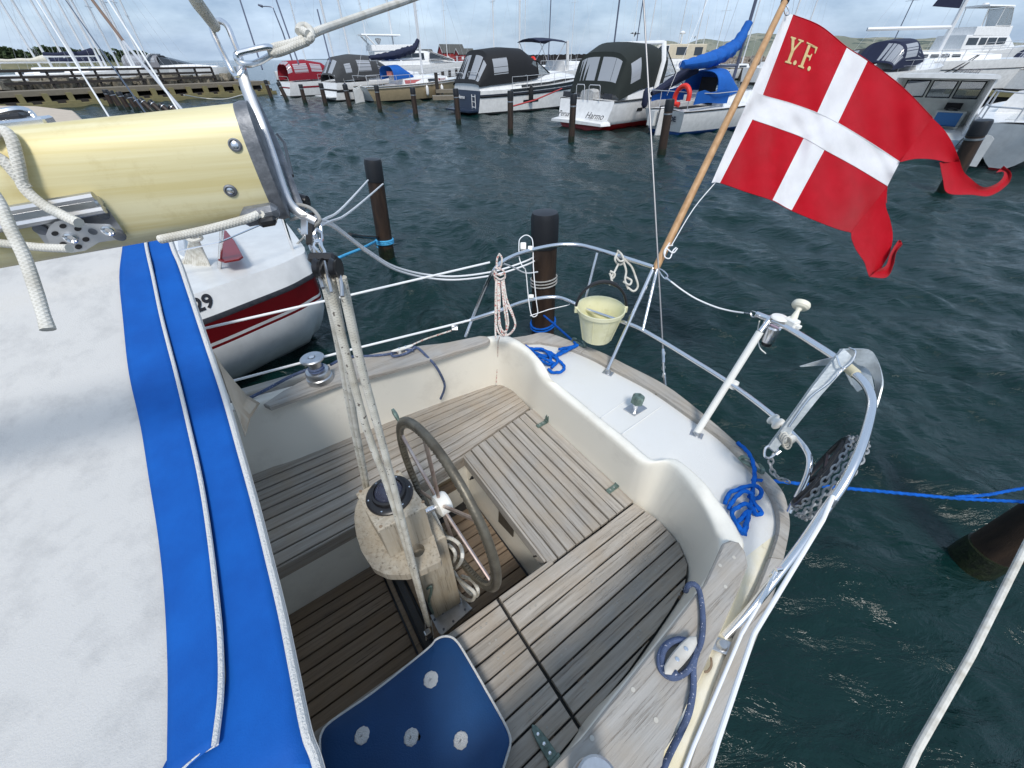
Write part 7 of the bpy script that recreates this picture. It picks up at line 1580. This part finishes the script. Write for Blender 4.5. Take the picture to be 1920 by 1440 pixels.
farboat(596,158,60,'far sailboat with tall white mast behind the charcoal canopy cruiser',9,15,1.1)
farboat(690,150,62,'distant sailboat with slim mast left of the white flybridge yacht top',9,15,1.2)
farboat(872,150,65,'distant sailboat with grey mast by the red boathouses',9,14,1.2,mr=.10)
farboat(900,160,62,'far sailboat with thick white mast above the black canopy cruiser',10,14,1.2,4.6,C_w2,mr=.12)
farboat(962,158,65,'far sailboat with dark slim mast behind the bimini boat',9,14,1.2,dark=True,mr=.06)
farboat(1072,170,58,'far sailboat with paired dark masts behind the dark green canopy cruiser',9,13,1.2,dark=True,mr=.075)
farboat(1118,166,58,'far sailboat with dark mast right of the green canopy roof',9,13,1.2,dark=True,mr=.05)
farboat(1400,158,60,'white sailboat with pale mast half hidden by the flagstaff',9,13,1.4,mr=.09)
farboat(1150,160,56,'far sailboat with twin light masts just right of the dark masts',9,15,1.2,mr=.06)
farboat(1210,152,60,'distant sailboat whose mast rises behind the steel backstay',9,13,1.2,mr=.06)
farboat(1290,146,60,'distant sailboat with slim mast behind the cream canopy cruiser',9,12,1.2,mr=.06)
farboat(1440,152,58,'far sailboat with white mast just right of the flagstaff top',9,12,1.4,mr=.08)
farboat(1600,146,70,'distant sailboat with mast rising behind the top edge of the flag',9,13,1.2,dark=True,mr=.06)
farboat(790,148,60,'distant sailboat with thin mast between flybridge yacht and boathouses',9,13,1.2,mr=.06)
farboat(640,152,60,'distant sailboat with pale mast above the charcoal canopy',9,14,1.1,mr=.06)
farboat(930,150,62,'distant sailboat with slender mast above the black canopy top',9,15,1.2,mr=.05)
farboat(1020,148,60,'distant sailboat whose mast rises behind the bimini boat',9,14,1.2,mr=.05)
# small motor boats filling the pontoon behind
for (px_, py_, L_, c_, lb) in ((1480,160,9,C_dnav,'white cruiser with navy hood just right of the flagstaff'),(1575,168,10,C_grey,'white cruiser with grey hood behind the upper edge of the flag'),(1890,172,9,C_dnav,'white cruiser with navy hood at the right edge behind the crossing yacht')):
    ro = root('motor_cruiser', P(px_, py_, 0), lb, 'motorboat', 'motorboats moored stern-to', head=64)
    st = hull(ro, L_, 3.2, 1.4, 1.8, [C_w, C_anti, C_w]); mk('cabin_top', prism([(3,1.4,1.1,1.4,2.2),(7,.9,.6,1.6,2.0)]), C_w, ro, local=True)
    canopy(ro, [(.2,1.35,1.5,1.9,0),(.9,1.4,1.6,2.8,0),(2.5,1.4,1.7,2.9,0),(4.0,1.2,1.8,2.3,0)], c_, [(1.1,1.9,.72,.93),(.15,.9,.35,.48),(.15,.9,.52,.65)]); railing(ro, st, .1, .97, .6, 7, side=(-1,))
farboat(36,182,74,'far sailboat with broad white hull just behind the quay rail at left',11,13,1.5)
farboat(84,180,76,'second broad white sailboat behind the middle of the quay rail',11,14,1.5,4,C_dnav)
farboat(140,177,72,'third broad white sailboat behind the quay rail near the row of pilings',11,12,1.5)
farboat(5,170,74,'distant sailboat whose mast leans in at the left edge of the sky',9,14,1.2)
farboat(210,160,76,'distant sailboat with slim white mast behind the grey canopy yacht arch',9,13,1.2)
farboat(520,152,60,'distant sailboat with thin mast near the street lamp',9,13,1.1,mr=.07)
farboat(745,146,60,'distant sailboat with thin mast behind the white flybridge top',9,14,1.1,mr=.07)
farboat(1245,150,60,'distant sailboat with white mast left of the cream canopy cruiser',9,14,1.1,mr=.08)
farboat(1340,150,60,'distant sailboat with white mast right of the cream canopy cruiser',9,14,1.1,mr=.08)
# ---- boat with bimini and buoy behind the black canopy cruiser
ro = root('motor_cruiser', P(985,180,0), 'white boat with navy bimini, davits and red ring buoy behind the black canopy cruiser', 'motorboat', 'motorboats moored stern-to', head=55)
st = hull(ro, 10, 3.2, 1.5, 1.9, [C_w, C_anti, C_w]); mk('cabin_top', prism([(3,1.4,1.1,1.5,2.2),(7,1,.7,1.7,2.1)]), C_w, ro, local=True)
mk('bimini', thick(grid([[(.2+i*.7, y, 3.5-.10*abs(y)**2+.06*math.sin(i)) for y in (-1.4,-.7,0,.7,1.4)] for i in range(5)]), .04), C_dnav, ro, local=True)
for x, y in ((.3,-1.3),(2.9,-1.3),(.3,1.3),(2.9,1.3)): mk('bimini_pole', tube([(x,y,3.35),(1.5,y,1.6)], .025, 5), C_rail, ro, local=True)
mk('ring_buoy', tube([(.0,-.9+.3*math.cos(a),2.1+.3*math.sin(a)) for a in [2*math.pi*i/16 for i in range(16)]], .10, 8, closed=True), C_orange, ro, local=True)
mk('arch_post', tube([(3.2,-1.4,1.5),(3.0,-1.4,3.4)], .12, 6), C_w, ro, local=True); railing(ro, st, .05, .97, .7, 8, side=(-1,), r=.02)
# ---- tender in the gap
ro = root('small_boat', P(828,130,0), 'little white boat with dark cover near the red boathouses', 'boat', head=20)
hull(ro, 5, 2.4, 1.0, 1.3, [C_w, C_anti, C_w]); mk('boat_cover', prism([(.2,1.0,.7,.95,2.2),(3,.9,.5,1.0,1.9)]), C_dnav, ro, local=True)
# ------------------------------------------------------------------ timber quay with rail
def gp(px, py, z): return P(px, py, z)
QA, QB = P(-140, 168, .9), P(560, 156, .9)
QA = P(-160, 181, .9); QB = P(505, 152, .9); qd = (QB-QA).normalized(); qn = Vector((-qd.y, qd.x, 0)); 
if qn.y < 0: qn = -qn
QL = (QB-QA).length
quay = root('timber_quay', QA, 'long weathered timber quay with dark rail and stone fill at left', 'quay')
QZ = .9
def qp(s, w_, z): return QA+qd*s+qn*w_+Z*(z-.9)
mk('edge_beam', box(qp(QL/2,.15,QZ-.12), qd*QL/2, qn*.15, Z*.14), C_wood, quay, smooth=False)
mk('edge_beam', box(qp(QL/2,.10,QZ-.62), qd*QL/2, qn*.10, Z*.10), C_dark, quay, smooth=False)
mk('walkway', box(qp(QL/2,1.6,QZ-.05), qd*QL/2, qn*1.35, Z*.05), C_wood, quay, smooth=False)
mk('underside_shade', box(qp(QL/2,2.2,QZ-1.0), qd*QL/2, qn*.4, Z*.9), C_dark, quay, smooth=False)  # solid dark slab standing in for piles and shade under the walkway
mk('low_sill', box(qp(QL/2,-.3,.06), qd*QL/2, qn*.35, Z*.14), C_conc, quay, smooth=False)
k = 0; s = .5
while s < QL:
    ch_ = join(box(qp(s,-.05,QZ-.75), qd*.22, qn*.28, Z*.12), box(qp(s,-.15,QZ-.55), qd*.14, qn*.16, Z*.42), box(qp(s,-.25,.15), qd*.34, qn*.32, Z*.18))
    mk('concrete_foot', ch_, C_conc, quay, smooth=False); s += QL/17
NP = 13
for i in range(NP+1): s = QL*.84*i/NP; mk('rail_post', box(qp(s,2.7,QZ+.5), qd*.07, qn*.06, Z*.55), C_dark, quay, smooth=False)
for z in (.35,.68,1.02): mk('rail_board', box(qp(QL*.42,2.62,QZ+z), qd*QL*.42, qn*.03, Z*.07), C_dark, quay, smooth=False)
rb2 = random.Random(5); vs_, fs_ = [], []
for i in range(260):
    s = rb2.uniform(0, QL); c = qp(s, rb2.uniform(3.0, 5.5), QZ+rb2.uniform(-.1,.35)); r_ = rb2.uniform(.25,.55); k_ = len(vs_)
    for j in range(8): vs_.append(c+Vector(((1 if j & 1 else -1)*rb2.uniform(.6,1)*r_, (1 if j & 2 else -1)*rb2.uniform(.6,1)*r_, (1 if j & 4 else -1)*rb2.uniform(.5,.9)*r_*.7)))
    fs_ += [tuple(q+k_ for q in f) for f in ((0,2,3,1),(4,5,7,6),(0,1,5,4),(2,6,7,3),(0,4,6,2),(1,3,7,5))]
o = mk('stone_fill', (vs_, fs_), C_stone, quay, smooth=False); o['kind'] = 'stuff'
# cluster of pilings before the quay
grp = [(212,200,196,168),(228,204,206,170),(243,207,221,172),(258,207,238,176),(272,208,250,183),(288,210,262,186),(305,212,280,190),(322,214,300,196),(340,214,318,199)]
for i, (bx_, by_, tx, ty) in enumerate(grp):
    piling(bx_, by_, (tx, ty), .16, ['leftmost piling of the close row above the boom', 'second piling from the left in the close row above the boom', 'third piling from the left in the close row above the boom', 'fourth piling from the left in the close row above the boom', 'middle piling of the close row above the boom', 'fourth piling from the right in the close row above the boom', 'third piling from the right in the close row above the boom', 'second piling from the right in the close row above the boom', 'rightmost piling of the close row above the boom'][i], bands=True, group='close row of pilings before the timber quay')
# far mooring line sagging along the quay
line('mooring_line', [P(345,178,.8), P(380,184,.3), P(420,186,.3), P(455,178,.9)], .03, C_rope, 'pale mooring line sagging in front of the timber quay end', 'line', k=5)
# floating finger and pier behind the tan sailboat
pier = root('timber_pier', P(850,185,0), 'dark timber pier with crossing planks behind the tan bow', 'pier')
for i in range(4): c = P(845,182-i*12,.5); mk('pier_deck', box(c+Vector((1.5,0,0)), Vector((2.6,.4,0)), Vector((-.1,.5,0)), Z*.10), C_wood, pier, smooth=False)
for i in range(5): c = P(822+i*12,186-i*7,0); mk('pier_post', tube([c-Z*.5, c+Z*1.6], .13, 8), C_dark, pier)
# dark pile wall of the outer mole
mo = root('pile_wall', P(1010,130,0), 'long black timber breakwater wall on the horizon behind the cruisers', 'breakwater')
pa_, pb_ = P(905,124,0), P(1115,127,0); n = 60
ml_ = []
for i in range(n): c = pa_.lerp(pb_, i/n); ml_.append(box(c+Z*1.55, (pb_-pa_)/n*.47, Vector((0,.25,0)), Z*(1.6+.08*math.sin(i*2.3))))
for q in ml_: mk('wall_timber', q, C_dark, mo, smooth=False)
# stone mole at the right
def rocks(name, a, b, n, r0, r1, wd, ht, label, seed):
    rs = random.Random(seed); vs_, fs_ = [], []; ax_ = (b-a).normalized(); nn = Vector((-ax_.y, ax_.x, 0))
    for i in range(n):
        s = rs.random(); w_ = rs.uniform(-1, 1); c = a.lerp(b, s)+nn*w_*wd+Z*(ht*(1-abs(w_))*rs.uniform(.5,1)); r_ = rs.uniform(r0, r1); k_ = len(vs_)
        for j in range(8): vs_.append(c+Vector(((1 if j & 1 else -1)*rs.uniform(.6,1)*r_, (1 if j & 2 else -1)*rs.uniform(.6,1)*r_, (1 if j & 4 else -1)*rs.uniform(.5,.9)*r_*.8)))
        fs_ += [tuple(q+k_ for q in f) for f in ((0,2,3,1),(4,5,7,6),(0,1,5,4),(2,6,7,3),(0,4,6,2),(1,3,7,5))]
    return mk(name, (vs_, fs_), pm(name+'_rock', (.42,.36,.30), .9, c2=(.16,.14,.12), sc=.8, bump=.3, bsc=4), None, smooth=False, kind='stuff', label=label)
rocks('stone_mole', P(1318,124,0), P(2050,121,0), 900, .5, 1.2, 4, 2.0, 'pale boulders of the stone mole behind the right-hand boats', 3)
pier2 = root('timber_pier', P(1395,150,0), 'dark timber jetty in front of the stone mole, between the blue cover and the flagstaff', 'pier')
a, b = P(1330,150,0), P(1480,146,0)
mk('pier_deck', box((a+b)/2+Z*1.1, (b-a)/2, Vector((0,1.2,0)), Z*.12), C_wood, pier2, smooth=False)
for i in range(14): c = a.lerp(b, i/13); mk('pier_post', tube([c-Z*.5-Vector((0,1.2,0)), c+Z*1.2-Vector((0,1.2,0))], .16, 8), C_dark, pier2)
pier3 = root('timber_pier', P(1860,240,0), 'mossy timber jetty edge between the crossing yacht and the right-hand stern', 'pier')
a, b = P(1815,222,.0)+Vector((0,1.5,0)), P(2080,240,0)+Vector((0,1.5,0))
mk('pier_deck', box((a+b)/2+Z*.95, (b-a)/2, Vector((0,.6,0)), Z*.10), C_conc, pier3, smooth=False); mk('pier_face', box((a+b)/2+Z*.4-Vector((0,.1,0)), (b-a)/2, Vector((0,.2,0)), Z*.45), C_dark, pier3, smooth=False)
# ------------------------------------------------------------------ red boathouses
M_redw = pm('falu_red_boards', (.30,.025,.03), .8, c2=(.36,.04,.04), sc=3); M_roof = pm('dark_roof', (.07,.075,.07), .85, c2=(.10,.10,.095), sc=2)
def shed(px, py, w_, d_, h_, rh, az, label, wall=M_redw, door=True):
    ro = root('boathouse', P(px, py, 0)+Z*.8, label, 'shed', 'red boathouses', head=az)
    vs_ = [(0,-w_/2,0),(0,w_/2,0),(0,w_/2,h_),(0,0,h_+rh),(0,-w_/2,h_),(d_,-w_/2,0),(d_,w_/2,0),(d_,w_/2,h_),(d_,0,h_+rh),(d_,-w_/2,h_)]
    mk('wall', (vs_, [(0,4,3,2,1),(5,6,7,8,9),(0,5,9,4),(1,2,7,6)]), wall, ro, local=True, smooth=False)
    for s in (-1, 1): mk('roof', thick(([(-.3,s*(w_/2+.25),h_-.12),(d_+.3,s*(w_/2+.25),h_-.12),(d_+.3,0,h_+rh+.08),(-.3,0,h_+rh+.08)], [(0,1,2,3) if s < 0 else (3,2,1,0)]), .15), M_roof, ro, local=True, smooth=False); mk('barge_board', box((-.32, s*w_/4, h_+rh/2), (.03,0,0), (0, s*(w_/4+.15), -(rh/2)), (0,0,.14)), C_w, ro, local=True, smooth=False)
    mk('door', box((-.04,0,h_*.42), (.03,0,0), (0,w_*.17,0), (0,0,h_*.40)), C_w if wall is M_redw else M_redw, ro, local=True, smooth=False)
    for q in (.22,.68): mk('window', box((d_*q,-w_/2-.03,h_*.55), (.55,0,0), (0,.02,0), (0,0,.5)), C_w, ro, local=True, smooth=False)
    mk('platform', box((d_/2,0,-.45), (d_/2+1.2,0,0), (0,w_/2+1,0), (0,0,.35)), C_wood, ro, local=True, smooth=False)
    return ro
shed(828,122,6.5,11,3.6,3.0,62,'red boathouse with dark gabled roof and white barge boards on the horizon')
shed(858,122,5,8,3.0,2.0,60,'smaller red boathouse just right of the gabled one')
shed(786,122,5.0,7,3.4,1.6,62,'white and red boathouse with dark roof left of the gabled one', wall=flat('shed_white', (.6,.58,.56), .8))
lp_ = root('street_lamp', P(560,150,0), 'tall thin street lamp with curved arm above the maroon canopy cruiser', 'lamp')
q0 = P(560,150,0); 
def upz(px, py): r = ray(px, py); return Vector((0,0,H))+r*(q0.y/r.y)
mk('lamp_post', tube([q0, upz(530,60), upz(514,20)], [.13,.10,.08], 8), C_dmast, lp_); mk('lamp_arm', tube([upz(514,20), upz(511,14), upz(500,12), upz(491,12)], .06, 6, k=4), C_dmast, lp_); mk('lamp_head', tube([upz(492,12), upz(484,9)], [.16,.10], 8), C_dmast, lp_)
# own rigging at upper left: thin forward stays seen past the boom
for i, (a, b_, r_, m_, lb) in enumerate([((123,0,9),(300,250,6),.012,M_dm if 'M_dm' in globals() else C_navy,'dark blue stay crossing the sky at upper left'),((450,0,3.2),(492,130,3.2),.006,C_dmast,'thin dark wire rising left of the street lamp'),((518,0,3.2),(560,120,3.2),.006,C_dmast,'thin dark wire rising right of the street lamp'),
    ((595,18,8),(620,118,8),.014,C_dmast,'short dark antenna between the white masts'),((173,0,2.6),(232,78,2.6),.010,pm('chafed_rope_brown', (.20,.14,.11), .9),'frayed brown line running down to the shroud at left'),((232,78,2.6),(345,210,2.4),.009,C_rail,'steel shroud below the frayed brown line')]):
    line('stay_wire', [R(*a), R(*b_)], r_, m_, lb, 'stay')
for i, (a, b_) in enumerate([((196,-10,2.6),(335,208,2.4)),((62,-10,3),(205,220,2.6))]): line('shroud', [R(*a), R(*b_)], .0055, C_w, ('pale shroud passing before the sports yacht','long pale shroud slanting over the timber rail')[i], 'stay')
# ------------------------------------------------------------------ woods on the far left shore
def woods():
    rs = np.random.RandomState(4); vs_, fs_ = [], []; hts = [(-140,46),(0,47),(25,52),(60,40),(95,50),(140,56),(170,40),(185,48),(205,30),(235,46),(250,22),(262,42),(290,24),(330,0)]
    for px in np.arange(-150, 300, 3.2):
        h_ = np.interp(px, [a for a, _ in hts], [b for _, b in hts])*.0; top = np.interp(px, [-150,0,12,40,60,75,92,120,140,150,168,175,190,200,215,232,240,262,285,300], [88,92,90,96,104,94,88,92,90,96,108,98,92,100,112,92,100,96,104,112])
        for row in range(2):
            dist = 330+row*40; d = ray(px+rs.uniform(-2,2), 108); d = Vector((d.x, d.y, 0)).normalized(); c = d*dist
            r_ = ray(px, top+rs.uniform(-1.5,2)+row*2); zt = H+r_.z/Vector((r_.x, r_.y, 0)).length*dist; zt = max(zt, 4)
            for k in range(46):
                f = rs.uniform(.05, 1)**.7; rad = 3.6*(1-.55*f)+.5; a = rs.uniform(0, 6.28); q = c+Vector((math.cos(a)*rad*rs.uniform(.3,1), math.sin(a)*rad, 0))+Z*(zt*f)
                s = rs.uniform(.5, 1.2); n1 = Vector(rs.normal(size=3)).normalized(); n2 = n1.orthogonal().normalized(); n3 = n1.cross(n2); i0 = len(vs_)
                vs_ += [q+n2*s, q+n3*s*.8, q-n2*s, q-n3*s*.9+n1*s*.4]; fs_.append((i0, i0+1, i0+2, i0+3))
    m = pm('woodland', (.022,.045,.016), .9, c2=(.065,.095,.035), sc=.35, lo=.35, hi=.65)
    mk('woods', (vs_, fs_), m, None, smooth=False, kind='stuff', label='dark green wood along the far left shore')
woods()
land('shore', -700, 330, 300, [(-700,3),(0,3),(180,2.6),(250,2.2),(330,.6)], pm('shore_grass', (.08,.09,.04), .95, c2=(.20,.18,.10), sc=.1), 60)
# two gulls
def gull(px, py, d, label):
    c = R(px, py, d); s = .28
    mk('gull', join(thick(([c, c+RT*s+Z*.12, c+RT*s*2+Z*.02, c+RT*s*.9-Z*.01, c-RT*s*2+Z*.04, c-RT*s+Z*.14], [(0,3,2,1),(0,5,4)]), .03), lathe(c-FWD*.3, FWD, [(.02,0),(.08,.15),(.09,.3),(.02,.6)], 8)), C_w if px > 1200 else C_grey, None, label=label, cat='bird')
gull(1191, 64, 40, 'dark gull flying above the dark green canopy cruiser'); gull(1303, 70, 60, 'tiny white gull above the cream canopy cruiser')
